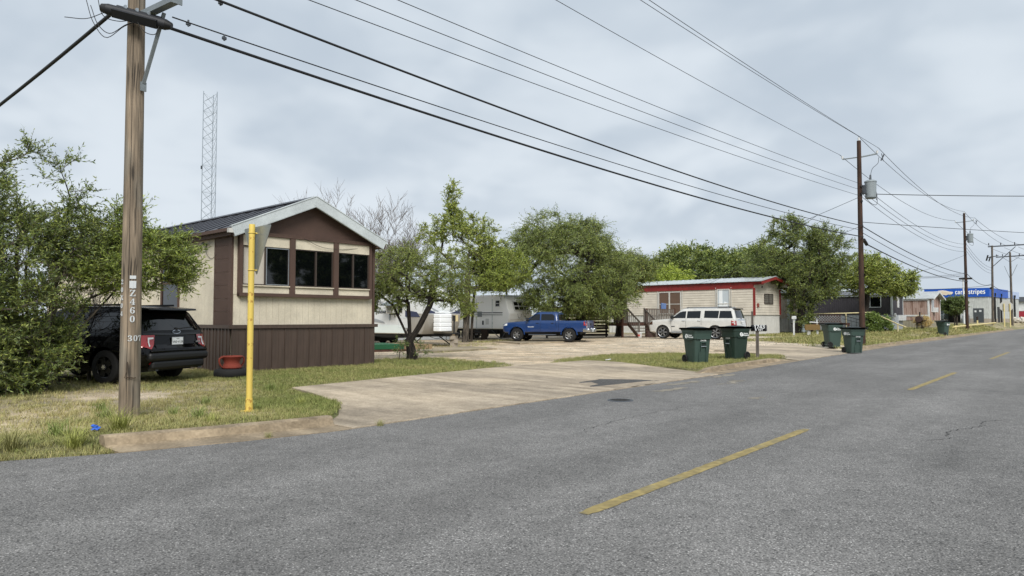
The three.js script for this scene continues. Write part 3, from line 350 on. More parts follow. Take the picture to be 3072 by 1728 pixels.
{
  const y3 = H(74, -14.9), h3 = thing('mobile_home', 'dark charcoal mobile home with white corner trim and white metal skirting', 'mobile home', [73.9, y3, -14.9], -1.3 * Math.PI / 180), charcoal = M('#3d3a40', 0.6, { map: T.streak }), f3 = 1.9 - y3;
  simpleHome(h3, 4.3, 13, f3, 3.78 - y3, 4.3 - y3, charcoal, X.whiteTrim, M('#c3c9ce', 0.45, { metalness: 0.3, map: T.streak }), M('#7a7c80', 0.5, { metalness: 0.4, map: T.grunge }));
  { const w = sub('window', h3); mesh('frame', [box(0.06, 0.06, 1.9, -0.03, 2.62 - y3, -1.9), box(0.06, 0.06, 1.9, -0.03, 3.62 - y3, -1.9), box(0.064, 1.0, 0.06, -0.03, 3.12 - y3, -0.95), box(0.064, 1.0, 0.06, -0.03, 3.12 - y3, -2.85), box(0.064, 1, 0.05, -0.03, 3.12 - y3, -1.9)], X.whiteTrim, w); mesh('pane', box(0.02, 1, 1.9, -0.02, 3.12 - y3, -1.9), X.glass, w); }
  { const lt = sub('lattice_panel', h3), g = []; for (let i = -8; i <= 8; i++) for (const s of [-1, 1]) { const c = i * 0.14; const xa = Math.max(-0.36, c - 0.55), xb = Math.min(0.36, c + 0.55); if (xb > xa) g.push(bar([2.3 + xa, 3.15 - y3 + s * (xa - c), 0.04 + s * 0.006], [2.3 + xb, 3.15 - y3 + s * (xb - c), 0.04 + s * 0.006], 0.035, 0.008)); } mesh('slat', g, X.white, lt); mesh('pane', box(0.72, 1.1, 0.02, 2.3, 3.15 - y3, 0.015), X.blind, lt); }
  mesh('meter', [cyl(0.17, 0.17, 0.14, 0.7, f3 - 0.02, 0.1, 16, Math.PI / 2), box(0.2, 0.4, 0.1, 0.7, f3 - 0.2, 0.05)], X.white, h3); mesh('step_block', box(1.6, 0.5, 0.4, 3.4, f3 - 0.3, 0.1), X.white, h3);
  const y4 = H(85.3, -13.7), h4 = thing('mobile_home', 'weathered pinkish mobile home with white corner trim and peaked white gable', 'mobile home', [85.3, y4, -13.7], -5.4 * Math.PI / 180), pink = M('#a08a80', 0.7, { map: tex(256, 256, (u, v, c) => { const s = ss(0.4, 0.75, fbm(u * 14, v * 2.2, 510, 4, 0)); c[0] = lerp(1, 0.78, s); c[1] = lerp(1, 0.72, s); c[2] = lerp(1, 0.68, s); }, { rep: 2.2 }) });
  simpleHome(h4, 4.3, 12, 1.35 - y4, 3.6 - y4, 4.42 - y4, pink, X.white, M('#a09a86', 0.7, { map: T.streak }), M('#c9cdcd', 0.5, { metalness: 0.2, map: T.grunge }), 0.5);
  mesh('trim_strip', box(0.05, 0.16, 12, -0.03, 1.85 - y4, -6), X.white, h4);
  { const w = sub('window', h4); mesh('frame', [box(0.9, 1.3, 0.06, 1.3, 2.9 - y4, 0.03)], X.white, w); mesh('pane', box(0.76, 1.14, 0.03, 1.3, 2.9 - y4, 0.055), M('#8d8f90', 0.15), w); const ac = thing('window_air_conditioner', 'white window air conditioner in the gable end of the pinkish home', 'air conditioner', [86.9, 2.45, -13.35]); mesh('case', rbox(0.7, 0.5, 0.5, 0, 0, 0, 0.03), X.white, ac); mesh('grille', [1, 2, 3, 4, 5].map((i) => box(0.5, 0.03, 0.02, 0, -0.25 + i * 0.085, 0.255)), X.galvDull, ac); }
}
{ // another pale home half hidden behind the trees, with a boxy wall unit
  const y = H(66, -21), o = thing('mobile_home', 'pale beige mobile home mostly hidden behind the dark tree trunks', 'mobile home', [64.6, y, -21.4], 0); simpleHome(o, 4.3, 12, 1.2, 3.5, 3.95, M('#b9ac9c', 0.7, { map: T.streak }), X.whiteTrim, M('#bcbab4', 0.6, { map: T.streak }), X.whiteTrim);
  const ac = thing('window_air_conditioner', 'white window air conditioner on the beige home seen between the tree trunks', 'air conditioner', [64.35, y + 1.75, -23.0]); mesh('case', rbox(0.6, 0.55, 0.75, 0, 0, 0, 0.03), X.white, ac); mesh('grille', [1, 2, 3, 4].map((i) => box(0.02, 0.4, 0.05, -0.31, 0, -0.36 + i * 0.14)), X.galvDull, ac); mesh('shelf', box(0.5, 0.05, 0.8, 0, -0.3, 0), X.paleWood, ac);
  const tin = thing('metal_sheet', 'loose bent sheet of shiny metal leaning on the skirting by the tree trunks', 'metal sheet', [61.6, H(61.6, -19.6), -19.6], -0.7); mesh('sheet', [box(0.9, 1.35, 0.02, 0, 0.62, 0, -0.35), box(0.7, 1.2, 0.02, 0.7, 0.55, -0.15, -0.25, 0.4)], X.galv, tin);
}
// white shop with the blue sign band
{
  const y0 = H(132, -14), o = thing('shop_building', 'white flat roofed shop with a blue sign band and open garage bay', 'building', [132.4, y0, -13.1], -5.2 * Math.PI / 180), wallM = M('#cdd0cc', 0.7, { map: T.streak }), blue = M('#0f4fb0', 0.5), zb = -8.75, top = 6.3 - y0;
  const inside = M('#8b8782', 0.9, { map: T.grunge });
  const g0 = -7.75, g1 = -3.85, gt = 4.4 - y0; // garage opening on the -x face
  mesh('wall', [box(24, 5.0 - y0, 0.2, 12.01, (5.0 - y0) / 2, -0.1), box(0.2, 5.0 - y0, 0 - g1 - 0.2, 0.1, (5.0 - y0) / 2, g1 / 2 - 0.1), box(0.2, 5.0 - y0, g0 - zb, 0.1, (5.0 - y0) / 2, (g0 + zb) / 2), box(0.2, 5.0 - y0 - gt, g1 - g0, 0.1, (5.0 - y0 + gt) / 2, (g0 + g1) / 2), box(24, 5.0 - y0, 0.2, 12, (5.0 - y0) / 2, zb + 0.1)], wallM, o);
  mesh('garage_interior', [box(0.1, 4.6, 8, 9, 2.3, zb / 2), box(9, 0.1, 8.3, 4.6, 4.3, zb / 2), box(9, 0.05, 8.3, 4.6, 0.03, zb / 2)], inside, o); mesh('red_cabinet', box(0.6, 1.6, 2.6, 6.5, 2.9, -5.2), M('#7d2323', 0.7), o); mesh('shelf', [box(0.5, 1.2, 1, 7.5, 3, -7.5), box(0.1, 2.2, 0.1, 2.5, 1.6, -6.6), box(0.1, 2.0, 0.1, 3, 1.6, -5.2)], M('#77706c', 0.8), o);
  mesh('roof_slab', box(24, 0.1, -zb, 12, 5.0 - y0 + 0.05, zb / 2), wallM, o);
  mesh('sign_band', [box(0.3, 1.32, -zb + 0.3, -0.02, top - 0.66, zb / 2), box(14, 1.32, 0.3, 7.13, top - 0.66, 0.02)], blue, o); mesh('sign_edge', [box(0.34, 0.07, -zb + 0.36, -0.02, top + 0.035, zb / 2), box(14, 0.07, 0.34, 7.15, top + 0.035, 0.02)], M('#2a63bd', 0.5), o); mesh('glass_band', [box(9.8, 1.2, 0.2, 19.1, top - 0.66, 0.0)], M('#8fa3c9', 0.15), o);
  const lt = text("car n'stripes", 0.72, 0.05); { lt.computeBoundingBox(); const w = lt.boundingBox.max.x - lt.boundingBox.min.x; lt.scale(4.1 / w, 0.95, 1); } lt.rotateY(-Math.PI / 2); lt.translate(-0.19, top - 0.62, -2.4); mesh('sign_lettering', lt, M('#eef2f5', 0.5), o);
  { const P = [[-1.3, 0.1], [-1.0, 0.22], [-0.85, 0.42], [-0.2, 0.5], [0.3, 0.42], [0.75, 0.28], [1.25, 0.2], [1.32, 0.0], [1.0, -0.25], [0.6, -0.2], [0.3, -0.34], [-0.1, -0.24], [-0.5, -0.3], [-0.8, -0.2], [-1.1, -0.24]]; mesh('sign_car_emblem', extrude(shape(P), 0.05).rotateY(-Math.PI / 2).translate(-0.19, top - 0.66, -6.05), M('#dcd3c8', 0.5), o); mesh('sign_car_emblem', extrude(shape(P.map(([x, y]) => [x * 0.7, y * 0.62])), 0.02).rotateY(-Math.PI / 2).translate(-0.225, top - 0.66, -6.05), M('#d3c3ae', 0.5), o); }
  { const e2 = text('exit', 0.3, 0.03); e2.rotateY(-Math.PI / 2); mesh('exit_lettering', e2.translate(-0.02, gt + 0.28, -4.75), M('#4c1f1f', 0.6), o); }
  mesh('garage_header', box(0.1, 0.14, g1 - g0 + 0.2, -0.03, gt + 0.02, (g0 + g1) / 2), X.white, o);
  const d = sub('door', o); mesh('leaf', box(0.08, 2.25, 1.4, -0.02, 1.2, -1.35), M('#3f4346', 0.6), d); mesh('notice', box(0.02, 0.3, 0.3, -0.08, 1.9, -1.1), X.white, d); mesh('notice', box(0.02, 0.3, 0.25, -0.08, 1.85, -1.75), X.white, d); mesh('handle', box(0.05, 0.1, 0.1, -0.08, 1.05, -1.6), X.galv, d);
  mesh('plinth', [box(0.06, 0.7, -0.05 - g1, -0.02, 0.35, g1 / 2 + 0.1), box(24, 0.7, 0.06, 12, 0.35, 0.02)], X.block, o); mesh('wall_lamp', [box(0.3, 0.12, 0.4, -0.12, 4.1, -2.9)], M('#d9d9cf', 0.4), o);
  for (const x of [3.8, 8.5, 19.5]) mesh('downpipe', [cyl(0.14, 0.14, 4.6, x, 2.3, 0.15, 8), box(0.3, 0.4, 0.3, x, 4.6, 0.18)], X.black, o); mesh('side_door', box(1.6, 2.6, 0.08, 7.0, 1.3, 0.03), X.black, o);
  mesh('utility_box', rbox(0.9, 1.2, 0.9, -0.8, 0.6, -2.9, 0.05), X.galv, o);
  // parked dark pickup shape in the bay and the red building further on
  const rb = thing('red_building', 'low red and white building at the far end of the street', 'building', [215, 1.2, -16]); mesh('wall', box(20, 2.2, 8, 0, 3.2, 0), X.white, rb); mesh('wall', box(20.2, 2.1, 8.2, 0, 1.0, 0), M('#8f2330', 0.7), rb); mesh('roof', extrude(shape([[-10.6, 0], [10.6, 0], [0, 1.4]]), 9).translate(0, 4.3, -4.5), X.black, rb);
  const rocks = mulberry(91); for (let i = 0; i < 26; i++) { const g = new THREE.IcosahedronGeometry(0.35 + rocks() * 0.25, 1), p = g.attributes.position; for (let k = 0; k < p.count; k++) { const x = p.getX(k), y = p.getY(k), z = p.getZ(k), s = 0.75 + 0.5 * hash2(Math.round(x * 90), Math.round(y * 90 + z * 50), i); p.setXYZ(k, x * s, y * s * 0.65, z * s); } g.computeVertexNormals(); const m = solo('white_rock', g, M('#c2bdb2', 0.9), 'white rock in the heap beside the far white shop', 'rock', 'white rocks heaped beside the far shop'); m.position.set(150 + rocks() * 14, 1.15 + rocks() * 0.3, -10.6 - rocks() * 1.6); m.rotation.set(rocks(), rocks() * 6, rocks()); }
}

// ------------------------------------------------------------------ vehicles
// local axes: forward +x, up y, right +z
function rim(name, R, w, kind, parent, pos, mats) {
  const g = sub(name, parent); g.position.set(...pos); const s = Math.sign(pos[2]) || 1, rr = R * kind.ratio;
  const ty = lathe([[rr, -w / 2], [R * 0.93, -w / 2], [R * 0.985, -w * 0.4], [R, -w * 0.25], [R, w * 0.25], [R * 0.985, w * 0.4], [R * 0.93, w / 2], [rr + 0.01, w / 2], [rr, w * 0.42], [rr, -w / 2]], 36).rotateX(Math.PI / 2); mesh('tyre', ty, X.rubber, g);
  const face = s * w * 0.36, parts = []; parts.push(lathe([[rr * 0.99, w * 0.44], [rr * 0.9, w * 0.40], [rr * 0.86, w * 0.1], [rr * 0.86, -w * 0.3]], 32).rotateX(s * Math.PI / 2));
  for (let i = 0; i < kind.spokes; i++) { const a = i / kind.spokes * Math.PI * 2; for (const d of kind.twin ? [-0.12, 0.12] : [0]) { const q = box(rr * 0.86, kind.sw, 0.035, rr * 0.45, 0, 0); q.rotateZ(a + d); parts.push(q.translate(0, 0, face)); } }
  parts.push(cyl(rr * 0.26, rr * 0.24, 0.06, 0, 0, face, 20, Math.PI / 2)); mesh('rim', parts, mats[0], g); mesh('hub', [cyl(rr * 0.13, rr * 0.13, 0.03, 0, 0, face + s * 0.03, 16, Math.PI / 2), ...(kind.lugs ? Array.from({ length: 6 }, (_, i) => cyl(0.014, 0.014, 0.02, Math.cos(i * 1.047) * rr * 0.19, Math.sin(i * 1.047) * rr * 0.19, face + s * 0.035, 6, Math.PI / 2)) : [])], mats[1] || mats[0], g); mesh('brake', [cyl(rr * 0.86, rr * 0.86, 0.02, 0, 0, -s * w * 0.15, 24, Math.PI / 2)], X.black, g); return g;
}
// body loft: rings of [xF, yF, xR, yR, half width, corner lengths front, rear, crown]
function loft(rings, bow = 0.05) {
  const N = 18, p = [], id = [];
  const outline = (r) => { const [xF, yF, xR, yR, hw, cF, cR, crown = 0] = r, o = []; const pt = (x, z) => { const t = (x - xR) / (xF - xR || 1); o.push([x, lerp(yR, yF, t) + crown * (1 - (z / (hw || 1)) ** 2), z]); };
    const q = (xc, zc, rx, rz, a0, a1) => { for (let i = 0; i <= 5; i++) { const a = lerp(a0, a1, i / 5); pt(xc + Math.cos(a) * rx, zc + Math.sin(a) * rz); } };
    const rz = (c) => Math.min(hw * 0.8, c * 1.15);
    for (let i = 0; i < 6; i++) { const z = lerp(-(hw - rz(cF)), hw - rz(cF), i / 6); pt(xF + bow * (1 - (z / hw) ** 2), z); }
    q(xF - cF, hw - rz(cF), cF, rz(cF), 0, Math.PI / 2); for (let i = 1; i < N; i++) { const t = i / N; pt(lerp(xF - cF, xR + cR, t), hw); } q(xR + cR, hw - rz(cR), cR, rz(cR), Math.PI / 2, Math.PI);
    for (let i = 1; i < 6; i++) { const z = lerp(hw - rz(cR), -(hw - rz(cR)), i / 6); pt(xR - bow * 0.6 * (1 - (z / hw) ** 2), z); } q(xR + cR, -(hw - rz(cR)), cR, rz(cR), Math.PI, 1.5 * Math.PI); for (let i = 1; i < N; i++) { const t = i / N; pt(lerp(xR + cR, xF - cF, t), -hw); } q(xF - cF, -(hw - rz(cF)), cF, rz(cF), 1.5 * Math.PI, 2 * Math.PI); return o; };
  const O = rings.map(outline), m = O[0].length; O.forEach((o) => o.forEach((v) => p.push(...v)));
  for (let k = 1; k < O.length; k++) for (let i = 0; i < m; i++) { const j = (i + 1) % m, a = (k - 1) * m + i, b = (k - 1) * m + j, c = k * m + i, d = k * m + j; id.push(a, c, b, b, c, d); }
  for (const [k, flip] of [[0, true], [O.length - 1, false]]) { const c = p.length / 3, o = O[k]; p.push(o.reduce((s, v) => s + v[0], 0) / m, o.reduce((s, v) => s + v[1], 0) / m, 0); for (let i = 0; i < m; i++) { const j = (i + 1) % m; flip ? id.push(c, k * m + i, k * m + j) : id.push(c, k * m + j, k * m + i); } }
  const g = new THREE.BufferGeometry(); g.setAttribute('position', new THREE.Float32BufferAttribute(p, 3)); g.setIndex(id); return g;
}
const csg = new Evaluator(); csg.attributes = ['position', 'normal']; csg.useGroups = false;
function cut(g, cutters) { g = g.index ? g.toNonIndexed() : g; g.computeVertexNormals(); let b = new Brush(g); b.updateMatrixWorld(); for (let c of cutters) { c = c.index ? c.toNonIndexed() : c; c.deleteAttribute('uv'); const k = new Brush(c); k.updateMatrixWorld(); b = csg.evaluate(b, k, SUBTRACTION); } const r = b.geometry; r.clearGroups(); return r; }
const smooth = (g, a = 0.6) => toCreasedNormals(clean(g), a);
const ray = new THREE.Raycaster();
function skinOf(g) { const m = new THREE.Mesh(g, new THREE.MeshBasicMaterial({ side: THREE.DoubleSide })); m.updateMatrixWorld(); return m; }
// a thin sheet shaped P (in the plane across the axis), pressed on to the body from outside; axis 'z' (side s), 'x' (front or rear s), 'y' top
function press(skin, P, ax, s, off, edge = 0.14) {
  let g = new THREE.ShapeGeometry(shape(P)).toNonIndexed(); g = new TessellateModifier(edge, 5).modify(g); const q = g.attributes.position, far = 6; let lastD = null;
  for (let i = 0; i < q.count; i++) { const a = q.getX(i), b = q.getY(i), from = ax === 'z' ? V(a, b, s * far) : ax === 'x' ? V(s * far, b, a) : V(a, far, b), d = ax === 'z' ? V(0, 0, -s) : ax === 'x' ? V(-s, 0, 0) : V(0, -1, 0); ray.set(from, d); const h = ray.intersectObject(skin)[0], D = h ? h.distance : lastD ?? far - 0.9; lastD = D; from.addScaledVector(d, D - off); q.setXYZ(i, from.x, from.y, from.z); }
  g.computeVertexNormals(); let mv = mergeVertices(clean(g).deleteAttribute('normal').deleteAttribute('uv'), 1e-4); mv.computeVertexNormals(); return mv;
}
const strip = (a, b, w) => { const dx = b[0] - a[0], dy = b[1] - a[1], L = Math.hypot(dx, dy), nx = -dy / L * w / 2, ny = dx / L * w / 2; return [[a[0] + nx, a[1] + ny], [a[0] - nx, a[1] - ny], [b[0] - nx, b[1] - ny], [b[0] + nx, b[1] + ny]]; };
const ell = (cx, cy, rx, ry, n = 20) => Array.from({ length: n }, (_, i) => [cx + Math.cos(i / n * 6.2832) * rx, cy + Math.sin(i / n * 6.2832) * ry]);
const gapShadeM = M('#0a0a0b', 0.9), redLens = M('#8e0f12', 0.12, { physical: true, clearcoat: 1 }), clearLens = M('#cfd3d6', 0.08, { physical: true, clearcoat: 1 }), plateM = M('#dfe3e6', 0.5);  // dark strips paint in the shade of door and tailgate gaps; no groove is cut
const wellCut = (x, r, y, hw) => [cyl(r, r, 0.75, x, y, hw - 0.1, 36, Math.PI / 2), cyl(r, r, 0.75, x, y, -hw + 0.1, 36, Math.PI / 2)];
const flare = (x, y, r, hw, w = 0.05) => [-1, 1].map((s) => { const g = new THREE.TorusGeometry(r + 0.015, 0.035, 6, 24, Math.PI); g.scale(1, 1, 0.9); return g.translate(x, y, s * (hw - 0.012)); });
function licence(w, h, lines) { return M('#ffffff', 0.5, { map: canvasTex(512, 256, (c, W, Hh) => { c.fillStyle = '#eceff0'; c.fillRect(0, 0, W, Hh); c.strokeStyle = '#b9bec2'; c.lineWidth = 10; c.strokeRect(5, 5, W - 10, Hh - 10); c.fillStyle = '#15181c'; c.textAlign = 'center'; c.textBaseline = 'middle'; lines.forEach(([t, y, s]) => { c.font = `bold ${s}px sans-serif`; c.fillText(t, W / 2, y * Hh); }); }) }); }
const plane = (w, h) => new THREE.PlaneGeometry(w, h);

const whiteCar = (() => { // white full-size SUV
  const o = thing('sport_utility_vehicle', 'long white sport utility vehicle with tinted windows parked before the red trimmed home', 'car', [0, 0, 0]); const white = paint('#d9d8d3');
  const rings = [[2.55, 0.36, -2.66, 0.42, 0.9, 0.2, 0.12], [2.74, 0.44, -2.8, 0.46, 0.985, 0.24, 0.12], [2.8, 0.7, -2.82, 0.7, 1.0, 0.24, 0.12], [2.79, 0.9, -2.78, 0.92, 1.002, 0.24, 0.1], [2.74, 1.06, -2.76, 1.1, 0.995, 0.26, 0.1], [2.6, 1.14, -2.75, 1.2, 0.985, 0.3, 0.1, 0.0], [1.42, 1.22, -2.73, 1.24, 0.955, 0.3, 0.1, 0.02], [0.78, 1.72, -2.58, 1.72, 0.79, 0.22, 0.1, 0.01], [0.62, 1.82, -2.5, 1.82, 0.74, 0.24, 0.14, 0.015], [0.45, 1.865, -2.38, 1.86, 0.64, 0.24, 0.16, 0.02], [0.0, 1.89, -2.0, 1.885, 0.3, 0.1, 0.1, 0.005]];
  const R = 0.405, fx = 1.78, rx = -1.55, solid = loft(rings), g = cut(solid, [...wellCut(fx, R + 0.07, R, 1.0), ...wellCut(rx, R + 0.07, R, 1.0)]), skin = skinOf(g); mesh('body', smooth(g, 0.5), white, o);
  mesh('wheel_arch', smooth(join(flare(fx, R, R + 0.06, 1.0)), 1), white, o); mesh('wheel_arch', smooth(join(flare(rx, R, R + 0.06, 1.0)), 1), white, o);
  for (const s of [-1, 1]) {
    const W = [[[1.18, 1.27], [0.72, 1.62], [0.52, 1.68], [0.3, 1.69], [0.3, 1.27]], [[0.22, 1.27], [0.22, 1.69], [-0.62, 1.7], [-0.62, 1.27]], [[-0.86, 1.29], [-0.86, 1.71], [-1.75, 1.7], [-1.72, 1.27]], [[-1.77, 1.27], [-1.8, 1.7], [-2.46, 1.69], [-2.6, 1.27]]];
    for (const P of W) { mesh('side_window', press(skin, P, 'z', s, 0.012), X.glass, o); }
    for (const [a, b] of [[[0.27, 1.25], [0.27, 0.5]], [[-0.7, 1.25], [-0.7, 0.86]], [[1.25, 1.1], [1.2, 0.5]], [[1.2, 0.48], [-0.9, 0.48]]]) mesh('painted_door_gap', press(skin, strip(a, b, 0.014), 'z', s, 0.004), gapShadeM, o);
    for (const x of [0.42, -0.55]) mesh('door_handle', rbox(0.2, 0.04, 0.05, x, 1.1, s * 1.0, 0.02), X.chrome, o);
    mesh('mirror', [rbox(0.13, 0.24, 0.26, 1.1, 1.33, s * 1.1, 0.05)], X.black, o); mesh('roof_rail', [bar([0.3, 1.92, s * 0.62], [-2.2, 1.93, s * 0.62], 0.05, 0.05), box(0.1, 0.08, 0.05, 0.3, 1.88, s * 0.62), box(0.1, 0.08, 0.05, -2.2, 1.88, s * 0.62)], X.alloy, o); mesh('running_board', rbox(2.2, 0.06, 0.2, 0.1, 0.38, s * 0.98, 0.02), X.chrome, o);
    mesh('badge', press(skin, [[0.98, 0.73], [0.98, 0.79], [1.2, 0.79], [1.2, 0.73]], 'z', s, 0.008), X.steel, o); mesh('headlamp', press(skin, [[2.45, 0.86], [2.45, 1.08], [2.66, 1.05], [2.7, 0.85]], 'z', s, 0.01), M('#4a3324', 0.15), o);
    const tl = sub('tail_lamp', o); mesh('red_lens', press(skin, [[-2.52, 0.78], [-2.52, 1.12], [-2.77, 1.12], [-2.77, 0.78]], 'z', s, 0.014), redLens, tl); mesh('reversing_lens', press(skin, [[-2.56, 0.985], [-2.56, 1.02], [-2.74, 1.02], [-2.74, 0.985]], 'z', s, 0.02), clearLens, tl); mesh('red_lens', press(skin, [[s * 0.97, 0.78], [s * 0.97, 1.12], [s * 0.84, 1.12], [s * 0.84, 0.78]], 'x', -1, 0.014), redLens, tl);
    for (const x of [fx, rx]) rim('wheel', R, 0.27, { ratio: 0.76, spokes: 6, sw: 0.035, twin: true, lugs: true }, o, [x, R, s * 0.87], [X.alloy, X.black]);
  }
  mesh('rear_window', press(skin, [[-0.72, 1.28], [-0.62, 1.7], [0.62, 1.7], [0.72, 1.28]], 'x', -1, 0.012), X.glass, o); mesh('windscreen', press(skin, [[-0.8, 1.26], [-0.68, 1.74], [0.68, 1.74], [0.8, 1.26]], 'x', 1, 0.012), X.glass, o); mesh('spoiler', [rbox(0.3, 0.06, 1.3, -2.56, 1.82, 0, 0.03)], X.black, o);
  mesh('bumper', [rbox(0.16, 0.18, 1.86, -2.86, 0.58, 0, 0.06), rbox(0.1, 0.03, 1.5, -2.9, 0.72, 0, 0.01)], white, o); mesh('tailgate_trim', press(skin, [[-0.55, 1.14], [-0.55, 1.2], [0.55, 1.2], [0.55, 1.14]], 'x', -1, 0.01), X.chrome, o);
  const lp = mesh('licence_plate', plane(0.32, 0.17), licence(0.32, 0.17, [['VND 8116', 0.6, 110]]), o, true); lp.rotation.y = -Math.PI / 2; lp.position.set(-2.865, 1.03, 0); mesh('badge', press(skin, ell(0, 1.24, 0.09, 0.035), 'x', -1, 0.012), X.steel, o);
  mesh('roof_box', rbox(0.75, 0.07, 0.4, -1.9, 1.93, -0.3, 0.03), X.black, o); mesh('grille', press(skin, [[-0.5, 0.78], [-0.5, 1.02], [0.5, 1.02], [0.5, 0.78]], 'x', 1, 0.012), X.chrome, o); mesh('underbody', [box(4.6, 0.12, 1.4, 0, 0.36, 0), rod([fx, R, -0.8], [fx, R, 0.8], 0.06), rod([rx, R, -0.8], [rx, R, 0.8], 0.08)], X.black, o);
    // nose towards the homes: wheels on the near side at (38.2,-20.6) and (38.6,-17.3)
  const dx = -0.06, dz = -1, L = Math.hypot(dx, dz); o.rotation.y = Math.atan2(-dz / L, dx / L); o.position.set(40.45, H(40, -19.1) + 0.0, -19.0); return o;
})();
copy(whiteCar, 'white car almost wholly hidden behind the big tangled shrub', [2.75, 0.05, -20.0], Math.atan2(0.87, -0.5));
{ // blue crew cab pickup
  const o = thing('pickup_truck', 'blue crew cab pickup truck with chrome rear bumper parked nose in', 'pickup truck'); const blue = paint('#0b3872', { clearcoatRoughness: 0.06 });
  const R = 0.385, fx = 1.7, rx = -1.54;
  const lower = loft([[2.5, 0.5, -2.52, 0.58, 0.86, 0.3, 0.06], [2.66, 0.56, -2.56, 0.6, 0.93, 0.34, 0.06], [2.7, 0.78, -2.58, 0.8, 0.945, 0.34, 0.05], [2.68, 0.98, -2.58, 1.0, 0.945, 0.34, 0.05], [2.58, 1.06, -2.57, 1.14, 0.935, 0.36, 0.05], [2.4, 1.12, -2.56, 1.2, 0.925, 0.34, 0.05], [1.3, 1.2, -2.56, 1.23, 0.915, 0.3, 0.05, 0.012], [0.2, 1.2, -2.54, 1.225, 0.6, 0.1, 0.02]]);
  const bed = box(1.5, 0.55, 1.5, -1.72, 1.08, 0), g = cut(lower, [...wellCut(fx, R + 0.1, R + 0.02, 0.94), ...wellCut(rx, R + 0.1, R + 0.02, 0.94), bed]);
  const cab = loft([[1.32, 1.15, -0.86, 1.15, 0.885, 0.25, 0.1], [1.26, 1.2, -0.86, 1.2, 0.88, 0.25, 0.1], [0.66, 1.62, -0.78, 1.62, 0.735, 0.2, 0.12], [0.5, 1.72, -0.72, 1.71, 0.69, 0.22, 0.16], [0.3, 1.755, -0.6, 1.75, 0.58, 0.2, 0.16, 0.01], [0, 1.775, -0.3, 1.77, 0.2, 0.05, 0.05]], 0.06);
  const skin = skinOf(join([g.clone(), cab.clone().toNonIndexed()].map((q) => { q.deleteAttribute('normal'); q.deleteAttribute('uv'); return clean(q); })));
  mesh('body', smooth(g, 0.5), blue, o); mesh('cab', smooth(cab, 0.6), blue, o); for (const x of [fx, rx]) mesh('wheel_arch', smooth(join(flare(x, R + 0.02, R + 0.09, 0.945)), 1), blue, o);
  for (const s of [-1, 1]) {
    for (const P of [[[1.02, 1.25], [0.6, 1.58], [0.42, 1.62], [0.28, 1.62], [0.26, 1.25]], [[0.18, 1.25], [0.2, 1.62], [-0.5, 1.61], [-0.62, 1.5], [-0.64, 1.25]]]) mesh('side_window', press(skin, P, 'z', s, 0.012), X.glass, o);
    for (const [a, b] of [[[1.1, 1.16], [1.08, 0.58]], [[0.22, 1.22], [0.22, 0.58]], [[-0.72, 1.18], [-0.78, 0.8]], [[-0.92, 1.2], [-0.92, 0.6]]]) mesh('painted_door_gap', press(skin, strip(a, b, 0.014), 'z', s, 0.004), gapShadeM, o);
    for (const x of [0.4, -0.52]) mesh('door_handle', rbox(0.18, 0.035, 0.05, x, 1.08, s * 0.94, 0.015), X.black, o);
    mesh('mirror', rbox(0.12, 0.2, 0.24, 0.98, 1.3, s * 1.03, 0.05), X.black, o); mesh('headlamp', press(skin, [[2.3, 0.94], [2.3, 1.06], [2.56, 1.02], [2.6, 0.9]], 'z', s, 0.012), clearLens, o);
    const tl = sub('tail_lamp', o); mesh('red_lens', press(skin, [[-2.42, 0.95], [-2.42, 1.18], [-2.57, 1.18], [-2.57, 0.95]], 'z', s, 0.012), redLens, tl); mesh('red_lens', press(skin, [[s * 0.93, 0.82], [s * 0.93, 1.18], [s * 0.79, 1.18], [s * 0.79, 0.82]], 'x', -1, 0.014), redLens, tl); mesh('reversing_lens', press(skin, [[s * 0.92, 0.82], [s * 0.92, 0.92], [s * 0.8, 0.92], [s * 0.8, 0.82]], 'x', -1, 0.02), clearLens, tl);
    mesh('step_bar', rod([0.95, 0.4, s * 0.9], [-0.75, 0.4, s * 0.9], 0.045, 10), X.steel, o); const tx = text('TRD SPORT', 0.055, 0.004); if (s > 0) tx.rotateY(0); else tx.rotateY(Math.PI); mesh('decal', tx.translate(0.8, 0.86, s * 0.952), X.white, o);
    for (const x of [fx, rx]) rim('wheel', R, 0.26, { ratio: 0.58, spokes: 6, sw: 0.07, twin: false, lugs: true }, o, [x, R, s * 0.81], [X.alloy, X.alloy]);
    mesh('bumper_end', smooth(join([rbox(0.16, 0.2, 0.42, -2.66, 0.68, s * 0.72, 0.05), rbox(0.3, 0.18, 0.08, -2.52, 0.68, s * 0.93, 0.03)]), 0.6), X.chrome, o);
  }
  mesh('rear_bumper', rbox(0.14, 0.16, 1.05, -2.66, 0.64, 0, 0.03), X.galvDull, o); mesh('rear_window', press(skin, [[-0.66, 1.27], [-0.6, 1.6], [0.6, 1.6], [0.66, 1.27]], 'x', -1, 0.012), X.glass, o); mesh('rear_window_bar', press(skin, strip([-0.2, 1.27], [-0.2, 1.6], 0.025), 'x', -1, 0.018), X.black, o); mesh('windscreen', press(skin, [[-0.78, 1.22], [-0.64, 1.64], [0.64, 1.64], [0.78, 1.22]], 'x', 1, 0.012), X.glass, o);
  mesh('tailgate_handle', [rbox(0.04, 0.12, 0.34, -2.6, 1.02, 0, 0.02)], X.black, o); { const tx = text('TACOMA', 0.075, 0.006).rotateY(-Math.PI / 2); mesh('tailgate_lettering', tx.translate(-2.595, 0.78, 0).scale(1, 1, 1.0), M('#0a2f6e', 0.4), o); } for (const s of [-0.78, 0.78]) mesh('painted_tailgate_gap', press(skin, strip([s, 1.2], [s, 0.66], 0.012), 'x', -1, 0.004), gapShadeM, o); mesh('brake_lamp', rbox(0.05, 0.03, 0.3, -0.72, 1.73, 0, 0.01), clearLens, o);
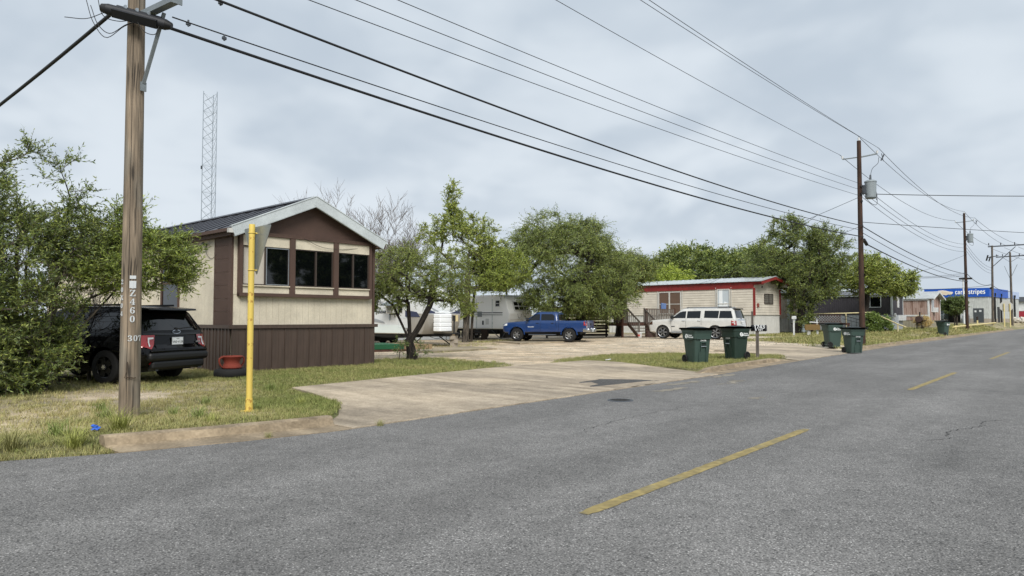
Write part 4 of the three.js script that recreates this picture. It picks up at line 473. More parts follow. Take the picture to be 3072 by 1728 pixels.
  const lp = mesh('licence_plate', plane(0.3, 0.15), licence(0.3, 0.15, [['JKR 3081', 0.6, 110]]), o, true); lp.rotation.y = -Math.PI / 2; lp.position.set(-2.735, 0.66, 0); mesh('underbody', [box(4.2, 0.14, 1.0, 0, 0.5, 0), rod([fx, R, -0.75], [fx, R, 0.75], 0.05), rod([rx, R, -0.75], [rx, R, 0.75], 0.07), rod([-2.2, 0.42, 0.3], [-1.2, 0.42, 0.3], 0.06)], X.black, o); mesh('grille', press(skin, [[-0.6, 0.7], [-0.6, 1.0], [0.6, 1.0], [0.6, 0.7]], 'x', 1, 0.014), X.black, o);
  const dx = -0.33, dz = -0.944; o.rotation.y = Math.atan2(-dz, dx); o.position.set(33.75, H(33.2, -25.2), -25.35); o.position.y += 0.06;
}
const blackCar = (() => { // black SUV seen from behind
  const o = thing('sport_utility_vehicle', 'glossy black sport utility vehicle parked behind the wooden utility pole', 'car'); const black = M('#030304', 0.7, { physical: true, specularIntensity: 0.05, clearcoat: 0.6, clearcoatRoughness: 0.02 }), R = 0.375, fx = 1.5, rx = -1.36;
  const g = cut(loft([[2.3, 0.3, -2.2, 0.36, 0.86, 0.3, 0.2], [2.46, 0.4, -2.42, 0.42, 0.95, 0.4, 0.25], [2.52, 0.62, -2.5, 0.64, 0.985, 0.4, 0.26], [2.5, 0.82, -2.46, 0.78, 0.995, 0.4, 0.24], [2.44, 0.94, -2.38, 0.86, 0.992, 0.42, 0.22], [2.3, 1.02, -2.36, 1.04, 0.985, 0.45, 0.22], [1.28, 1.12, -2.34, 1.16, 0.955, 0.3, 0.2, 0.02], [0.62, 1.52, -2.08, 1.56, 0.79, 0.2, 0.16], [0.42, 1.64, -1.98, 1.66, 0.735, 0.24, 0.18], [0.2, 1.7, -1.85, 1.7, 0.62, 0.2, 0.16, 0.015], [-0.1, 1.725, -1.4, 1.72, 0.25, 0.1, 0.1]]), [...wellCut(fx, R + 0.07, R, 0.98), ...wellCut(rx, R + 0.07, R, 0.98)]), skin = skinOf(g);
  mesh('body', smooth(g, 0.5), black, o);
  for (const s of [-1, 1]) {
    for (const P of [[[1.05, 1.17], [0.55, 1.5], [0.2, 1.56], [0.2, 1.17]], [[0.12, 1.17], [0.12, 1.56], [-0.72, 1.57], [-0.78, 1.18]], [[-0.92, 1.19], [-0.86, 1.57], [-1.62, 1.55], [-2.05, 1.2]]]) mesh('side_window', press(skin, P, 'z', s, 0.012), X.glass, o);
    for (const [a, b] of [[[0.16, 1.15], [0.16, 0.45]], [[-0.85, 1.15], [-0.8, 0.7]]]) mesh('painted_door_gap', press(skin, strip(a, b, 0.012), 'z', s, 0.004), M('#1c1d20', 0.5), o);  // strips painted on in place of recessed door gaps
    const tl = sub('tail_lamp', o); mesh('red_lens', press(skin, [[s * 0.93, 0.84], [s * 0.955, 1.07], [s * 0.6, 1.07], [s * 0.64, 0.86], [s * 0.76, 0.77]], 'x', -1, 0.016), redLens, tl); mesh('red_lens', press(skin, [[-2.0, 1.06], [-2.34, 1.07], [-2.38, 0.8], [-2.22, 0.86]], 'z', s, 0.014), redLens, tl); mesh('reversing_lens', press(skin, [[s * 0.78, 1.02], [s * 0.64, 1.02], [s * 0.65, 0.985], [s * 0.75, 0.98], [s * 0.755, 0.83], [s * 0.79, 0.82]], 'x', -1, 0.024), clearLens, tl);
    mesh('exhaust', [cyl(0.045, 0.045, 0.2, -2.38, 0.34, s * 0.62, 16, 0, Math.PI / 2), new THREE.TorusGeometry(0.045, 0.007, 6, 18).rotateY(Math.PI / 2).translate(-2.48, 0.34, s * 0.62)], X.steel, o); mesh('reflector', press(skin, [[s * 0.45, 0.44], [s * 0.45, 0.48], [s * 0.75, 0.5], [s * 0.78, 0.44]], 'x', -1, 0.012), redLens, o);
    mesh('roof_rail', bar([0.1, 1.73, s * 0.62], [-1.7, 1.74, s * 0.6], 0.04, 0.03), X.black, o); mesh('mirror', rbox(0.12, 0.18, 0.24, 0.98, 1.2, s * 1.06, 0.05), black, o);
    for (const x of [fx, rx]) rim('wheel', R, 0.25, { ratio: 0.62, spokes: 5, sw: 0.14, twin: false, lugs: true }, o, [x, R, s * 0.84], [X.blackGloss, X.chrome]);
  }
  const spoilerG = extrude(shape([[-1.8, 1.7], [-2.28, 1.66], [-2.3, 1.62], [-1.9, 1.6]]), 1.36, 0.015).translate(0, 0, -0.68); mesh('spoiler', spoilerG, M('#0b0c0d', 0.25), o);
  mesh('rear_window', press(skin, [[-0.82, 1.17], [-0.7, 1.55], [0.7, 1.55], [0.82, 1.17]], 'x', -1, 0.01), X.glass, o); mesh('wiper', [bar([-2.36, 1.2, 0.05], [-2.32, 1.24, 0.55], 0.03, 0.02), cyl(0.04, 0.04, 0.05, -2.37, 1.19, 0, 10, 0, Math.PI / 2)], X.black, o);
  mesh('tailgate_bar', press(skin, [[-0.86, 1.06], [-0.86, 1.11], [0.86, 1.11], [0.86, 1.06]], 'x', -1, 0.014), M('#16181b', 0.2), o); mesh('emblem', [press(skin, ell(0.0, 1.135, 0.115, 0.045), 'x', -1, 0.02, 0.05)], X.chrome, o); mesh('emblem', press(skin, ell(0.0, 1.135, 0.1, 0.034), 'x', -1, 0.026, 0.05), M('#10161f', 0.3), o);
  mesh('bumper', [rbox(0.22, 0.2, 1.7, -2.44, 0.6, 0, 0.08, 4), rbox(0.16, 0.2, 1.5, -2.44, 0.42, 0, 0.07, 3)], M('#0c0d0e', 0.5), o); mesh('bumper_top', rbox(0.2, 0.05, 1.6, -2.43, 0.72, 0, 0.02), black, o); for (const s of [-0.62, 0.62]) mesh('painted_tailgate_gap', press(skin, strip([s, 0.78], [s, 1.06], 0.012), 'x', -1, 0.006), gapShadeM, o);
  const lp = mesh('licence_plate', [rbox(0.32, 0.17, 0.012, 0, 0, 0, 0.006)], plateM, o); lp.rotation.y = -Math.PI / 2; lp.position.set(-2.43, 0.93, 0.0); const lf = mesh('licence_plate_face', plane(0.305, 0.155), licence(0.3, 0.15, [['TEXAS', 0.17, 50], ['VND·4128', 0.62, 112]]), o, true); lf.rotation.y = -Math.PI / 2; lf.position.set(-2.4375, 0.93, 0.0);
  mesh('badge', rbox(0.01, 0.03, 0.12, -2.42, 0.9, 0.62, 0.004), X.chrome, o); mesh('underbody', [box(4.2, 0.12, 1.5, 0, 0.32, 0), rod([rx, R, -0.8], [rx, R, 0.8], 0.06)], X.black, o);
  const dx = -0.358, dz = -0.934; o.rotation.y = Math.atan2(-dz, dx); o.scale.setScalar(1.05); o.position.set(6.75, 0.045, -19.1); return o;
})();

// ------------------------------------------------------------------ travel trailers
{ // white trailer with the grey nose; local: front towards +z, x across, origin under its front left corner
  const W = 2.6, L = 8.2, yb = 0.66, o = thing('travel_trailer', 'white travel trailer with rounded grey nose and a propane cover on its hitch', 'travel trailer', [25.0, H(26, -28), -27.5]);
  const white = M('#e3e6e6', 0.3, { physical: true, clearcoat: 0.6, map: T.grunge }), greyCap = M('#a29d94', 0.35, { map: T.grunge }), navy = M('#2e3550', 0.4), silver = M('#8e9295', 0.4);
  const side = (P) => extrude(shape(P), W - 0.1, 0.05, { bevelSegments: 3 }).rotateY(-Math.PI / 2).translate(W - 0.05, 0, 0); // shape x -> z
  const nose = (t) => { const y = lerp(yb, 3.15, t); return [0.95 * Math.pow(Math.sin(Math.PI * clamp(0.12 + 0.78 * t, 0, 1)), 0.55) - 0.25 + 0.12 * (1 - t), y]; };
  mesh('body', side([[-L, yb], [-0.75, yb], [-0.75, 3.2], [-L + 0.25, 3.2], [-L, 2.9]]), white, o);
  const noseMesh = (name, g, m, p) => { g = new TessellateModifier(0.12, 5).modify(clean(g)); const q = g.attributes.position; for (let i = 0; i < q.count; i++) q.setZ(i, q.getZ(i) + nose(clamp((q.getY(i) - yb) / (3.15 - yb)))[0] + 0.004); g.computeVertexNormals(); return mesh(name, g, m, p); };
  const up = [], lo = []; for (let i = 0; i <= 10; i++) { up.push(nose(lerp(0.42, 1, i / 10))); lo.push(nose(lerp(0.0, 0.42, i / 10))); }
  mesh('nose_cap', smooth(side([[-0.75, nose(0.42)[1]], ...up, [-0.3, 3.2], [-0.75, 3.2]]), 0.7), white, o); mesh('lower_nose_cap', smooth(side([[-0.75, yb], ...lo, [-0.75, nose(0.42)[1] - 0.004]]), 0.7), greyCap, o);
  mesh('lower_trim', box(0.03, 0.42, L - 0.9, -0.012, yb + 0.25, -L / 2 - 0.35), M('#cfd8d6', 0.35), o);
  mesh('stripe', [extrude(shape([[-0.8, 1.58], [0.35, 1.56], [0.1, 1.82], [-0.2, 1.86], [-0.8, 1.92]]), 0.012).rotateY(-Math.PI / 2).translate(-0.008, 0, 0)], navy, o);
  mesh('swoosh', extrude(shape([[-3.9, 1.55], [-3.2, 1.46], [-2.6, 1.32], [-2.45, 1.22], [-2.9, 1.26], [-3.9, 1.36]]), 0.012).rotateY(-Math.PI / 2).translate(-0.01, 0, 0), silver, o);
  mesh('swoosh', extrude(shape([[-3.8, 2.6], [-3.1, 2.5], [-2.5, 2.32], [-1.9, 2.05], [-2.6, 2.26], [-3.2, 2.42], [-3.8, 2.5]]), 0.012).rotateY(-Math.PI / 2).translate(-0.01, 0, 0), silver, o);
  mesh('lettering', text('SUNDANCE', 0.155, 0.01).rotateY(-Math.PI / 2).translate(-0.014, 1.84, -2.65), M('#2d3138', 0.5), o);
  const w = sub('window', o); mesh('frame', rbox(0.03, 1.0, 0.4, -0.01, 2.35, -3.42, 0.08), X.black, w); mesh('pane', rbox(0.03, 0.92, 0.32, -0.02, 2.35, -3.42, 0.06), X.glass, w);
  const w2 = sub('window', o); mesh('frame', rbox(0.03, 0.66, 1.0, -0.012, 2.14, -1.55, 0.08), X.black, w2); mesh('pane', rbox(0.03, 0.56, 0.9, -0.022, 2.14, -1.55, 0.06), X.glass, w2);
  mesh('hatch', box(0.02, 0.5, 0.8, -0.012, 1.25, -0.9), white, o); mesh('hatch', box(0.03, 0.34, 0.5, -0.012, 1.1, -5), white, o); mesh('hatch_frame', [box(0.03, 0.02, 0.84, -0.016, 1.51, -0.9), box(0.03, 0.02, 0.84, -0.016, 0.99, -0.9), box(0.03, 0.52, 0.02, -0.016, 1.25, -0.49), box(0.03, 0.52, 0.02, -0.016, 1.25, -1.31)], X.whiteTrim, o); mesh('grab_rail', box(0.05, 0.5, 0.05, -0.03, 1.65, -2.05), X.galv, o); mesh('outlet', cyl(0.06, 0.06, 0.03, -0.01, 0.86, -0.6, 12, 0, Math.PI / 2), X.black, o);
  for (const s of [0, 1]) { noseMesh('nose_swoosh', extrude(shape([[0, 0], [0.5, -0.32], [0.95, -0.42], [0.55, -0.24]].map(([x, y]) => [s ? -x : x, y])), 0.012).translate(s ? W - 0.1 : 0.1, 2.22, 0), silver, o); noseMesh('nose_stripe', extrude(shape([[0, 0], [0.95, 0.02], [0.55, 0.1], [0, 0.26]].map(([x, y]) => [s ? -x * 0.8 : x, y])), 0.012).translate(s ? W - 0.06 : 0.06, 1.74, 0), navy, o); }
  noseMesh('nose_emblem', extrude(shape(ell(0, 0, 0.32, 0.13)), 0.015).translate(1.3, 2.35, 0), M('#d5d9d9', 0.3), o); mesh('nose_lamp', cyl(0.09, 0.09, 0.04, 0.85, 1.8, nose(0.46)[0] + 0.01, 14, Math.PI / 2), X.steel, o);
  mesh('frame_rail', [bar([0.3, 0.58, -1.5], [W / 2, 0.62, 1.55], 0.08, 0.14), bar([W - 0.3, 0.58, -1.5], [W / 2, 0.62, 1.55], 0.08, 0.14), box(0.1, 0.16, 7.4, 0.35, 0.56, -4.4), box(0.1, 0.16, 7.4, W - 0.35, 0.56, -4.4), box(0.5, 0.12, 0.5, W / 2, 0.64, 1.3)], X.black, o);
  mesh('coupler', [rod([W / 2, 0.66, 1.5], [W / 2, 0.66, 1.85], 0.06), box(0.14, 0.1, 0.2, W / 2, 0.7, 1.8)], X.black, o); mesh('tongue_jack', [rod([W / 2 + 0.1, 0.45, 1.45], [W / 2 + 0.1, 1.62, 1.45], 0.04, 10), box(0.13, 0.28, 0.13, W / 2 + 0.1, 1.5, 1.45)], X.black, o); mesh('jack_head', box(0.16, 0.34, 0.14, W / 2 + 0.22, 1.5, 1.48), M('#c9b98f', 0.6), o);
  { const pc = sub('propane_cover', o); for (let i = 0; i < 4; i++) mesh('cover_band', rbox(0.9 - i * 0.012, 0.235, 0.52, W / 2 - 0.28, 0.92 + i * 0.232, 0.98, 0.05), M('#e9ecee', 0.3), pc); mesh('cover_top', rbox(0.78, 0.08, 0.42, W / 2 - 0.28, 1.8, 0.98, 0.04), M('#e9ecee', 0.3), pc); }
  mesh('stabiliser', [bar([0.3, 0.55, -0.7], [0.2, 0.02, 0.25], 0.05, 0.05), bar([0.3, 0.08, -0.5], [0.32, 0.5, 0.1], 0.04, 0.04), box(0.2, 0.03, 0.2, 0.2, 0.01, 0.25)], X.black, o); mesh('stabiliser', [bar([W - 0.3, 0.55, -0.7], [W - 0.2, 0.02, 0.25], 0.05, 0.05)], X.black, o);
  for (const z of [-4.6, -5.55]) for (const x of [0.18, W - 0.18]) { const wg = sub('wheel', o); wg.position.set(x, 0.34, z); mesh('tyre', lathe([[0.2, -0.1], [0.32, -0.1], [0.345, -0.05], [0.345, 0.05], [0.32, 0.1], [0.2, 0.1], [0.2, -0.1]], 26).rotateZ(Math.PI / 2), X.rubber, wg); mesh('rim', cyl(0.2, 0.2, 0.12, 0, 0, 0, 20, 0, Math.PI / 2), X.white, wg); }
  mesh('hoses', [tube([[W / 2 - 0.2, 0.62, 1.2], [W / 2 - 0.3, 0.35, 1.3], [W / 2 - 0.05, 0.36, 1.5], [W / 2 + 0.05, 0.6, 1.55]], 0.018), tube([[0.6, 0.6, 0.2], [0.9, 0.42, 0.7], [1.1, 0.6, 1.1]], 0.015)], X.black, o); mesh('under_tank', [box(1.6, 0.2, 1.8, W / 2, 0.52, -2.6), box(1.8, 0.4, 2.4, W / 2 - 0.1, 0.4, -5.2)], X.black, o);
  const ac = thing('window_air_conditioner', 'window air conditioner under a grey metal hood on the white travel trailer', 'air conditioner', [24.82, 2.02, -29.15]); mesh('case', rbox(0.4, 0.4, 0.62, 0, 0, 0, 0.03), X.offwhite, ac); mesh('grille', [1, 2, 3, 4, 5].map((i) => box(0.02, 0.03, 0.4, -0.205, -0.2 + i * 0.065, 0)), X.black, ac); mesh('frame', [box(0.1, 0.5, 0.06, 0.16, 0, 0.36), box(0.1, 0.5, 0.06, 0.16, 0, -0.36), box(0.1, 0.06, 0.78, 0.16, -0.24, 0)], X.black, ac); mesh('hood', [box(0.62, 0.02, 1.15, -0.16, 0.34, 0.02, 0, 0, 0.42)], X.galvDull, ac);
  const bs = thing('block_stack', 'stack of grey concrete blocks holding up the trailer tongue', 'block stack', [26.3, H(26.3, -25.95), -25.95]); for (let i = 0; i < 3; i++) { const a = i % 2 ? Math.PI / 2 : 0.12; const g = [box(0.4, 0.19, 0.035, 0, 0, 0.09), box(0.4, 0.19, 0.035, 0, 0, -0.09), box(0.035, 0.188, 0.15, 0.18, 0, 0), box(0.035, 0.188, 0.15, -0.18, 0, 0), box(0.04, 0.188, 0.15, 0, 0, 0)].map((q) => q.rotateX(i === 0 ? Math.PI / 2 * 0 : 0).rotateY(a)); const b = mesh('concrete_block', g, X.block, bs); b.position.y = 0.095 + i * 0.195; } mesh('wood_shim', box(0.32, 0.05, 0.25, 0, 0.62, 0), X.paleWood, bs);
  const dk = thing('low_deck', 'low wooden deck half covered with green turf beside the travel trailer', 'deck', [21.6, H(21.6, -25), -25.6], -0.30); mesh('joist_frame', [box(3.3, 0.22, 0.05, 0, 0.15, 1.2), box(0.05, 0.22, 2.4, 1.62, 0.151, 0), box(0.05, 0.22, 2.4, -1.62, 0.151, 0), box(3.3, 0.22, 0.05, 0, 0.15, -1.2)], X.paleWood, dk); for (let i = 0; i < 12; i++) mesh('deck_board', box(3.36, 0.035, 0.19, 0, 0.28, -1.1 + i * 0.2), X.paleWood, dk); mesh('green_turf', [box(1.9, 0.02, 2.4, -0.75, 0.31, 0.03), box(1.9, 0.2, 0.02, -0.75, 0.21, 1.245)], M('#1e5a3a', 0.95, { map: T.grunge }), dk); mesh('kick_board', box(2.6, 0.09, 0.06, -0.5, 0.045, 1.28), X.redWood, dk);
  for (const [x, z, a] of [[20.9, -26.2, 0.3], [22.6, -27.3, 1.1], [23.3, -26.3, 0.1]]) { const b = thing('concrete_block', 'loose grey concrete block lying under the travel trailer', 'concrete block', [x, H(x, z), z], a, 'loose blocks under the trailer'); mesh('block', [box(0.4, 0.19, 0.035, 0, 0.095, 0.08), box(0.4, 0.19, 0.035, 0, 0.095, -0.08), box(0.035, 0.188, 0.14, 0.18, 0.095, 0), box(0.035, 0.188, 0.14, -0.18, 0.095, 0), box(0.035, 0.188, 0.14, 0, 0.095, 0)], X.block, b); }
}
{ // older white camper with lapped metal siding, under a shed roof
  const W = 2.4, L = 7.5, yb = 0.72, o = thing('travel_trailer', 'older white lap sided camper with grey stripes and a front window', 'travel trailer', [35.5, H(36, -30), -29.9]); const white = M('#f4f5f5', 0.35);
  const P = [[-L, yb], [-0.35, yb], [-0.05, 1.35], [0.0, 1.7], [-0.32, 2.7], [-0.62, 3.0], [-L, 3.0]]; mesh('body', extrude(shape(P), W - 0.06, 0.03).rotateY(-Math.PI / 2).translate(W - 0.03, 0, 0), white, o);
  const ribs = []; for (let y = yb + 0.1; y < 2.95; y += 0.115) { const zf = y < 1.35 ? lerp(-0.35, -0.05, (y - yb) / 0.63) : y < 1.7 ? -0.02 : y < 2.7 ? lerp(0, -0.32, y - 1.7) : lerp(-0.32, -0.6, (y - 2.7) / 0.3); ribs.push(box(0.05, 0.04, L + zf - 0.05, -0.003, y, (zf - L) / 2)); ribs.push(box(W - 0.06, 0.04, 0.05, W / 2, y, zf - 0.002)); } mesh('siding_ribs', ribs, white, o);
  for (let i = 0; i < 3; i++) mesh('stripe', box(0.02, 0.06, 2.6, -0.014, 1.62 + i * 0.095, -1.9), M('#454b52', 0.5), o);
  const dr = sub('door', o); mesh('door_edge', box(0.04, 2.0, 0.05, -0.015, 1.72, -1.5), X.whiteTrim, dr); mesh('door_edge', box(0.04, 2.05, 0.05, -0.015, 1.72, -2.95), X.whiteTrim, dr); mesh('hinge', box(0.03, 0.08, 0.06, -0.03, 1.1, -1.48), X.galv, dr);
  for (const [z, y, h, w2] of [[-1.02, 2.42, 0.46, 0.42]]) { const wn = sub('window', o); mesh('frame', rbox(0.05, h, w2, -0.015, y, z, 0.06), X.white, wn); mesh('pane', [rbox(0.03, h * 0.36, w2 - 0.1, -0.032, y + h * 0.21, z, 0.02), rbox(0.03, h * 0.36, w2 - 0.1, -0.032, y - h * 0.21, z, 0.02)], X.glass, wn); }
  const fw = sub('window', o); { const gz = (y) => lerp(0, -0.32, y - 1.7) + 0.012; const fr = rbox(1.62, 0.72, 0.05, 0, 0, 0, 0.1), pn = [rbox(0.44, 0.56, 0.03, -0.49, 0, 0.02, 0.02), rbox(0.44, 0.56, 0.03, 0, 0, 0.02, 0.02), rbox(0.44, 0.56, 0.03, 0.49, 0, 0.02, 0.02)], br = box(1.5, 0.05, 0.03, 0, -0.02, 0.035); const A = mesh('frame', fr, X.white, fw), B = mesh('pane', pn, X.glass, fw), C = mesh('bar', br, X.white, fw); for (const m of [A, B, C]) { m.rotation.x = -0.31; m.position.set(1.35, 2.25, gz(2.25) + 0.02); } }
  mesh('vent', box(0.03, 0.36, 0.42, -0.02, 1.7, -2.65), X.galvDull, o); mesh('hatch', [box(0.025, 0.4, 0.3, -0.018, 1.2, -1.95), box(0.03, 0.12, 0.12, -0.03, 1.3, -1.92)], X.white, o); mesh('outlet', [box(0.03, 0.28, 0.14, -0.018, 1.12, -2.35)], X.steel, o); mesh('graffiti', [[0.9, 1.62, 0.3], [1.25, 1.6, -0.4], [1.5, 1.66, 0.5], [1.72, 1.6, -0.5], [1.0, 1.46, 1.2]].map(([x, y, a]) => box(0.03, 0.28, 0.012, x, y, -0.005, 0, 0, a)), X.black, o);
  mesh('frame_rail', [box(0.1, 0.14, L + 0.4, 0.4, yb - 0.12, -L / 2 - 0.3), box(0.1, 0.14, L + 0.4, W - 0.4, yb - 0.12, -L / 2 - 0.3), bar([0.4, 0.6, -0.6], [W / 2, 0.55, 1.0], 0.08, 0.1), bar([W - 0.4, 0.6, -0.6], [W / 2, 0.55, 1.0], 0.08, 0.1)], X.black, o); mesh('stabiliser', [bar([0.2, 0.65, -1.8], [0.2, 0.02, -0.9], 0.04), bar([0.2, 0.65, -0.4], [0.2, 0.02, -0.9], 0.04)], X.steel, o); mesh('hitch_bottle', [cyl(0.16, 0.16, 0.5, W / 2, 1.05, 0.45, 16), new THREE.SphereGeometry(0.16, 14, 8).translate(W / 2, 1.3, 0.45)], X.white, o); mesh('under_tank', [box(1.9, 0.3, 3.2, W / 2, 0.5, -2.9), box(1.6, 0.5, 0.6, W / 2, 0.35, -0.9)], X.black, o);
  for (const z of [-4.2, -5.0]) for (const x of [0.15, W - 0.15]) { const wg = sub('wheel', o); wg.position.set(x, 0.32, z); mesh('tyre', lathe([[0.18, -0.09], [0.3, -0.09], [0.32, -0.04], [0.32, 0.04], [0.3, 0.09], [0.18, 0.09], [0.18, -0.09]], 24).rotateZ(Math.PI / 2), X.rubber, wg); mesh('rim', cyl(0.18, 0.18, 0.1, 0, 0, 0, 18, 0, Math.PI / 2), X.white, wg); }
  // corrugated white panel and dark wooden steps beside it
  const y0 = H(34, -33), pn = thing('metal_fence_panel', 'white corrugated metal panel standing between the two trailers', 'fence panel', [31.4, y0, -34.8], -0.42); for (let i = 0; i < 7; i++) mesh('corrugation', [rbox(5.2, 0.2, 0.05, 0, 0.1 + i * 0.205, 0, 0.03)], M('#cdd3d8', 0.35, { metalness: 0.3, map: T.grunge }), pn);
  const st = thing('camper_steps', 'dark wooden steps stacked below the door of the older camper', 'steps', [35.0, H(35, -32.4), -32.3], 0); for (let i = 0; i < 4; i++) mesh('tread', box(0.75, 0.05, 1.3, -0.08 * (3 - i) + 0.02, 0.12 + i * 0.18, 0), X.darkWood, st); mesh('side', box(0.6, 0.62, 0.05, 0, 0.31, 0.62), X.darkWood, st); mesh('side', box(0.6, 0.62, 0.05, 0, 0.31, -0.62), X.darkWood, st);
  // shed roof over the camper
  const sh = thing('shed_roof', 'sagging tin shed roof on posts above the older white camper', 'shed roof', [36.6, H(36, -32) + 0.3, -36.3]); const rm = M('#c8d2d8', 0.35, { metalness: 0.5, map: T.grunge }); for (let i = 0; i < 8; i++) { const m = mesh('roof_sheet', [box(1.0, 0.015, 5.0), ...[-0.4, -0.15, 0.1, 0.35].map((x) => box(0.05, 0.03, 5.0, x, 0.015, 0))], rm, sh); m.rotation.z = 0.3; m.rotation.y = 0; m.position.set(-4.2 + i * 0.955, 2.75 + i * 0.29, 0.4 + (i % 2) * 0.05); } mesh('rafter', [bar([-4.4, 2.62, 2.7], [3.2, 4.95, 2.7], 0.06, 0.16), bar([-4.4, 2.62, -1.8], [3.2, 4.95, -1.8], 0.06, 0.16)], X.darkWood, sh); mesh('front_beam', [box(4.2, 0.24, 0.08, 1.0, 3.22, 2.62), box(3.0, 0.9, 0.05, 1.6, 3.72, 2.5)], X.darkWood, sh); mesh('post', [box(0.1, 4.9, 0.1, 3.1, 2.45, 2.6)], X.darkWood, sh); mesh('post', [box(0.1, 2.7, 0.1, -4.3, 1.35, -1.8)], X.darkWood, sh); mesh('back_wall', box(4.6, 3.6, 0.06, 0.9, 1.8, -5.2), X.darkWood, sh);
}
{ // wooden porch in front of the red trimmed home
  const y = H(43, -25), o = thing('wooden_porch', 'weathered brown wooden porch with balusters and two stair rails', 'porch', [44.2, y, -25.4], -0.45); const dh = 1.05;
  for (let i = 0; i < 14; i++) mesh('deck_board', box(4.6, 0.04, 0.135, 0.8, dh, -1.4 + i * 0.14), X.wood, o); mesh('rim_joist', [box(4.6, 0.22, 0.05, 0.8, dh - 0.13, 0.53), box(0.05, 0.22, 1.95, -1.5, dh - 0.131, -0.45)], X.redWood, o); for (const x of [-1.45, 0.55, 3.05]) mesh('post', box(0.12, dh + 1.0, 0.12, x, (dh + 1.0) / 2, 0.5), X.redWood, o);
  const rail = (x0, x1) => { mesh('top_rail', box(x1 - x0, 0.05, 0.09, (x0 + x1) / 2, dh + 0.95, 0.5), X.wood, o); for (let x = x0 + 0.1; x < x1 - 0.05; x += 0.15) mesh('baluster', box(0.09, 0.98, 0.025, x, dh + 0.45, 0.56), X.greyWood, o); }; rail(0.55, 3.05); rail(-1.45, -1.1);
  for (let i = 0; i < 5; i++) mesh('stair_tread', box(1.35, 0.045, 0.28, -0.35, dh - 0.2 - i * 0.2, 0.7 + i * 0.27), X.wood, o); for (const x of [-1.06, 0.36]) { mesh('stringer', bar([x, dh - 0.05, 0.55], [x, 0.02, 1.95], 0.05, 0.24), X.wood, o); mesh('stair_post', box(0.09, 1.15, 0.09, x, 0.57, 1.95), X.greyWood, o); mesh('stair_post', box(0.09, 1.1, 0.09, x, dh + 0.45, 0.56), X.greyWood, o); mesh('hand_rail', bar([x, dh + 1.0, 0.5], [x, 1.08, 2.05], 0.05, 0.12), X.greyWood, o); for (let k = 1; k < 6; k++) { const t = k / 6; mesh('baluster', bar([x, lerp(dh + 0.95, 1.0, t), lerp(0.55, 1.95, t)], [x, lerp(dh - 0.05, 0.1, t), lerp(0.55, 1.95, t)], 0.035), X.greyWood, o); } }
  mesh('door_screen', box(1.1, 2.0, 0.06, -0.35, dh + 1.0, -1.45), X.darkWood, o); mesh('lower_skirt', box(2.4, 0.8, 0.03, 1.8, 0.42, 0.46), M('#4a3531', 0.8, { map: T.streak }), o);
  const tp = solo('blue_tarpaulin', new RoundedBoxGeometry(0.7, 0.45, 0.12, 4, 0.05), M('#6079a8', 0.7), 'crumpled blue tarpaulin bundle on the porch rail', 'tarpaulin'); { const p = tp.geometry.attributes.position; for (let i = 0; i < p.count; i++) { const s = 0.75 + 0.6 * fbm(p.getX(i) * 7 + 3, p.getY(i) * 7 + p.getZ(i) * 5, 700, 3); p.setXYZ(i, p.getX(i) * s, p.getY(i) * s, p.getZ(i) * s); } tp.geometry.computeVertexNormals(); } tp.position.set(46.3, y + 2.2, -24.3);
  const bk = thing('bucket', 'white plastic bucket with a red label at the foot of the porch', 'bucket', [42.3, H(42.3, -24.2), -24.0]); mesh('pail', lathe([[0, 0.01], [0.13, 0.01], [0.16, 0.37], [0.17, 0.37], [0.17, 0.33], [0.165, 0.33]], 24), X.white, bk); mesh('label', new THREE.CylinderGeometry(0.155, 0.145, 0.14, 20, 1, true, -2.4, 1.5).translate(0, 0.17, 0), M('#b4564c', 0.6), bk); mesh('handle', tube([[0.17, 0.34, 0], [0.1, 0.28, 0.14], [-0.1, 0.28, 0.14], [-0.17, 0.34, 0]], 0.006), X.galv, bk);
  const fc = thing('board_fence', 'old dark horizontal board fence behind the blue pickup truck', 'fence', [41.6, H(41, -28.5), -28.6], -0.3); for (let i = 0; i < 9; i++) mesh('fence_board', box(5.6, 0.16, 0.03, 0.02 * (i % 3), 0.2 + i * 0.22, 0, 0, 0, 0.01 * ((i % 3) - 1)), X.darkWood, fc); for (const x of [-2.7, 0, 2.7]) mesh('post', box(0.1, 2.2, 0.1, x, 1.1, -0.08), X.darkWood, fc);
}

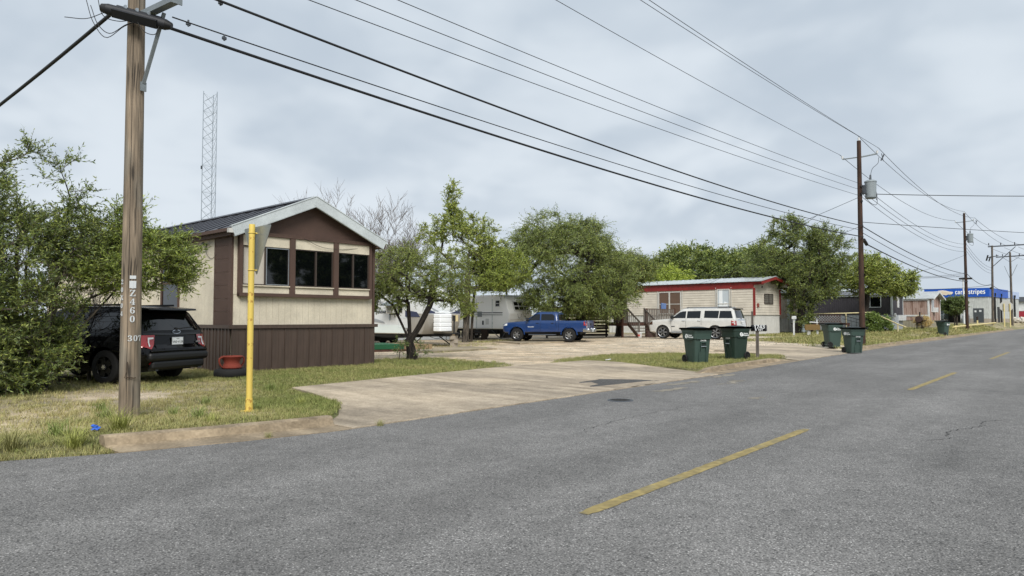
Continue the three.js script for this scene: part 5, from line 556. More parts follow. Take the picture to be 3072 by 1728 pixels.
// ------------------------------------------------------------------ poles and cables
function utilityPole(label, [x, z], h, r, mat, group, tilt = [0, 0]) { const o = thing('utility_pole', label, 'utility pole', [x, H(x, z) - 0.05, z], 0, group); o.rotation.set(tilt[0], 0, tilt[1]); const n = 14, P = []; for (let i = 0; i <= n; i++) P.push([lerp(r, r * 0.68, i / n), h * i / n]); P.push([0, h + 0.01]); const g = lathe(P, 20), uv = g.attributes.uv, p = g.attributes.position; for (let i = 0; i < uv.count; i++) uv.setXY(i, uv.getX(i) * 0.95, p.getY(i)); mesh('shaft', g, mat, o, true); return o; }
const P1 = [4.47, -11.29], P2 = [41.1, -9.75], P3 = [91, -11.0], P4 = [120.8, -11.5], P5 = [137.2, -10.5];
const y1 = H(...P1), y2 = H(...P2), y3 = H(...P3), y4 = H(...P4);
{
  const o = utilityPole('weathered grey brown wooden utility pole with white number plates and a splice case', P1, 11.6, 0.147, X.pole, undefined, [0.0, 0.005]);
  const cam = Math.atan2(-P1[0], -P1[1]); // the numbered side faces the street corner
  const face = sub('number_tags', o); face.rotation.y = cam + 0.12; const R = (y) => lerp(0.147, 0.1, y / 11.6) + 0.004;
  const plate = M('#d4d7d8', 0.35, { metalness: 0.3 });
  mesh('metal_tag', [box(0.085, 0.05, 0.004, 0.0, 2.17, R(2.2)), box(0.09, 0.11, 0.003, 0.0, 2.06, R(2.1)), box(0.02, 0.1, 0.006, 0.0, 2.05, R(2.1) + 0.002)], plate, face);
  [['Z', 1.93], ['4', 1.80], ['6', 1.67], ['0', 1.54]].forEach(([c, y]) => mesh('number_plate', text(c, 0.095, 0.004, fontSerif).translate(0.0, y, R(y)), plate, face)); [['3', -0.03, 0], ['0', 0.055, 0], ['7', 0.135, 0.4]].forEach(([c, x, a]) => { const g = text(c, 0.085, 0.004, fontSerif); if (a) g.rotateZ(0.2); g.rotateY(x * 6); mesh('number_plate', g.translate(Math.sin(x * 6) * R(1.25), 1.25, Math.cos(x * 6) * R(1.25)), plate, face); });
  [['2', 2.1], ['0', 1.98], ['X', 1.86], ['0', 1.74], ['4', 1.62]].forEach(([c, y]) => { const g = text(c, 0.07, 0.004, fontSerif); g.translate(0, 0, R(y)); g.rotateY(-1.15); mesh('number_plate', g.translate(0, y, 0), plate, face); });
  // long drying check down the shaft and a knot
  const ck = []; for (let i = 0; i < 40; i++) { const a = i / 40, y0 = lerp(0.1, 9, a), yb = lerp(0.1, 9, (i + 1) / 40), A = -0.42 + 0.06 * (fbm(i * 0.5, 0, 720, 2) - 0.5), B = -0.42 + 0.06 * (fbm((i + 1) * 0.5, 0, 720, 2) - 0.5); const rr = (y) => lerp(0.147, 0.1, y / 11.6) + 0.0005; ck.push(bar([Math.sin(A) * rr(y0), y0, Math.cos(A) * rr(y0)], [Math.sin(B) * rr(yb), yb, Math.cos(B) * rr(yb)], 0.007, 0.004)); } mesh('drying_check', ck, M('#1d1813', 0.95), face); mesh('knot', [tube([[-0.07, 0.66, 0.155], [-0.03, 0.67, 0.168], [0.03, 0.655, 0.168], [0.06, 0.66, 0.158]], 0.007, 12, 5), tube([[-0.09, 0.66, 0.145], [-0.06, 0.78, 0.16], [-0.055, 0.9, 0.16]], 0.004, 8, 4)], M('#3a2c20', 0.95), face);
  // offset bracket and brace
  mesh('offset_arm', [bar([0.02, 6.2, 0.1], [0.18, 6.27, 0.95], 0.1, 0.1), box(0.16, 0.14, 0.02, 0.18, 6.27, 0.96)], X.galvDull, o); mesh('brace', [bar([0.06, 5.15, 0.15], [0.2, 6.2, 0.5], 0.045, 0.045), box(0.09, 0.14, 0.02, 0.055, 5.1, 0.155)], X.galvDull, o);
  mesh('crossarm', [bar([-1.2, 10.9, 0.14], [1.2, 10.9, 0.14], 0.1, 0.12)].map((g) => g.rotateY(Math.PI / 2)), X.polePale, o); mesh('insulator', [[-1.1, 0], [1.1, 0]].map(([z]) => cyl(0.05, 0.04, 0.15, 0.14, 11.03, z, 12)), X.galv, o); mesh('insulator', cyl(0.05, 0.04, 0.18, 0, 11.7, 0, 12), X.galv, o); mesh('insulator', [7.4, 7.75, 8.1].map((y) => cyl(0.045, 0.045, 0.1, 0.0, y, 0.2, 12)), X.black, o);
}
const pole2 = utilityPole('brown wooden utility pole with a grey transformer above the pair of roadside bins', P2, 11.3 - y2, 0.155, X.poleDark, undefined, [0, -0.012]);
const pole3 = utilityPole('farther brown wooden utility pole with a grey transformer before the white shop', P3, 13.2 - y3, 0.17, X.poleDark);
for (const [o, top] of [[pole2, 11.25 - y2], [pole3, 13.1 - y3]]) {
  mesh('insulator', [cyl(0.045, 0.06, 0.2, 0, top + 0.12, 0, 12)], X.white, o); mesh('crossarm', [bar([0.05, top - 0.85, 0], [0.2, top - 0.75, 0.85], 0.06, 0.06), bar([0.0, top - 0.85, 0], [-0.2, top - 0.9, -0.8], 0.06, 0.06)], X.galvDull, o); mesh('insulator', [cyl(0.05, 0.06, 0.14, 0.2, top - 0.66, 0.85, 12)], X.white, o); mesh('insulator', cyl(0.05, 0.06, 0.14, -0.2, top - 0.8, -0.8, 12), X.white, o);
  const tf = sub('transformer', o); tf.position.set(0.22, top - 3.1, 0.38); mesh('tank', [cyl(0.27, 0.29, 0.86, 0.05, 0.43, 0.1, 24), cyl(0.24, 0.29, 0.05, 0.05, -0.02, 0.1, 24), lathe([[0.31, 0.84], [0.31, 0.9], [0.2, 0.96], [0, 0.97]], 24).translate(0.05, 0, 0.1)], M('#8f989c', 0.5, { map: T.grunge }), tf); mesh('bushing', [cyl(0.06, 0.045, 0.3, 0.05, 1.1, 0.1, 12)], X.steel, tf); mesh('bracket', box(0.1, 0.5, 0.3, -0.12, 0.45, -0.12), X.steel, tf); mesh('lead', [tube([[0.05, 1.2, 0.1], [0.1, 1.6, 0.2], [0.25, 1.9, 0.45], [0.2, 2.2, 0.5]], 0.012), tube([[0.3, 0.5, 0.2], [0.42, 0.2, 0.3], [0.4, -0.35, 0.3], [0.2, -0.3, 0.1], [-0.2, 0.3, -0.3]], 0.014), tube([[0.3, 0.6, 0.15], [0.5, 0.3, 0.3], [0.45, -0.1, 0.3], [0.35, 0.3, 0.25]], 0.012)], X.wire, tf); mesh('cutout_fuse', [rod([0.3, 2.35, 0.75], [0.22, 2.0, 0.6], 0.035), rod([0.3, 2.4, 0.62], [0.2, 1.95, 0.72], 0.02)], X.steel, tf);
  mesh('spool_insulator', [0, 0.4, 0.8].map((d) => cyl(0.05, 0.05, 0.1, -0.1, top - 3.3 + d, 0.12, 12)), X.black, o);
}
mesh('splice_case', [rod([0.25, 5.75, 0.1], [0.85, 5.55, 0.1], 0.09, 10)], X.black, pole2);
const pole4 = utilityPole('leaning pale grey utility pole with a long crossarm near the white shop', P4, 12.0 - y4, 0.17, X.polePale, undefined, [0.02, 0.045]); mesh('crossarm', [bar([0, 11.2, -0.5], [0.6, 11.35, 4.4], 0.14, 0.16), bar([0.05, 8.3, 0], [0.35, 11.1, 2.7], 0.09, 0.09)], X.steel, pole4); mesh('insulator', [-0.4, 1, 2.6, 4.3].map((z) => cyl(0.06, 0.06, 0.35, 0.1 + z * 0.12, 11.55, z, 8)), X.black, pole4); mesh('switch_gear', [rod([-0.4, 9.6, -0.6], [0.3, 9.9, 0.7], 0.06), rod([0, 9.2, -0.7], [0, 10, -0.5], 0.1), rod([0, 9.1, -0.4], [0, 9.8, -0.2], 0.08), rod([0, 5.2, -0.3], [0, 5.4, 0], 0.15)], X.black, pole4);
const pole5 = utilityPole('farthest pale grey utility pole with a short double braced crossarm', P5, 11.8, 0.19, X.polePale); mesh('crossarm', [bar([0, 11.1, -1.9], [0.3, 11.2, 2.0], 0.14, 0.16), bar([0, 10.2, 0], [0, 11, -1], 0.05), bar([0, 10.2, 0], [0.1, 11, 1.2], 0.05)], X.steel, pole5); mesh('insulator', [-1.8, -1, 1.2, 1.9].map((z) => cyl(0.06, 0.06, 0.3, 0.05, 11.4, z, 8)), X.black, pole5); mesh('strut', [bar([0, 7.6, -0.1], [0, 9.6, -0.8], 0.06), bar([0, 7.9, 0.1], [0, 9.8, 0.9], 0.06)], X.galvDull, pole5);
const sag = (a, b, s, n = 30) => { const P = []; for (let i = 0; i <= n; i++) { const t = i / n; P.push([lerp(a[0], b[0], t), lerp(a[1], b[1], t) - 4 * s * t * (1 - t), lerp(a[2], b[2], t)]); } return P; };
function cable(name, label, a, b, r, s, group) { return solo(name, tube(sag(a, b, s), r, 40, 5), X.wire, label, name.includes('cable') ? 'cable' : 'wire', group); }
const at1 = (y, dx = 0, dz = 0.2) => [P1[0] + dx, y, P1[1] + dz], at2 = (y, dx = 0, dz = 0.16) => [P2[0] + dx, y, P2[1] + dz], at3 = (y, dx = 0, dz = 0.16) => [P3[0] + dx, y, P3[1] + dz], at4 = (y, dx = 0, dz = 0) => [P4[0] + dx, y, P4[1] + dz];
// telephone cables along the street
cable('telephone_cable', 'thickest black telephone cable running from the splice case to the brown pole', [4.7, 5.98, -10.75], at2(5.95), 0.026, 0.35); cable('telephone_cable', 'black cable on the outer bracket running just above the thickest telephone cable', [4.7, 6.48, -10.3], at2(6.55), 0.022, 0.35); cable('telephone_wire', 'thin support strand between the two black street cables', [4.7, 6.12, -10.65], at2(6.3), 0.011, 0.3);
cable('telephone_cable', 'thick black cable continuing from the brown pole to the farther brown pole', at2(5.6, 0.8), at3(5.6), 0.032, 0.45); cable('telephone_cable', 'second black cable continuing to the farther brown pole above the thick one', at2(6.5), at3(6.4), 0.026, 0.45); cable('telephone_wire', 'thin strand continuing between the two far street cables', at2(6.15), at3(6.0), 0.016, 0.5);
for (const [i, y] of [7.4, 7.75, 8.1].entries()) { cable('secondary_wire', 'thin bare wire of the group of three slung at mid height along the street', at1(y), at2(8.15 + i * 0.33), 0.009, 0.18, 'mid height power wires along the street'); cable('secondary_wire', 'thin bare wire of the group of three slung at mid height beyond the brown pole', at2(8.1 + i * 0.33), at3(8.9 + i * 0.4), 0.013, 0.8, 'mid height power wires beyond the brown pole'); }
for (const [i, [dz, ya, yb]] of [[-0.9, 11.1, 10.55], [0, 11.8, 11.5], [0.95, 11.1, 10.72]].entries()) { cable('power_line', 'high bare power line running over the pole tops towards the brown pole', at1(ya, 0.14, dz * 1.1), at2(yb, 0.2 * Math.sign(dz), dz), 0.01, 0.2, 'high power lines to the brown pole'); cable('power_line', 'high bare power line running on to the farther brown pole', at2(yb, 0.2 * Math.sign(dz), dz), at3(yb + 1.85, 0.2 * Math.sign(dz), dz), 0.014, 0.9, 'high power lines to the farther pole'); cable('power_line', 'high bare power line dropping from the farther brown pole to the long crossarm', at3(yb + 1.85, 0.2 * Math.sign(dz), dz), at4(11.9, 0.3, 1.8 + dz * 1.8), 0.018, 0.5, 'high power lines to the long crossarm'); }
// side street cables on the left
cable('telephone_cable', 'thick black cable leaving the splice case and dropping down the side street', [4.15, 6.22, -11.45], [1.5, 5.3, -46], 0.03, 1.2); cable('telephone_cable', 'second black cable bundled with the one dropping down the side street', [4.2, 6.28, -11.4], [1.7, 5.5, -46], 0.02, 1.15);
{ const sc = thing('splice_case', 'long black telephone splice case strapped across the wooden pole', 'splice case', [0, 0, 0]); const A = [4.02, 6.19, -11.28], B = [4.64, 6.0, -10.72], m = [0, 1, 2].map((i) => (A[i] + B[i]) / 2); mesh('case', [rod(A, B, 0.082, 12), bar(A.map((v, i) => lerp(v, B[i], 0.12)), A.map((v, i) => lerp(v, B[i], 0.88)), 0.13, 0.19)], M('#14161c', 0.6), sc); mesh('end_cap', rod(A.map((v, i) => lerp(v, B[i], -0.1)), A, 0.06, 12, 0.08), X.black, sc); mesh('end_cap', rod(B, A.map((v, i) => lerp(v, B[i], 1.1)), 0.08, 12, 0.05), X.black, sc); mesh('clamp', [0.3, 0.5, 0.7].map((t) => box(0.03, 0.06, 0.05, lerp(A[0], B[0], t), lerp(A[1], B[1], t) + 0.1, lerp(A[2], B[2], t))), X.galv, sc); mesh('drip_loops', [tube([[3.9, 6.3, -11.6], [3.95, 5.95, -11.4], [4.05, 5.82, -11.25], [4.2, 5.95, -11.05], [4.32, 6.02, -10.98]], 0.006), tube([[3.85, 6.4, -11.65], [3.9, 5.98, -11.45], [4.02, 5.76, -11.3], [4.18, 5.92, -11.08], [4.3, 6.01, -11.0]], 0.006), tube([[3.95, 6.45, -11.5], [4.0, 6.1, -11.36], [4.15, 6.02, -11.18], [4.3, 6.05, -11.02]], 0.006), tube([[3.65, 6.12, -11.9], [3.85, 6.08, -11.6], [4.0, 6.15, -11.35]], 0.006), tube([[4.32, 6.0, -10.95], [4.4, 5.84, -10.85], [4.5, 5.82, -10.76], [4.55, 5.95, -10.74]], 0.006)], X.wire, sc); }
for (const [x, y, z, q] of [[4.95, 6.1, -10.66, 0], [5.5, 6.03, -10.6, 0], [5.3, 6.46, -10.35, 0]]) { const c = thing('cable_clamp', 'small dark clamp on the street cables next to the wooden pole', 'clamp', [x, y, z], 0, 'clamps on the cables by the wooden pole'); mesh('jaw', [rbox(0.07, 0.05, 0.04, 0, 0, 0, 0.01), cyl(0.015, 0.015, 0.1, 0, 0.01, 0, 8)], X.steel, c); }
// service drops
cable('service_drop', 'thin service wire slanting from the brown pole down to the porch tree', at2(8.2), [46.5, 4.8, -25], 0.012, 0.25); cable('service_drop', 'thin paired service wire from the street cable to the red trimmed home', [34, 6.35, -9.9], [53.7, 4.4, -24], 0.01, 0.2); cable('service_drop', 'second thin service wire reaching the red trimmed home roof edge', at2(6.6), [53.7, 4.1, -26.5], 0.01, 0.3);
cable('service_drop', 'dark insulated wire crossing the street from the transformer pole to the right', at2(8.3), [62, 9.0, 14], 0.02, 0.35); cable('service_drop', 'long wire crossing the street from below the transformer', at2(6.75), [150, 14.2, 30], 0.016, 1.2); cable('service_drop', 'wire slanting from the farther pole down to the charcoal home', at3(8.6), [75, 4.2, -19], 0.014, 0.3);
for (const [i, [yb, z]] of [[4.3, -18], [4.1, -22], [4.0, -26], [4.4, -30]].entries()) cable('service_drop', 'thin wire fanning from the farther brown pole back over the home roofs', at3(6.6 - i * 0.15), [62 - i * 4, yb + 1.2, z], 0.011, 0.5, 'wires fanning over the roofs'); cable('telephone_cable', 'black cable with a splice lump running low past the shop sign', [60, 4.6, -20], at4(6.3), 0.025, 0.6); cable('telephone_cable', 'far black cable between the two pale grey poles', at4(6.4), [P5[0], 5.9, P5[1]], 0.035, 0.4); cable('telephone_cable', 'far black cable from the farther brown pole to the leaning pale pole', at3(6.4), at4(6.5), 0.03, 0.6); for (let i = 0; i < 3; i++) cable('power_line', 'thin far power line beyond the leaning pale pole', at4(11.6, 0.2, i * 1.6), [P5[0] + 60, 13, P5[1] + 8 + i * 2], 0.02, 1.0, 'far power lines past the pale poles'); for (let i = 0; i < 3; i++) cable('secondary_wire', 'thin far wire between the farther brown pole and the leaning pole', at3(8.9 + i * 0.4), at4(8.0 + i * 0.4), 0.015, 0.5, 'mid height wires to the leaning pole');
{ const lp = thing('parking_lot_light', 'slim white lamp post with a flat dark lamp head before the blue sign', 'lamp post', [118, H(118, -14.6), -14.6]); mesh('post', cyl(0.11, 0.09, 6.4, 0, 3.2, 0, 10), X.white, lp); mesh('lamp_head', rbox(0.5, 0.25, 1.6, 0, 6.5, 0.3, 0.06), X.black, lp); }
{ // far lattice mast
  const d = 110 / 150, o = thing('radio_mast', 'tall slender steel lattice radio mast far behind the brown and cream home', 'mast', [72.6 * d, 0, -145 * d]); const s = 1.05, Ht = 1.55 + (49.72 - 1.55) * d, L = [[-s * 0.98, -s * 0.55], [s * 0.98, -s * 0.55], [0, s * 1.1]].map(([x, z]) => { const a = 0.35; return [x * Math.cos(a) + z * Math.sin(a), -x * Math.sin(a) + z * Math.cos(a)]; }); const st = M('#8f99a3', 0.5, { metalness: 0.4 });
  L.forEach(([x, z]) => mesh('leg', rod([x, 0, z], [x, Ht + 0.3, z], 0.055, 6), st, o)); for (let f = 0; f < 3; f++) { const a = L[f], b = L[(f + 1) % 3], g = []; const n = 26, hh = Ht / n; for (let i = 0; i < n; i++) { const y = i * hh; g.push(rod([a[0], y, a[1]], [b[0], y + hh, b[1]], 0.024, 4), rod([b[0], y, b[1]], [a[0], y + hh, a[1]], 0.024, 4)); if (i % 3 === 0) g.push(rod([a[0], y, a[1]], [b[0], y, b[1]], 0.024, 4)); } mesh('bracing', g, st, o).userData.kind = 'stuff'; } mesh('antenna', [box(0.2, 0.5, 0.2, L[0][0] - 0.1, Ht * 0.68, L[0][1])], X.steel, o);
}

// ------------------------------------------------------------------ signs, bins, letter boxes, odds and ends
{ const y = H(5.95, -10.42), o = thing('yield_sign', 'back of a triangular road sign on a chipped yellow pole', 'road sign', [5.93, y, -10.42], 0); const P = []; for (let i = 0; i <= 10; i++) P.push([0.048, i * 0.3]); P.push([0, 3.0]); mesh('pole', lathe(P, 20), X.yellow, o); mesh('pole_base', [cyl(0.06, 0.056, 0.22, 0, 0.1, 0, 18), box(0.22, 0.02, 0.16, 0, 0.012, 0)], X.yellow, o);
  const sp = new THREE.Shape(), r = 0.06, pts = [[-0.46, 0.4], [0.46, 0.4], [0, -0.4]]; for (let i = 0; i < 3; i++) { const a = pts[(i + 2) % 3], b = pts[i], c = pts[(i + 1) % 3], u = V(a[0] - b[0], a[1] - b[1], 0).normalize(), v = V(c[0] - b[0], c[1] - b[1], 0).normalize(); const p = [b[0] + u.x * r, b[1] + u.y * r], q = [b[0] + v.x * r, b[1] + v.y * r]; i ? sp.lineTo(...p) : sp.moveTo(...p); sp.quadraticCurveTo(...b, ...q); } sp.closePath(); const pl = mesh('sign_plate', extrude(sp, 0.006), M('#a8adab', 0.35, { metalness: 0.55, map: T.grunge }), o); pl.rotation.y = -1.626; pl.position.set(0.085, 2.57, 0.02);
  mesh('clamp', [2.86, 2.26].map((h) => [new THREE.TorusGeometry(0.052, 0.008, 6, 20).rotateX(Math.PI / 2).translate(0, h, 0), rod([0.04, h, 0], [0.1, h, 0.02], 0.014)]).flat(), X.yellow, o); }
function wheelie(body, logo) { // roadside cart: front towards +z
  const o = new THREE.Group(), h = 1.0, ring = (y, w, d) => [[-w, -d], [w, -d], [w, d], [-w, d]].map(([x, z]) => [x, y, z]); const rings = [[0.02, 0.25, 0.24], [0.5, 0.285, 0.285], [0.72, 0.30, 0.305], [0.725, 0.325, 0.33], [0.9, 0.335, 0.345], [0.91, 0.345, 0.36], [1.0, 0.345, 0.365]];
  const g = new THREE.BufferGeometry(), p = [], id = [], m = 24; rings.forEach(([y, w, d]) => { for (let i = 0; i < m; i++) { const a = i / m * Math.PI * 2, c = Math.cos(a), s = Math.sin(a), e = 0.28; p.push(Math.sign(c) * Math.pow(Math.abs(c), e) * w, y, Math.sign(s) * Math.pow(Math.abs(s), e) * d); } }); for (let k = 1; k < rings.length; k++) for (let i = 0; i < m; i++) { const j = (i + 1) % m; id.push((k - 1) * m + i, k * m + i, (k - 1) * m + j, (k - 1) * m + j, k * m + i, k * m + j); } const c0 = p.length / 3; p.push(0, 0.02, 0); for (let i = 0; i < m; i++) id.push(c0, i, (i + 1) % m); g.setAttribute('position', new THREE.Float32BufferAttribute(p, 3)); g.setIndex(id); mesh('tub', smooth(g, 0.5), body, o);
  mesh('lid', [extrude(shape([[-0.37, -0.38], [0.37, -0.38], [0.37, 0.39], [0.25, 0.43], [-0.25, 0.43], [-0.37, 0.39]]), 0.03, 0.012).rotateX(-Math.PI / 2).scale(1, 1, -1).translate(0, 1.01, 0), (() => { const s = new THREE.SphereGeometry(0.36, 18, 6, 0, Math.PI * 2, 0, 1.2); return s.scale(0.92, 0.16, 0.98).translate(0, 1.03, 0); })()], X.binLid, o); mesh('hinge_handle', [rod([-0.26, 1.0, -0.43], [0.26, 1.0, -0.43], 0.022, 8), box(0.04, 0.06, 0.1, -0.24, 0.99, -0.4), box(0.04, 0.06, 0.1, 0.24, 0.99, -0.4)], X.binLid, o);
  mesh('front_recess', [box(0.18, 0.02, 0.03, 0, 0.62, 0.315), box(0.018, 0.26, 0.03, -0.09, 0.5, 0.312), box(0.018, 0.26, 0.03, 0.09, 0.5, 0.312)], body, o); mesh('lift_bar', [rod([-0.09, 0.5, 0.32], [0.09, 0.5, 0.32], 0.014, 8)], X.galv, o); mesh('front_pocket', box(0.16, 0.13, 0.006, 0, 0.56, 0.302), M('#12201c', 0.9), o); mesh('ridge', [box(0.5, 0.04, 0.03, 0, 0.74, 0.33), box(0.016, 0.42, 0.02, -0.13, 0.26, 0.27), box(0.016, 0.42, 0.02, 0.13, 0.26, 0.27), ...[-1, 1].map((s) => box(0.03, 0.04, 0.4, s * 0.325, 0.72, 0))], body, o);
  for (const s of [-1, 1]) { const w = sub('wheel', o); w.position.set(s * 0.275, 0.125, -0.24); mesh('tyre', new THREE.TorusGeometry(0.1, 0.026, 8, 24).rotateY(Math.PI / 2), X.rubber, w); mesh('hub', [cyl(0.03, 0.03, 0.05, 0, 0, 0, 12, 0, Math.PI / 2), ...Array.from({ length: 7 }, (_, i) => box(0.03, 0.18, 0.014).rotateX(i * 0.449))], X.black, w); } mesh('axle', rod([-0.28, 0.125, -0.24], [0.28, 0.125, -0.24], 0.012, 8), X.galv, o);
  const lg = M('#e4e7e6', 0.6); for (const s of [-1, 1]) { const t = sub('side_logo', o); mesh('logo_ring', [new THREE.TorusGeometry(0.055, 0.012, 5, 20), text('RB', 0.07, 0.006).translate(0.02, 0, 0)], lg, t); mesh('logo_words', [text('Texas', 0.045, 0.005).translate(0.18, 0.03, 0), text('Disposal', 0.045, 0.005).translate(0.2, -0.03, 0)], lg, t); t.rotation.y = s * Math.PI / 2; t.position.set(s * 0.338, 0.8, s * 0.05); } mesh('serial_number', text('314 02', 0.05, 0.004).translate(0, 0.68, 0.308), lg, o);
  return o;
}
{ const A = wheelie(X.bin), B = wheelie(X.binDark); const put = (src, label, x, z, turn, s = 1) => { const o = src.clone(); o.name = numbered('wheeled_bin'); o.userData = { label, category: 'bin', group: 'wheeled bins along the street' }; o.position.set(x, Math.max(0.015, H(x, z)), z); o.rotation.y = turn; o.scale.setScalar(s); scene.add(o); };
  put(A, 'green wheeled bin on the grass closest to the concrete driveway', 21.75, -10.2, -0.5, 1.1); put(B, 'darkest green wheeled bin standing beside the black letter box', 24.4, -9.98, -2.0 + Math.PI * 0 , 1.1); put(A, 'green wheeled bin standing on the street edge below the brown pole', 33.6, -8.35, -0.7, 1.08); put(A, 'green wheeled bin set back on the grass behind the bin at the street edge', 36.6, -10.05, 0.75, 1.12); put(A, 'lone green wheeled bin by the kerb in front of the pinkish home', 67.5, -9.85, 1.2, 1.15); }
{ const mb = (label, x, z, h, turn, bm, pm, sq) => { const o = thing('letter_box', label, 'letter box', [x, H(x, z), z], turn); mesh('post', box(0.095, h, 0.095, 0, h / 2, 0), pm, o); const s = new THREE.Shape(); s.moveTo(-0.085, 0); s.lineTo(0.085, 0); s.lineTo(0.085, 0.13); s.absarc(0, 0.13, 0.085, 0, Math.PI); s.closePath(); mesh('box', extrude(s, 0.5, 0.008).translate(0, h + 0.01, -0.2), bm, o); mesh('door', extrude(s, 0.012).scale(1.04, 1.03, 1).translate(0, h + 0.006, 0.31), bm, o); mesh('tray', box(0.16, 0.02, 0.5, 0, h + 0.0, 0.05), pm, o); return o; };
  const b = mb('black letter box numbered 1743 on a grey wooden post', 25.25, -9.5, 0.98, 0.12, X.blackGloss, X.greyWood); const num = M('#e4e6e6', 0.5); for (const s of [-1, 1]) { const t = text('1743', 0.13, 0.004); t.rotateY(s * Math.PI / 2); mesh('house_number', t.translate(s * 0.096, 1.14, 0.1), num, b); const t2 = text('B 101', 0.08, 0.004); t2.rotateY(s * Math.PI / 2); mesh('house_number', t2.translate(s * 0.096, 1.035, 0.08), num, b); } mesh('flag_post', box(0.06, 0.5, 0.06, 0.0, 1.45, -0.17), X.greyWood, b);
  mb('white letter box on a white post beside the pale home gable', 53.6, -17.4, 1.25, 1.57, X.white, X.white); }
{ const o = thing('plank_bench', 'long raw timber plank resting on short white posts near the pale gable', 'bench', [55.4, H(55.4, -16.6), -16.6], -0.1); mesh('plank', box(2.6, 0.42, 0.09, 0, 0.62, 0), M('#9c7d47', 0.8, { map: T.wood }), o); for (const x of [-0.6, -0.35, 1.15]) mesh('leg', box(0.1, 0.45, 0.1, x, 0.22, -0.1), X.offwhite, o); mesh('top_rail', rod([-0.2, 1.0, -0.1], [1.2, 0.95, -0.1], 0.05), X.white, o); mesh('upright', box(0.07, 1.2, 0.07, 1.1, 0.6, -0.12), X.white, o); }
{ const yr = (x, z) => H(x, z), o = thing('pipe_railing', 'pale yellow pipe handrail sloping down towards the street', 'railing', [0, 0, 0]); const R = 0.05; const A = [[64.4, -19.2], [65.4, -16.8], [66.2, -14.9], [65.2, -12.75]]; const T1 = [1.62, 1.66, 1.72, 0.75].map((v, i) => v + yr(...A[i])); const ym = M('#d6cb9f', 0.6, { map: T.rust }); A.forEach(([x, z], i) => mesh('post', rod([x, yr(x, z) - 0.1, z], [x, T1[i], z], R, 10), ym, o)); for (let i = 1; i < 4; i++) mesh('hand_rail', rod([A[i - 1][0], T1[i - 1], A[i - 1][1]], [A[i][0], T1[i], A[i][1]], R, 10), ym, o); mesh('hand_rail', rod([A[3][0], T1[3], A[3][1]], [65.0, T1[3] - 0.25, -12.1], R, 10), ym, o); }
{ const y = H(64, -18.5), o = thing('lattice_railing', 'brown diagonal lattice panel along a low wooden landing', 'railing', [64.6, y, -18.2], -1.1); const g = []; for (let i = -7; i <= 7; i++) for (const s of [-1, 1]) { const c = i * 0.22, xa = Math.max(-1.2, c - 0.28), xb = Math.min(1.2, c + 0.28); if (xb > xa) g.push(bar([xa, 1.2 + s * (xa - c), s * 0.008], [xb, 1.2 + s * (xb - c), s * 0.008], 0.04, 0.012)); } mesh('lattice', g, X.redWood, o); mesh('rail', [box(2.5, 0.06, 0.06, 0, 1.5, 0), box(2.5, 0.06, 0.06, 0, 0.9, 0)], X.redWood, o); mesh('landing', [box(4.6, 0.16, 1.2, -0.4, 0.74, -0.6)], X.redWood, o); for (const x of [-2.4, -0.3, 1.8]) mesh('post', box(0.12, 0.7, 0.12, x, 0.35, -0.05), X.redWood, o); mesh('iron_stair_rail', [bar([1.3, 1.5, 0], [2.6, 1.1, 0.4], 0.04), bar([1.3, 1.2, 0], [2.6, 0.8, 0.4], 0.03), ...[0.2, 0.5, 0.8].map((t) => bar([lerp(1.3, 2.6, t), lerp(1.5, 1.1, t), t * 0.4], [lerp(1.3, 2.6, t), 0.3, t * 0.4], 0.03))], X.black, o); }
{ const o = thing('barbecue_smoker', 'dark brown barrel barbecue smoker standing by the charcoal home', 'barbecue', [78.2, H(78, -13.6), -13.4], 0.1); mesh('barrel', [cyl(0.3, 0.3, 1.7, 0, 1.05, 0, 20, 0, Math.PI / 2)], M('#3d2a24', 0.7, { map: T.rust }), o); mesh('fire_box', rbox(0.45, 0.5, 0.5, 1.0, 0.9, 0, 0.03), M('#3d2a24', 0.7, { map: T.rust }), o); mesh('chimney', cyl(0.06, 0.06, 0.5, 0.7, 1.5, 0, 10), X.black, o); for (const [x, z] of [[-0.6, 0.2], [-0.6, -0.2], [0.7, 0.2], [0.7, -0.2]]) mesh('leg', box(0.05, 0.85, 0.05, x, 0.42, z), X.black, o); mesh('side_shelf', box(1.5, 0.04, 0.3, 0, 0.95, 0.42), X.darkWood, o); }
{ const o = thing('stop_sign', 'grey back of an octagonal sign on two pale yellow posts', 'road sign', [122.5, H(122.5, -10.2), -10.0], 0.25); const P = Array.from({ length: 8 }, (_, i) => [Math.cos((i + 0.5) * Math.PI / 4) * 0.85, Math.sin((i + 0.5) * Math.PI / 4) * 0.85]); const m = mesh('plate', extrude(shape(P), 0.02).rotateY(Math.PI / 2).translate(0.1, 3.0, 0), M('#b0b0aa', 0.5), o); for (const z of [-0.28, 0.42]) mesh('post', cyl(0.08, 0.08, 3.4, 0, 1.7, z, 10), M('#cdbd86', 0.6), o); }
{ const o = thing('marker_post', 'short yellow and black gas marker post on the far grass', 'marker post', [105, H(105, -12), -11.6]); mesh('post', cyl(0.09, 0.09, 0.7, 0, 0.35, 0, 10), M('#cdbd86', 0.6), o); mesh('cap', cyl(0.1, 0.1, 0.5, 0, 0.95, 0, 10), X.darkWood, o); const k = thing('pipe_rail', 'low pale yellow pipe laid along the far grass verge', 'pipe', [95, H(95, -11.6) + 0.1, -11.2]); mesh('pipe', [rod([-12, 0.1, 0.0], [24, 0.35, 0.2], 0.09, 8), ...[-11, 0, 12, 23].map((x) => cyl(0.07, 0.07, 0.4, x, 0.06, 0.05, 8))], M('#cdbd86', 0.6), k); }
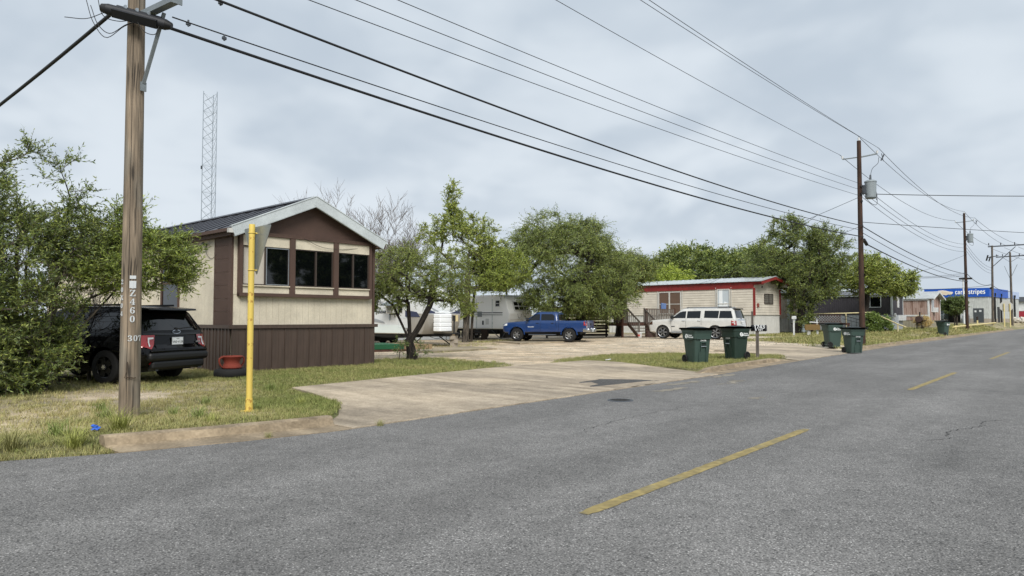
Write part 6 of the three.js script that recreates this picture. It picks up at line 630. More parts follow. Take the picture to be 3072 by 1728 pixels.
{ // tyre planter with a red clay seat-shaped pot
  const x = 9.15, z = -16.95, t = solo('old_tyre', lathe([[0.2, 0.02], [0.36, 0.0], [0.42, 0.05], [0.43, 0.13], [0.41, 0.2], [0.34, 0.235], [0.22, 0.22], [0.19, 0.18], [0.2, 0.02]], 36), X.rubber, 'old black car tyre lying flat on the grass under the red pot', 'tyre'); t.position.set(x, H(x, z), z);
  const o = thing('clay_pot', 'red clay jug shaped planter with big handles standing on the tyre', 'planter', [x, H(x, z) + 0.225, z], 0.1), clay = M('#8a3a2a', 0.85, { map: T.grunge }); mesh('bowl', lathe([[0, 0], [0.27, 0.0], [0.29, 0.06], [0.25, 0.14], [0.22, 0.22], [0.25, 0.32], [0.31, 0.41], [0.33, 0.43], [0.31, 0.45], [0.24, 0.36], [0.2, 0.26], [0, 0.24]], 30), clay, o); o.scale.set(0.84, 0.72, 0.84); for (const s of [-1, 1]) mesh('handle', tube([[s * 0.3, 0.41, 0], [s * 0.4, 0.38, 0], [s * 0.42, 0.26, 0], [s * 0.35, 0.1, 0], [s * 0.27, 0.04, 0]], 0.028, 20, 8), clay, o);
  const lt = new THREE.IcosahedronGeometry(0.05, 1), p = lt.attributes.position; for (let i = 0; i < p.count; i++) { const s = 0.6 + 0.8 * hash2(Math.round(p.getX(i) * 900), Math.round(p.getY(i) * 900), 3); p.setXYZ(i, p.getX(i) * s, p.getY(i) * s * 0.8, p.getZ(i) * s); } lt.computeVertexNormals(); const m = solo('litter', lt, M('#2f62c8', 0.5), 'crumpled blue plastic litter lying in the grass by the street', 'litter'); m.position.set(3.55, H(3.45, -9.75) + 0.07, -10.0);
  const pr = solo('litter', new THREE.TorusGeometry(0.09, 0.02, 5, 12, 4).rotateX(1.4), X.white, 'white curl of paper litter lying on the grass island by the bins', 'litter'); pr.position.set(18.9 + 2.3, H(21, -13.2) + 0.05, -13.3);
}
{ // dark pickup nosing out of the shop bay, and the pale car behind the left shrub
  const o = thing('pickup_truck', 'dark green pickup backed into the open bay of the white shop', 'pickup truck', [128.6, H(129, -19), -19.3], Math.PI), dk = paint('#26332f'); mesh('body', smooth(loft([[2.4, 0.4, -2.4, 0.5, 0.9, 0.3, 0.1], [2.5, 0.6, -2.5, 0.6, 0.98, 0.3, 0.1], [2.5, 1.2, -2.5, 1.2, 0.98, 0.3, 0.1], [2.3, 1.35, -2.4, 1.4, 0.95, 0.3, 0.1]]), 0.5), dk, o); mesh('cab', smooth(loft([[0.9, 1.3, -1.2, 1.3, 0.92, 0.2, 0.1], [0.4, 1.95, -1.0, 1.95, 0.78, 0.2, 0.1], [0.2, 2.02, -0.8, 2.02, 0.6, 0.2, 0.1]]), 0.5), dk, o); mesh('window', [box(0.02, 0.5, 1.3, 0.72, 1.66, 0, 0, 0, 0.62)], X.glass, o); mesh('bumper', rbox(0.2, 0.24, 1.9, 2.5, 0.55, 0, 0.05), X.black, o); for (const x of [1.5, -1.5]) for (const s of [-1, 1]) rim('wheel', 0.38, 0.26, { ratio: 0.6, spokes: 6, sw: 0.07 }, o, [x, 0.38, s * 0.85], [X.alloy]);
}

// ------------------------------------------------------------------ trees
class Soup { // growing triangle lists
  constructor() { this.p = []; this.n = []; this.c = []; this.u = []; this.i = []; }
  geo(withColor) { const g = new THREE.BufferGeometry(); g.setAttribute('position', new THREE.Float32BufferAttribute(this.p, 3)); g.setAttribute('normal', new THREE.Float32BufferAttribute(this.n, 3)); g.setAttribute('uv', new THREE.Float32BufferAttribute(this.u, 2)); if (withColor) g.setAttribute('color', new THREE.Float32BufferAttribute(this.c, 3)); g.setIndex(this.i); return g; }
}
function limb(S, pts, rad, sides) { // a tapered round limb through pts
  const b0 = S.p.length / 3; let up = V(0.31, 0.11, 0.94); let len = 0;
  for (let i = 0; i < pts.length; i++) {
    const a = pts[Math.max(0, i - 1)], b = pts[Math.min(pts.length - 1, i + 1)], d = b.clone().sub(a).normalize(), s = d.clone().cross(up); if (s.lengthSq() < 1e-4) s.set(1, 0, 0); s.normalize(); const t = s.clone().cross(d); if (i) len += pts[i].distanceTo(pts[i - 1]);
    for (let k = 0; k <= sides; k++) { const an = k / sides * Math.PI * 2, cx = Math.cos(an), sx = Math.sin(an), nx = s.x * cx + t.x * sx, ny = s.y * cx + t.y * sx, nz = s.z * cx + t.z * sx; S.p.push(pts[i].x + nx * rad[i], pts[i].y + ny * rad[i], pts[i].z + nz * rad[i]); S.n.push(nx, ny, nz); S.u.push(k / sides * Math.max(0.06, rad[0] * 6.28), len); }
    if (i) for (let k = 0; k < sides; k++) { const q = b0 + i * (sides + 1) + k; S.i.push(q - sides - 1, q, q - sides, q - sides, q, q + 1); }
  }
}
const leafMat = (rough = 0.6) => M('#ffffff', rough, { physical: true, vertexColors: true, transmission: 0.3, thickness: 0 });
const LEAF = leafMat(), DENS = 1.55, BIG = 1.22; let leafCount = 0;
// o: pos, stems [[dx,dz,height,lean x,lean z]], r, blobs [[x,y,z,rx,ry,rz,share]] about the base, ends, leaves a twig, twigs an end, leaf [length, width], colours, droop, seed
function tree(o) {
  const R = mulberry(o.seed), g = (s = 1) => (R() + R() + R() - 1.5) * s, base = V(o.pos[0], o.y ?? H(o.pos[0], o.pos[1]) - 0.05, o.pos[1]);
  const root = thing(o.name || 'tree', o.label, o.category || 'tree', base.toArray(), 0, o.group);
  let trunkTop = 0; const nodes = [], add = (p, par) => { nodes.push({ p, par, kids: 0, n: 0, r: 0 }); return nodes.length - 1; };
  for (const [dx, dz, h, lx, lz, from] of o.stems) { let last = from ? trunkTop : -1; const k = Math.max(3, Math.ceil(h / 0.35)); let wx = 0, wz = 0; const b = from ? nodes[trunkTop].p : V(dx, 0, dz); for (let i = from ? 1 : 0; i <= k; i++) { const t = i / k; wx += g(0.03); wz += g(0.03); last = add(V(b.x + lx * t ** (from ? 0.9 : 1.2) + wx, b.y + h * t, b.z + lz * t ** (from ? 0.9 : 1.2) + wz), last); nodes[last].tipOf = from; } nodes[last].tip = true; if (!from) trunkTop = last; }
  const first = nodes.length, total = o.blobs.reduce((s, b) => s + b[6], 0), ends = [];
  let guard = 0;
  for (const b of o.blobs) { const want = Math.round(o.ends * b[6] / total); let k = 0; while (k < want && guard++ < 60000) { let x = R() * 2 - 1, y = R() * 2 - 1, z = R() * 2 - 1; const d = Math.hypot(x, y, z); if (d > 1 || d < 0.05) continue; const f = Math.pow(d, -0.35); x *= f; y *= f; z *= f; const q = V(b[0] + x * b[3], b[1] + y * b[4], b[2] + z * b[5]); if (q.y < 0.25) continue; const cl = fbm(q.x * 0.9 + o.seed, q.y * 0.9 + q.z * 0.7, o.seed + 3, 2); if (cl < (o.thin ?? 0.42) && R() < 0.8) continue; ends.push(q); k++; } }
  const hub = nodes[first - 1].p; ends.sort((a, b) => a.distanceTo(hub) - b.distanceTo(hub));
  const tips = [];
  for (const e of ends) {
    let best = 0, bc = 1e9; for (let i = 0; i < nodes.length; i++) { const q = nodes[i].p, d = q.distanceTo(e), c = d + Math.max(0, q.y - e.y) * (o.droop ? 0.15 : 0.9) + (i < first && !nodes[i].tip ? 0.25 + 0.5 * Math.max(0, 0.75 * hub.y - q.y) : 0); if (c < bc) { bc = c; best = i; } }
    const a = nodes[best].p, L = a.distanceTo(e), k = Math.max(2, Math.ceil(L / 0.33)); let last = best; const lift = (o.lift ?? 0.12) * L;
    for (let i = 1; i <= k; i++) { const t = i / k, p = a.clone().lerp(e, t); p.y += Math.sin(t * Math.PI) * lift; p.x += g(0.05); p.y += g(0.04); p.z += g(0.05); last = add(p, last); nodes[last].leafy = t > 0.45; } tips.push(last); nodes[last].end = true;
  }
  { const main = new Map(); nodes.forEach((q, i) => { if (q.par >= 0 && !main.has(q.par)) main.set(q.par, i); }); for (let pass = 0; pass < 3; pass++) { const np = nodes.map((q, i) => { const c = main.get(i); return q.par >= 0 && c !== undefined ? q.p.clone().multiplyScalar(0.4).addScaledVector(nodes[q.par].p, 0.3).addScaledVector(nodes[c].p, 0.3) : q.p.clone(); }); nodes.forEach((q, i) => { q.p = np[i]; }); } }
  for (const t of tips) for (let i = t; i >= 0; i = nodes[i].par) nodes[i].n++;
  const rt = o.twigR || 0.006, ntot = Math.max(1, tips.length / o.stems.filter((q) => !q[5]).length); const ex = Math.log(o.r / rt) / Math.log(ntot);
  for (const q of nodes) q.r = Math.min(q.tipOf ? o.r * 0.62 : o.r, rt * Math.pow(Math.max(1, q.n), ex));
  const kids = nodes.map(() => []); nodes.forEach((q, i) => q.par >= 0 && kids[q.par].push(i));
  const bs = new Soup(), ts = new Soup(), start = nodes.map((q, i) => (q.par < 0 ? i : -1)).filter((i) => i >= 0), stack = start.map((i) => [i, -1]);
  while (stack.length) { const [i0, from] = stack.pop(); const pts = [], rad = []; if (from >= 0) { pts.push(nodes[from].p); rad.push(Math.min(nodes[from].r, nodes[i0].r * 1.15)); } let i = i0; for (;;) { pts.push(nodes[i].p); rad.push(nodes[i].r * (i < first && nodes[i].p.y < 0.3 ? 1.35 - nodes[i].p.y : 1)); const ks = kids[i].sort((a, b) => nodes[b].n - nodes[a].n); if (!ks.length) break; for (let k = 1; k < ks.length; k++) stack.push([ks[k], i]); i = ks[0]; } if (pts.length > 1) { const thick = rad[0] > 0.03; limb(thick ? bs : ts, pts, rad, rad[0] > 0.07 ? 10 : thick ? 6 : 4); } }
  const ls = new Soup(), pal = o.colors, cA = new THREE.Color();
  const leaf = (p, d, L, W, tint) => {
    const s = V(g(1), g(1), g(1)).cross(d).normalize(), nn = d.clone().cross(s).normalize(), q = ls.p.length / 3, m = p.clone().addScaledVector(d, L * 0.45);
    const bend = nn.clone().multiplyScalar(L * 0.12 * (R() - 0.3)), e = p.clone().addScaledVector(d, L).add(bend);
    const P = [p, m.clone().addScaledVector(s, W / 2), e, m.clone().addScaledVector(s, -W / 2)];
    for (const v of P) { ls.p.push(v.x, v.y, v.z); ls.n.push(nn.x, nn.y, nn.z); ls.u.push(0, 0); ls.c.push(tint.r, tint.g, tint.b); } ls.i.push(q, q + 2, q + 1, q, q + 3, q + 2);
  };
  if (o.leaves) nodes.forEach((q, qi) => {
    if (!q.leafy && !q.end) return; const nt = q.end ? o.twigs : Math.round(o.twigs * 0.7 * R()); const par = nodes[q.par].p, dir = q.p.clone().sub(par).normalize(), ctint = R();
    for (let k = 0; k < nt; k++) {
      const d = dir.clone().multiplyScalar(0.7).add(V(g(1.1), g(0.9) + (o.up || 0.15), g(1.1))).normalize(), L = o.twigLen * (0.5 + R()), n = Math.max(2, Math.round(o.leaves * DENS * (0.5 + R()))), pts = [q.p.clone()]; const seg = 3; const cur = q.p.clone(), dd = d.clone();
      for (let s = 1; s <= seg; s++) { dd.y -= (o.droop || 0) * (0.4 + R()) * 0.8; dd.normalize(); cur.addScaledVector(dd, L / seg); if (cur.y < 0.12) cur.y = 0.12; pts.push(cur.clone()); }
      if (!o.bareTwigs) limb(ts, [pts[0], pts[2], pts[3]], [0.62, 0.45, 0.3].map((k) => (o.twigR || 0.006) * k), 3);
      for (let j = 0; j < n; j++) { const t = (j + 0.6) / n, f = t * seg, i = Math.min(seg - 1, Math.floor(f)), p = pts[i].clone().lerp(pts[i + 1], f - i), ax = pts[i + 1].clone().sub(pts[i]).normalize(); const ld = ax.multiplyScalar(0.6).add(V(g(1), g(0.8) - (o.droop || 0) * 0.5, g(1))).normalize(); const w = R(), pc = pal[Math.min(pal.length - 1, Math.floor(Math.pow(R(), 1.2) * 0.6 * pal.length + ctint * 0.55 * pal.length * R()))]; cA.setRGB(pc[0] * 2.35, pc[1] * 2.2, pc[2] * 1.55).multiplyScalar(0.7 + 0.6 * w); leaf(p, ld, o.leaf[0] * BIG * (0.6 + 0.7 * R()), o.leaf[1] * BIG * (0.7 + 0.5 * R()), cA); }
    }
  });
  leafCount += ls.i.length / 6;
  const trunkMesh = new THREE.Mesh(bs.geo(), o.bark || X.bark); trunkMesh.name = o.stems.length > 1 ? 'stem' : 'trunk'; trunkMesh.castShadow = trunkMesh.receiveShadow = true; root.add(trunkMesh);
  if (ts.p.length) { const m = new THREE.Mesh(ts.geo(), o.twigMat || X.twigGrey); m.name = 'twigs'; m.userData.kind = 'stuff'; m.castShadow = m.receiveShadow = true; root.add(m); }
  if (o.leaves) { const m = new THREE.Mesh(ls.geo(true), o.leafMat || LEAF); m.name = 'crown'; m.userData.kind = 'stuff'; m.castShadow = m.receiveShadow = true; root.add(m); }
  return root;
}
const olive = [[0.085, 0.115, 0.028], [0.11, 0.14, 0.035], [0.06, 0.085, 0.022], [0.15, 0.17, 0.05]], dark = [[0.045, 0.072, 0.022], [0.06, 0.09, 0.026], [0.035, 0.055, 0.02], [0.10, 0.125, 0.035]], lime = [[0.13, 0.175, 0.03], [0.17, 0.21, 0.04], [0.09, 0.13, 0.026]];
// left shrub: a thicket of slender stems
tree({ name: 'large_shrub', category: 'shrub', label: 'big tangled dark green shrub of many slender stems beside the wooden utility pole', pos: [4.75, -16.95], seed: 11, r: 0.06, bark: X.barkPale, stems: [[0, 0, 2.9, -0.2, 0.1], [0.25, 0.2, 2.7, 0.2, 0.1], [-0.4, -0.1, 2.9, -0.5, -0.2], [0.45, -0.2, 2.5, 0.6, 0.2], [-0.8, 0.2, 2.6, -0.6, 0.2], [0.1, 0.45, 2.4, 0.1, 0.3], [-1.3, 0, 2.5, -0.5, 0], [-0.2, -0.4, 3.0, 0.1, -0.2], [-1.8, 0.2, 2.3, -0.3, 0.1]],
  blobs: [[-0.4, 2.2, 0, 1.5, 1.5, 1.3, 4], [-1.7, 2.3, 0.2, 1.4, 1.6, 1.2, 2.5], [-0.6, 1.0, 0.5, 1.2, 0.85, 0.7, 2.8], [-0.1, 4.2, 0, 1.2, 1.0, 0.9, 0.8], [0.9, 3.1, 0.3, 0.9, 0.7, 0.7, 1.6], [-1.5, 3.7, -0.2, 1.2, 1.1, 0.9, 0.7]], ends: 840, thin: 0.34, twigs: 7, leaves: 9, twigLen: 0.34, leaf: [0.066, 0.021], colors: dark.concat(olive), up: 0.1, twigR: 0.005 });
tree({ name: 'large_shrub', category: 'shrub', label: 'lighter green leafy shrub arching over the roof of the black car', pos: [6.15, -16.0], seed: 12, r: 0.026, bark: X.barkPale, stems: [[-1.5, -0.7, 2.3, 1.7, 0.3], [-1.6, -0.8, 2.1, 1.3, 0.3]], blobs: [[0.55, 2.9, -0.4, 1.0, 0.75, 0.8, 2], [0.0, 2.55, -0.2, 0.75, 0.5, 0.6, 1.3], [1.15, 2.7, -0.3, 0.5, 0.6, 0.6, 0.9], [0.3, 3.5, -0.5, 0.5, 0.6, 0.5, 0.5]], ends: 240, thin: 0.36, twigs: 7, leaves: 9, twigLen: 0.32, leaf: [0.075, 0.02], colors: [[0.09, 0.125, 0.03], [0.12, 0.155, 0.035], [0.06, 0.09, 0.024], [0.16, 0.19, 0.05]], up: 0.1, twigR: 0.005 });
// bare whips
const bareLater = [[5.6, -17.9, 131, 4.0], [6.3, -18.2, 132, 3.7], [3.9, -17.6, 133, 4.6]];
// small spreading tree in the yard
tree({ label: 'small forked tree with dark trunk and olive leaves at the edge of the lawn', pos: [17.25, -19.15], seed: 21, r: 0.17, bark: X.barkDark, stems: [[0, 0, 0.7, -0.05, 0.02], [0, 0, 1.5, -0.55, -0.5, 1], [0, 0, 1.6, -0.05, -0.1, 1], [0, 0, 1.5, 0.5, 0.55, 1]], blobs: [[-0.35, 3.1, -0.1, 1.35, 1.15, 1.4, 3.4], [0.9, 3.0, 0.9, 1.0, 0.9, 1.0, 2], [-1.0, 2.4, -1.1, 0.7, 0.6, 0.7, 1], [-0.8, 2.5, -0.6, 0.8, 0.6, 0.9, 1.0], [0.7, 2.5, 0.4, 0.9, 0.5, 0.8, 1.2], [0.2, 3.7, 0.2, 0.8, 0.6, 0.9, 1], [1.3, 2.4, 1.2, 0.5, 0.5, 0.5, 0.6], [-1.35, 2.9, -1.0, 0.8, 0.8, 0.7, 1.3]], ends: 500, thin: 0.44, twigs: 6, leaves: 7.6, twigLen: 0.3, leaf: [0.062, 0.02], colors: olive, up: 0.05, droop: 0.12, twigR: 0.005 });
tree({ name: 'sapling', category: 'sapling', label: 'low suckers sprouting at the foot of the small forked tree', pos: [17.0, -19.2], seed: 22, r: 0.015, stems: [[-0.25, 0, 0.4, -0.1, 0], [0.3, 0.3, 0.35, 0.1, 0.1]], blobs: [[-0.3, 0.6, 0, 0.25, 0.4, 0.25, 1], [0.4, 0.4, 0.35, 0.25, 0.3, 0.25, 1]], ends: 16, thin: 0, twigs: 4, leaves: 6, twigLen: 0.2, leaf: [0.06, 0.02], colors: dark, twigR: 0.003 });
// tall tree behind
tree({ label: 'tall open tree with a thin leafy spire between the two travel trailers', pos: [31.0, -29.6], seed: 31, r: 0.2, bark: X.barkPale, stems: [[0, 0, 4.2, -0.1, 0.1]], blobs: [[-0.3, 5.6, 0.1, 2.0, 1.7, 1.9, 3.4], [-0.6, 7.2, -0.3, 1.2, 1.1, 1.2, 1.6], [-0.75, 8.6, -0.4, 0.45, 1.2, 0.45, 0.7], [1.4, 5.2, 1.4, 1.3, 1.2, 1.3, 2.2], [0.4, 4.0, 0.5, 1.6, 0.9, 1.5, 1.6], [-0.1, 2.6, 0.1, 0.6, 1.0, 0.6, 0.9], [-1.5, 6.6, -1.6, 0.8, 0.6, 0.8, 0.6], [0.7, 6.9, 0.9, 0.8, 0.8, 0.8, 0.6]], ends: 440, thin: 0.47, twigs: 5, leaves: 7, twigLen: 0.42, leaf: [0.105, 0.05], colors: olive.concat(lime), up: 0.1, twigR: 0.007 });
tree({ label: 'bushy lime green tree leaning over the front of the white lap sided camper', pos: [31.35, -29.45], seed: 32, r: 0.08, stems: [[0, 0, 3.3, 0.1, 0.1]], blobs: [[1.0, 4.6, 2.0, 1.6, 1.2, 1.5, 2], [0.6, 3.8, 1.6, 1.5, 0.7, 1.4, 1.2]], ends: 150, thin: 0.46, twigs: 6, leaves: 8, twigLen: 0.42, leaf: [0.1, 0.032], colors: lime.concat(olive), droop: 0.12, twigR: 0.006 });
// big weeping mesquite
tree({ label: 'huge dense weeping mesquite tree hanging over the blue pickup truck', pos: [39.0, -27.6], seed: 41, r: 0.3, stems: [[0, 0, 2.6, -0.3, 0.1], [0.5, 0.3, 2.6, 0.7, 0.5]], bark: X.barkDark, blobs: [[-0.6, 5.2, 0.1, 3.6, 2.6, 3.2, 6], [-1.6, 7.0, -0.4, 2.0, 1.5, 1.9, 2], [0.8, 6.8, 0.6, 1.9, 1.5, 1.9, 2], [1.9, 4.6, 1.7, 2.1, 1.9, 2.1, 3], [-1.3, 2.9, 0.5, 2.5, 1.1, 2.3, 3.6], [1.4, 2.6, 1.3, 2.5, 1.0, 2.2, 3.2], [-3.0, 5.2, -2.0, 1.4, 1.7, 1.4, 1.4], [-3.6, 4.7, -2.9, 1.5, 1.3, 1.5, 1.5]], ends: 940, thin: 0.4, twigs: 8, leaves: 10, twigLen: 0.75, leaf: [0.13, 0.033], colors: [[0.075, 0.105, 0.03], [0.10, 0.13, 0.036], [0.055, 0.08, 0.025], [0.15, 0.175, 0.05]], droop: 0.42, up: 0.35, twigR: 0.008 });
tree({ label: 'rounded green tree joining the weeping mesquite above the wooden porch', pos: [45.4, -27.6], seed: 42, r: 0.22, stems: [[0, 0, 2.6, 0.1, 0.3]], blobs: [[0, 4.6, 0.2, 2.3, 1.7, 2.2, 4], [0.8, 5.1, 1.4, 1.6, 0.9, 1.4, 2], [-1.2, 3.3, 0.2, 1.7, 0.9, 1.7, 1.6]], ends: 300, thin: 0.38, twigs: 7, leaves: 9, twigLen: 0.7, leaf: [0.14, 0.036], colors: olive.concat(dark), droop: 0.35, up: 0.3, twigR: 0.008 });
// trees beyond
tree({ label: 'yellow green bushy tree rising behind the red trimmed mobile home roof', pos: [60.5, -31.6], bareTwigs: true, seed: 51, r: 0.18, stems: [[0, 0, 2.6, 0, 0]], blobs: [[0, 4.3, 0, 2.6, 1.7, 2.6, 3]], ends: 200, thin: 0.3, twigs: 8, leaves: 8, twigLen: 0.6, leaf: [0.18, 0.075], colors: lime, twigR: 0.01 });
tree({ label: 'broad dark green tree far behind the shiny white metal roof', pos: [72, -34.5], bareTwigs: true, seed: 52, r: 0.35, stems: [[0, 0, 3.4, 0, 0.2]], blobs: [[0, 6.4, 0, 4.6, 2.6, 4.4, 4], [3, 6.6, 2.6, 3.0, 2.2, 3, 2], [-3, 5.4, -3.4, 2.8, 2, 2.8, 1.6]], ends: 460, thin: 0.34, twigs: 8, leaves: 8, twigLen: 0.9, leaf: [0.24, 0.1], colors: dark.concat(olive), twigR: 0.012, group: 'dark trees far behind the mobile homes' });
tree({ label: 'dark green tree far behind, closest to the gable of the red trimmed home', pos: [80, -29.5], bareTwigs: true, seed: 53, r: 0.35, stems: [[0, 0, 3.4, 0, 0.2]], blobs: [[0, 6.6, 0, 4.0, 2.6, 4, 4], [2, 5, 2, 3, 2.4, 3, 2]], ends: 340, thin: 0.34, twigs: 8, leaves: 8, twigLen: 0.9, leaf: [0.24, 0.1], colors: dark.concat(olive), twigR: 0.012, group: 'dark trees far behind the mobile homes' });
tree({ label: 'large airy green tree with dark trunks beside the gable of the red trimmed home', pos: [58.7, -19.1], seed: 61, r: 0.3, bark: X.barkDark, stems: [[0, 0, 3.0, -0.2, 0.1], [0.35, 0.15, 2.8, 0.7, 0.4]], blobs: [[0, 6.4, 0, 2.8, 2.6, 2.8, 4], [-0.4, 8.3, -0.3, 1.4, 1.3, 1.4, 1], [1.6, 6.6, 2.4, 2.0, 2.0, 1.8, 2.4], [-1.4, 5.4, -1.6, 1.8, 1.6, 1.8, 1.8], [0.6, 4.0, 0.8, 2.4, 1.2, 2.4, 2.2], [0.3, 1.9, 0.6, 0.8, 1.2, 0.9, 0.7], [1.5, 8.0, 1.6, 1, 1, 1, 0.5]], ends: 600, thin: 0.47, twigs: 6, leaves: 7, twigLen: 0.6, leaf: [0.14, 0.05], colors: dark.concat(olive), up: 0.15, droop: 0.1, twigR: 0.009 });
tree({ label: 'yellow green tree with drooping boughs in front of the dark grey mobile home', pos: [66.6, -15.9], seed: 62, r: 0.2, bark: X.barkDark, stems: [[0, 0, 2.4, 0.6, 0.5]], blobs: [[0.6, 4.8, 0.2, 2.2, 1.5, 2.2, 2.4], [3.4, 4.6, 1.6, 2.4, 1.2, 2.0, 2.6], [1.6, 5.8, 0.8, 1.8, 1.0, 1.8, 1.4], [5.4, 4.2, 2.4, 1.5, 0.8, 1.2, 0.9]], ends: 330, thin: 0.42, twigs: 7, leaves: 8, twigLen: 0.6, leaf: [0.16, 0.065], colors: olive.concat(lime), droop: 0.1, twigR: 0.009 });
tree({ label: 'dense dark tree with a straight trunk behind the lattice railing', pos: [63.6, -19.2], seed: 63, r: 0.2, bark: X.barkDark, stems: [[0, 0, 2.8, 0, 0.1]], blobs: [[0, 4.4, 0.4, 2.2, 1.7, 2.2, 3], [0.6, 6.2, 0.4, 1.9, 1.4, 1.8, 1.5]], ends: 240, thin: 0.38, twigs: 7, leaves: 8, twigLen: 0.6, leaf: [0.15, 0.055], colors: dark.concat(olive), twigR: 0.009 });
tree({ name: 'bush', category: 'bush', label: 'dark rounded bush in front of the white shop with the blue sign', pos: [98.5, -13.2], seed: 64, r: 0.1, stems: [[0, 0, 1.2, 0, 0], [0.3, 0.2, 1.2, 0.3, 0.1]], blobs: [[0, 2.4, 0, 1.3, 1.0, 1.3, 2], [0.3, 3.0, 0.3, 0.9, 0.7, 0.9, 1]], ends: 130, thin: 0.3, twigs: 7, leaves: 7, twigLen: 0.4, leaf: [0.16, 0.07], colors: dark, twigR: 0.008 });
tree({ name: 'bush', category: 'bush', label: 'leafy green plant against the white skirting by the yellow pipe rail', pos: [65.6, -14.6], seed: 65, r: 0.04, stems: [[0, 0, 0.7, 0, 0], [0.6, 0.6, 0.6, 0.2, 0.2]], blobs: [[0, 0.9, 0, 0.7, 0.7, 0.7, 2], [0.8, 0.7, 0.7, 0.6, 0.5, 0.5, 1]], ends: 60, thin: 0.1, twigs: 6, leaves: 7, twigLen: 0.35, leaf: [0.17, 0.06], colors: [[0.06, 0.10, 0.025], [0.08, 0.12, 0.03], [0.10, 0.15, 0.04]], twigR: 0.006 });
tree({ name: 'dry_bush', category: 'bush', label: 'dry straw coloured bush at the foot of the pinkish mobile home skirting', pos: [79.5, -13.3], seed: 66, r: 0.04, stems: [[0, 0, 0.4, 0, 0]], blobs: [[0, 0.8, 0, 0.8, 0.6, 0.8, 1]], ends: 80, thin: 0, twigs: 4, leaves: 4, twigLen: 0.3, leaf: [0.1, 0.03], colors: [[0.30, 0.24, 0.14], [0.24, 0.2, 0.1]], twigR: 0.006, twigMat: M('#8d7d60', 0.95) });
function bareTree(name, label, category, pos, seed, h, r, spread, levels, group) { // leafless: limbs dividing upwards into whips
  const R = mulberry(seed), g = (k) => (R() + R() + R() - 1.5) * k, root = thing(name, label, category, [pos[0], H(...pos) - 0.05, pos[1]], 0, group), A = new Soup(), B = new Soup();
  const grow = (p, d, L, r0, lv) => { const pts = [p.clone()], rad = [r0], n = lv > 1 ? 4 : 3, q = p.clone(), dd = d.clone(); for (let i = 1; i <= n; i++) { dd.add(V(g(0.22), 0.05 + g(0.12), g(0.22))).normalize(); q.addScaledVector(dd, L / n); pts.push(q.clone()); rad.push(r0 * lerp(1, lv ? 0.62 : 0.4, i / n)); } limb(r0 > 0.03 ? A : B, pts, rad, r0 > 0.06 ? 8 : r0 > 0.02 ? 5 : 3); if (!lv) return; const kids = lv === levels ? 5 : 3 + Math.floor(R() * 2.2); for (let k = 0; k < kids; k++) { const at = k ? 1 + Math.floor(R() * n) : n, a = R() * 6.283, s = V(Math.cos(a), 0.1 + 0.35 * R(), Math.sin(a)), nd = dd.clone().multiplyScalar(k ? 0.75 : 1.1).addScaledVector(s, spread * (0.5 + 0.6 * R())).normalize(); grow(pts[at], nd, L * (0.6 + 0.28 * R()), Math.max(r > 0.1 ? 0.011 : 0.005, rad[at] * 0.66), lv - 1); } };
  grow(V(0, 0, 0), V(0.02, 1, 0.03).normalize(), h * 0.3, r, levels); const tw = M('#6b625b', 0.95); for (const [n, S, m] of [['trunk', A, X.barkPale], ['twigs', B, tw]]) if (S.p.length) { const q = new THREE.Mesh(S.geo(), m); q.name = n; if (n === 'twigs') q.userData.kind = 'stuff'; q.castShadow = q.receiveShadow = true; root.add(q); } return root;
}
bareTree('bare_tree', 'leafless spreading tree behind the roof ridge of the brown and cream home', 'tree', [27.7, -36.8], 71, 10.9, 0.22, 0.75, 6); bareTree('bare_tree', 'second leafless tree behind the low side of the brown and cream roof', 'tree', [29.6, -35.6], 72, 9.2, 0.18, 0.8, 6);
for (const [x, z, sd, h] of bareLater) bareTree('bare_shrub', ['leafless whippy shrub standing up behind the lighter leafy shrub', 'leafless whippy shrub closest to the side wall of the brown and cream home', 'tallest leafless whips standing up through the big tangled shrub'][sd - 131], 'shrub', [x, z], sd, h, 0.05, 0.5, 4);
// trees on the camera's side of the street: the dark foliage mirrored in the bay windows and car glass
for (const [i, [x, z]] of [[-6, 17], [10, 18], [22, 20], [30, 16], [37, 18], [45, 17], [53, 19]].entries()) tree({ label: 'broad leafy tree on the opposite verge mirrored in the bay windows', pos: [x, z], bareTwigs: true, seed: 81 + i, r: 0.3, stems: [[0, 0, 2.6, 0, 0]], blobs: [[0, 4.6, 0, 4.4, 3.2, 3.4, 4]], ends: 62, thin: 0.42, twigs: 7, leaves: 6, twigLen: 0.9, leaf: [0.42, 0.2], colors: dark, twigR: 0.014, group: 'trees on the opposite verge' });

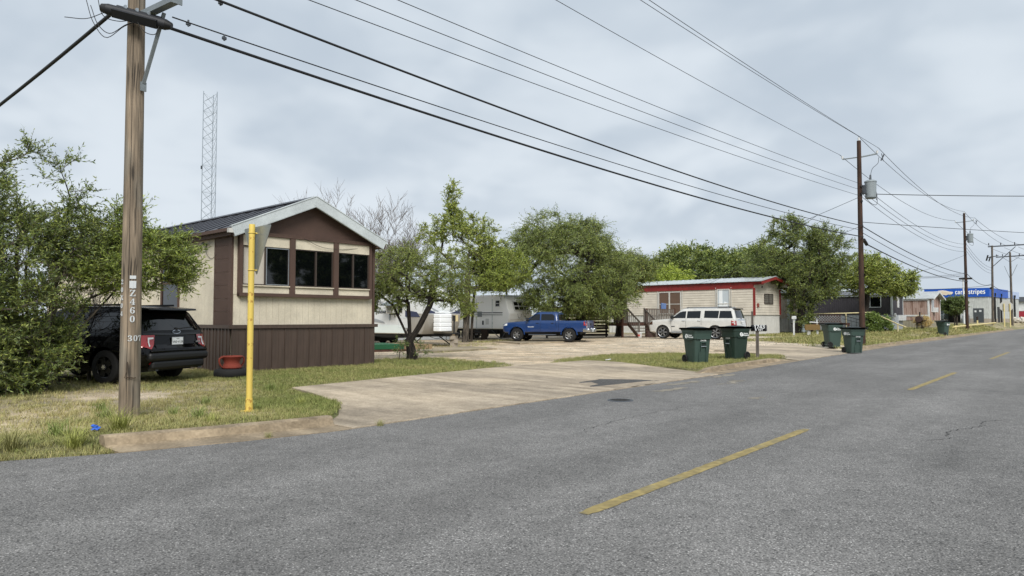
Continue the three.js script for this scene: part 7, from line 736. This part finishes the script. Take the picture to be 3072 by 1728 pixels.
// ------------------------------------------------------------------ grass, weeds, stones
{
  const R = mulberry(808), blade = (S, x, z, a, h, w, lean) => { const dx = Math.cos(a), dz = Math.sin(a), q = S.p.length / 3, nl = Math.hypot(h, lean), nn = [-dx * h / nl, lean / nl, -dz * h / nl]; const P = [[x - dz * w / 2, 0, z + dx * w / 2], [x + dz * w / 2, 0, z - dx * w / 2], [x + dx * lean * 0.35 - dz * w * 0.35, h * 0.6, z + dz * lean * 0.35 + dx * w * 0.35], [x + dx * lean * 0.35 + dz * w * 0.35, h * 0.6, z + dz * lean * 0.35 - dx * w * 0.35], [x + dx * lean, h, z + dz * lean]]; for (const v of P) { S.p.push(...v); S.n.push(...nn); S.u.push(0, 0); } S.i.push(q, q + 2, q + 1, q + 1, q + 2, q + 3, q + 2, q + 4, q + 3); };
  const tuft = (n, h, w, spread, lean, seed) => { const r = mulberry(seed), S = new Soup(); for (let i = 0; i < n; i++) blade(S, (r() - 0.5) * spread, (r() - 0.5) * spread, r() * 6.283, h * (0.5 + 0.7 * r()), w * (0.7 + 0.6 * r()), lean * (0.3 + r()) * h); return S.geo(); };
  const grassM = M('#ffffff', 0.75), c = new THREE.Color(), mx = new THREE.Matrix4(), q = new THREE.Quaternion(), up = V(0, 1, 0);
  function scatter(name, geo, mat, list) { const m = new THREE.InstancedMesh(geo, mat, list.length); list.forEach(([x, y, z, s, a, r, g, b, sy = s], i) => { q.setFromAxisAngle(up, a); m.setMatrixAt(i, mx.compose(V(x, y, z), q, V(s, sy, s))); m.setColorAt(i, c.setRGB(r, g, b)); }); m.name = name; m.castShadow = m.receiveShadow = true; scene.add(m); return m; }
  const mk = (label, cat, m) => { m.userData = { label, category: cat, kind: 'stuff' }; };
  const short = [], far = [];
  const sample = (x0, x1, z0, z1, per, out, sc) => { const n = Math.round((x1 - x0) * (z1 - z0) * per); for (let i = 0; i < n; i++) { const x = lerp(x0, x1, R()), z = lerp(z0, z1, R()), e = edgeZ(x); if (z > e - (x < 3.35 ? 0.03 : 0.64)) continue; if (inPoly(DRIVE, x, z) || inPoly(DRIVE2, x, z)) continue; const [g, d] = cover(x, z); if (R() > g * 1.05 - 0.02) continue; const k = R(), hh = fbm(x * 1.3, z * 1.3, 840, 3), dd = clamp(d + (k - 0.5) * 0.8), v = 0.75 + 0.5 * R(); out.push([x, H(x, z) - 0.01, z, sc * (0.7 + 0.6 * R()), R() * 6.283, lerp(0.175, 0.40, dd) * v, lerp(0.205, 0.34, dd) * v, lerp(0.05, 0.15, dd) * v, sc * (0.45 + 1.0 * hh * R() + 0.2)]); } };
  sample(-2, 9, -14, -8.2, 330, short, 1); sample(-2, 15, -20, -14, 110, short, 1.15); sample(8, 19, -20.5, -13.3, 90, short, 1.2); sample(18, 29, -15.6, -8.4, 110, short, 1.2);
  mk('short mixed green and straw coloured lawn grass along the near yards', 'grass', scatter('lawn_grass', tuft(12, 0.062, 0.0062, 0.11, 0.9, 5), grassM, short));
  sample(29, 60, -24, -8.6, 22, far, 2); sample(20, 38, -32, -21, 16, far, 1.8); sample(60, 110, -20, -9, 7, far, 3); mk('rough grass on the far verges and yards down the street', 'grass', scatter('far_grass', tuft(14, 0.06, 0.011, 0.2, 0.9, 6), grassM, far));
  // taller clumps by the kerb end and the pole foot, each a plant of its own
  const clumpG = [tuft(150, 0.30, 0.008, 0.16, 1.0, 21), tuft(110, 0.2, 0.007, 0.2, 1.0, 22)]; const clumpM = [M([0.30, 0.32, 0.08], 0.7), M([0.19, 0.24, 0.06], 0.7), M([0.27, 0.26, 0.10], 0.75)];
  const clumps = [[3.75, -9.75, 0, 1.0, 0], [3.1, -9.35, 0, 0.9, 0], [2.55, -9.7, 0, 0.95, 2], [2.2, -9.45, 1, 1.2, 0], [3.2, -10.3, 1, 1.1, 1], [5.0, -10.2, 1, 1.0, 1], [4.85, -9.5, 1, 0.7, 0], [5.0, -11.0, 1, 0.8, 1], [4.2, -11.5, 1, 0.9, 1], [6.1, -10.5, 1, 0.7, 1], [8.0, -13.2, 1, 0.9, 1], [7.0, -10.6, 1, 0.7, 0], [6.6, -8.0, 1, 0.45, 2], [5.0, -8.3, 1, 0.4, 2], [4.5, -12.5, 1, 0.9, 1], [2.9, -12.4, 1, 1, 1], [6.0, -12.0, 1, 0.8, 1], [1.9, -9.75, 0, 0.9, 1]];
  for (const [x, z, k, s, m] of clumps) { const o = solo('grass_clump', clumpG[k].clone(), clumpM[m], k ? 'low green grass clump rising above the verge lawn' : 'tall bright yellow green grass clump at the broken end of the kerb', 'grass clump', k ? 'low grass clumps on the verge' : 'tall grass clumps by the kerb end', true); o.position.set(x, Math.max(0.0, H(x, z) - 0.01), z); o.scale.setScalar(s); o.rotation.y = x * 7; }
  // pale chippings on the bare ground
  const peb = []; const pg = new THREE.IcosahedronGeometry(0.5, 0); pg.scale(1, 0.6, 0.8); const scat = (x0, x1, z0, z1, per, s0, s1, need) => { const n = Math.round((x1 - x0) * (z1 - z0) * per); for (let i = 0; i < n; i++) { const x = lerp(x0, x1, R()), z = lerp(z0, z1, R()); if (z > edgeZ(x) - 0.7 || inPoly(DRIVE, x, z) || inPoly(DRIVE2, x, z)) continue; const [g, , ch] = cover(x, z); if (R() > ch * (1 - g) * 1.3 - need) continue; const v = 0.6 + 0.5 * R(), s = lerp(s0, s1, R() ** 3); peb.push([x, H(x, z) + s * 0.1, z, s, R() * 6.28, 0.47 * v, 0.42 * v, 0.34 * v]); } };
  scat(0, 10, -17, -9, 90, 0.012, 0.04, 0); scat(15, 32, -24, -13.5, 26, 0.02, 0.07, 0.05); scat(29, 50, -24, -11, 22, 0.03, 0.09, 0); scat(10, 15, -18.3, -16.6, 60, 0.015, 0.04, 0);
  mk('pale gravel chippings scattered over the bare ground and parking lot', 'gravel', scatter('gravel', pg, M('#ffffff', 0.9), peb));
}
renderer.render(scene, camera);
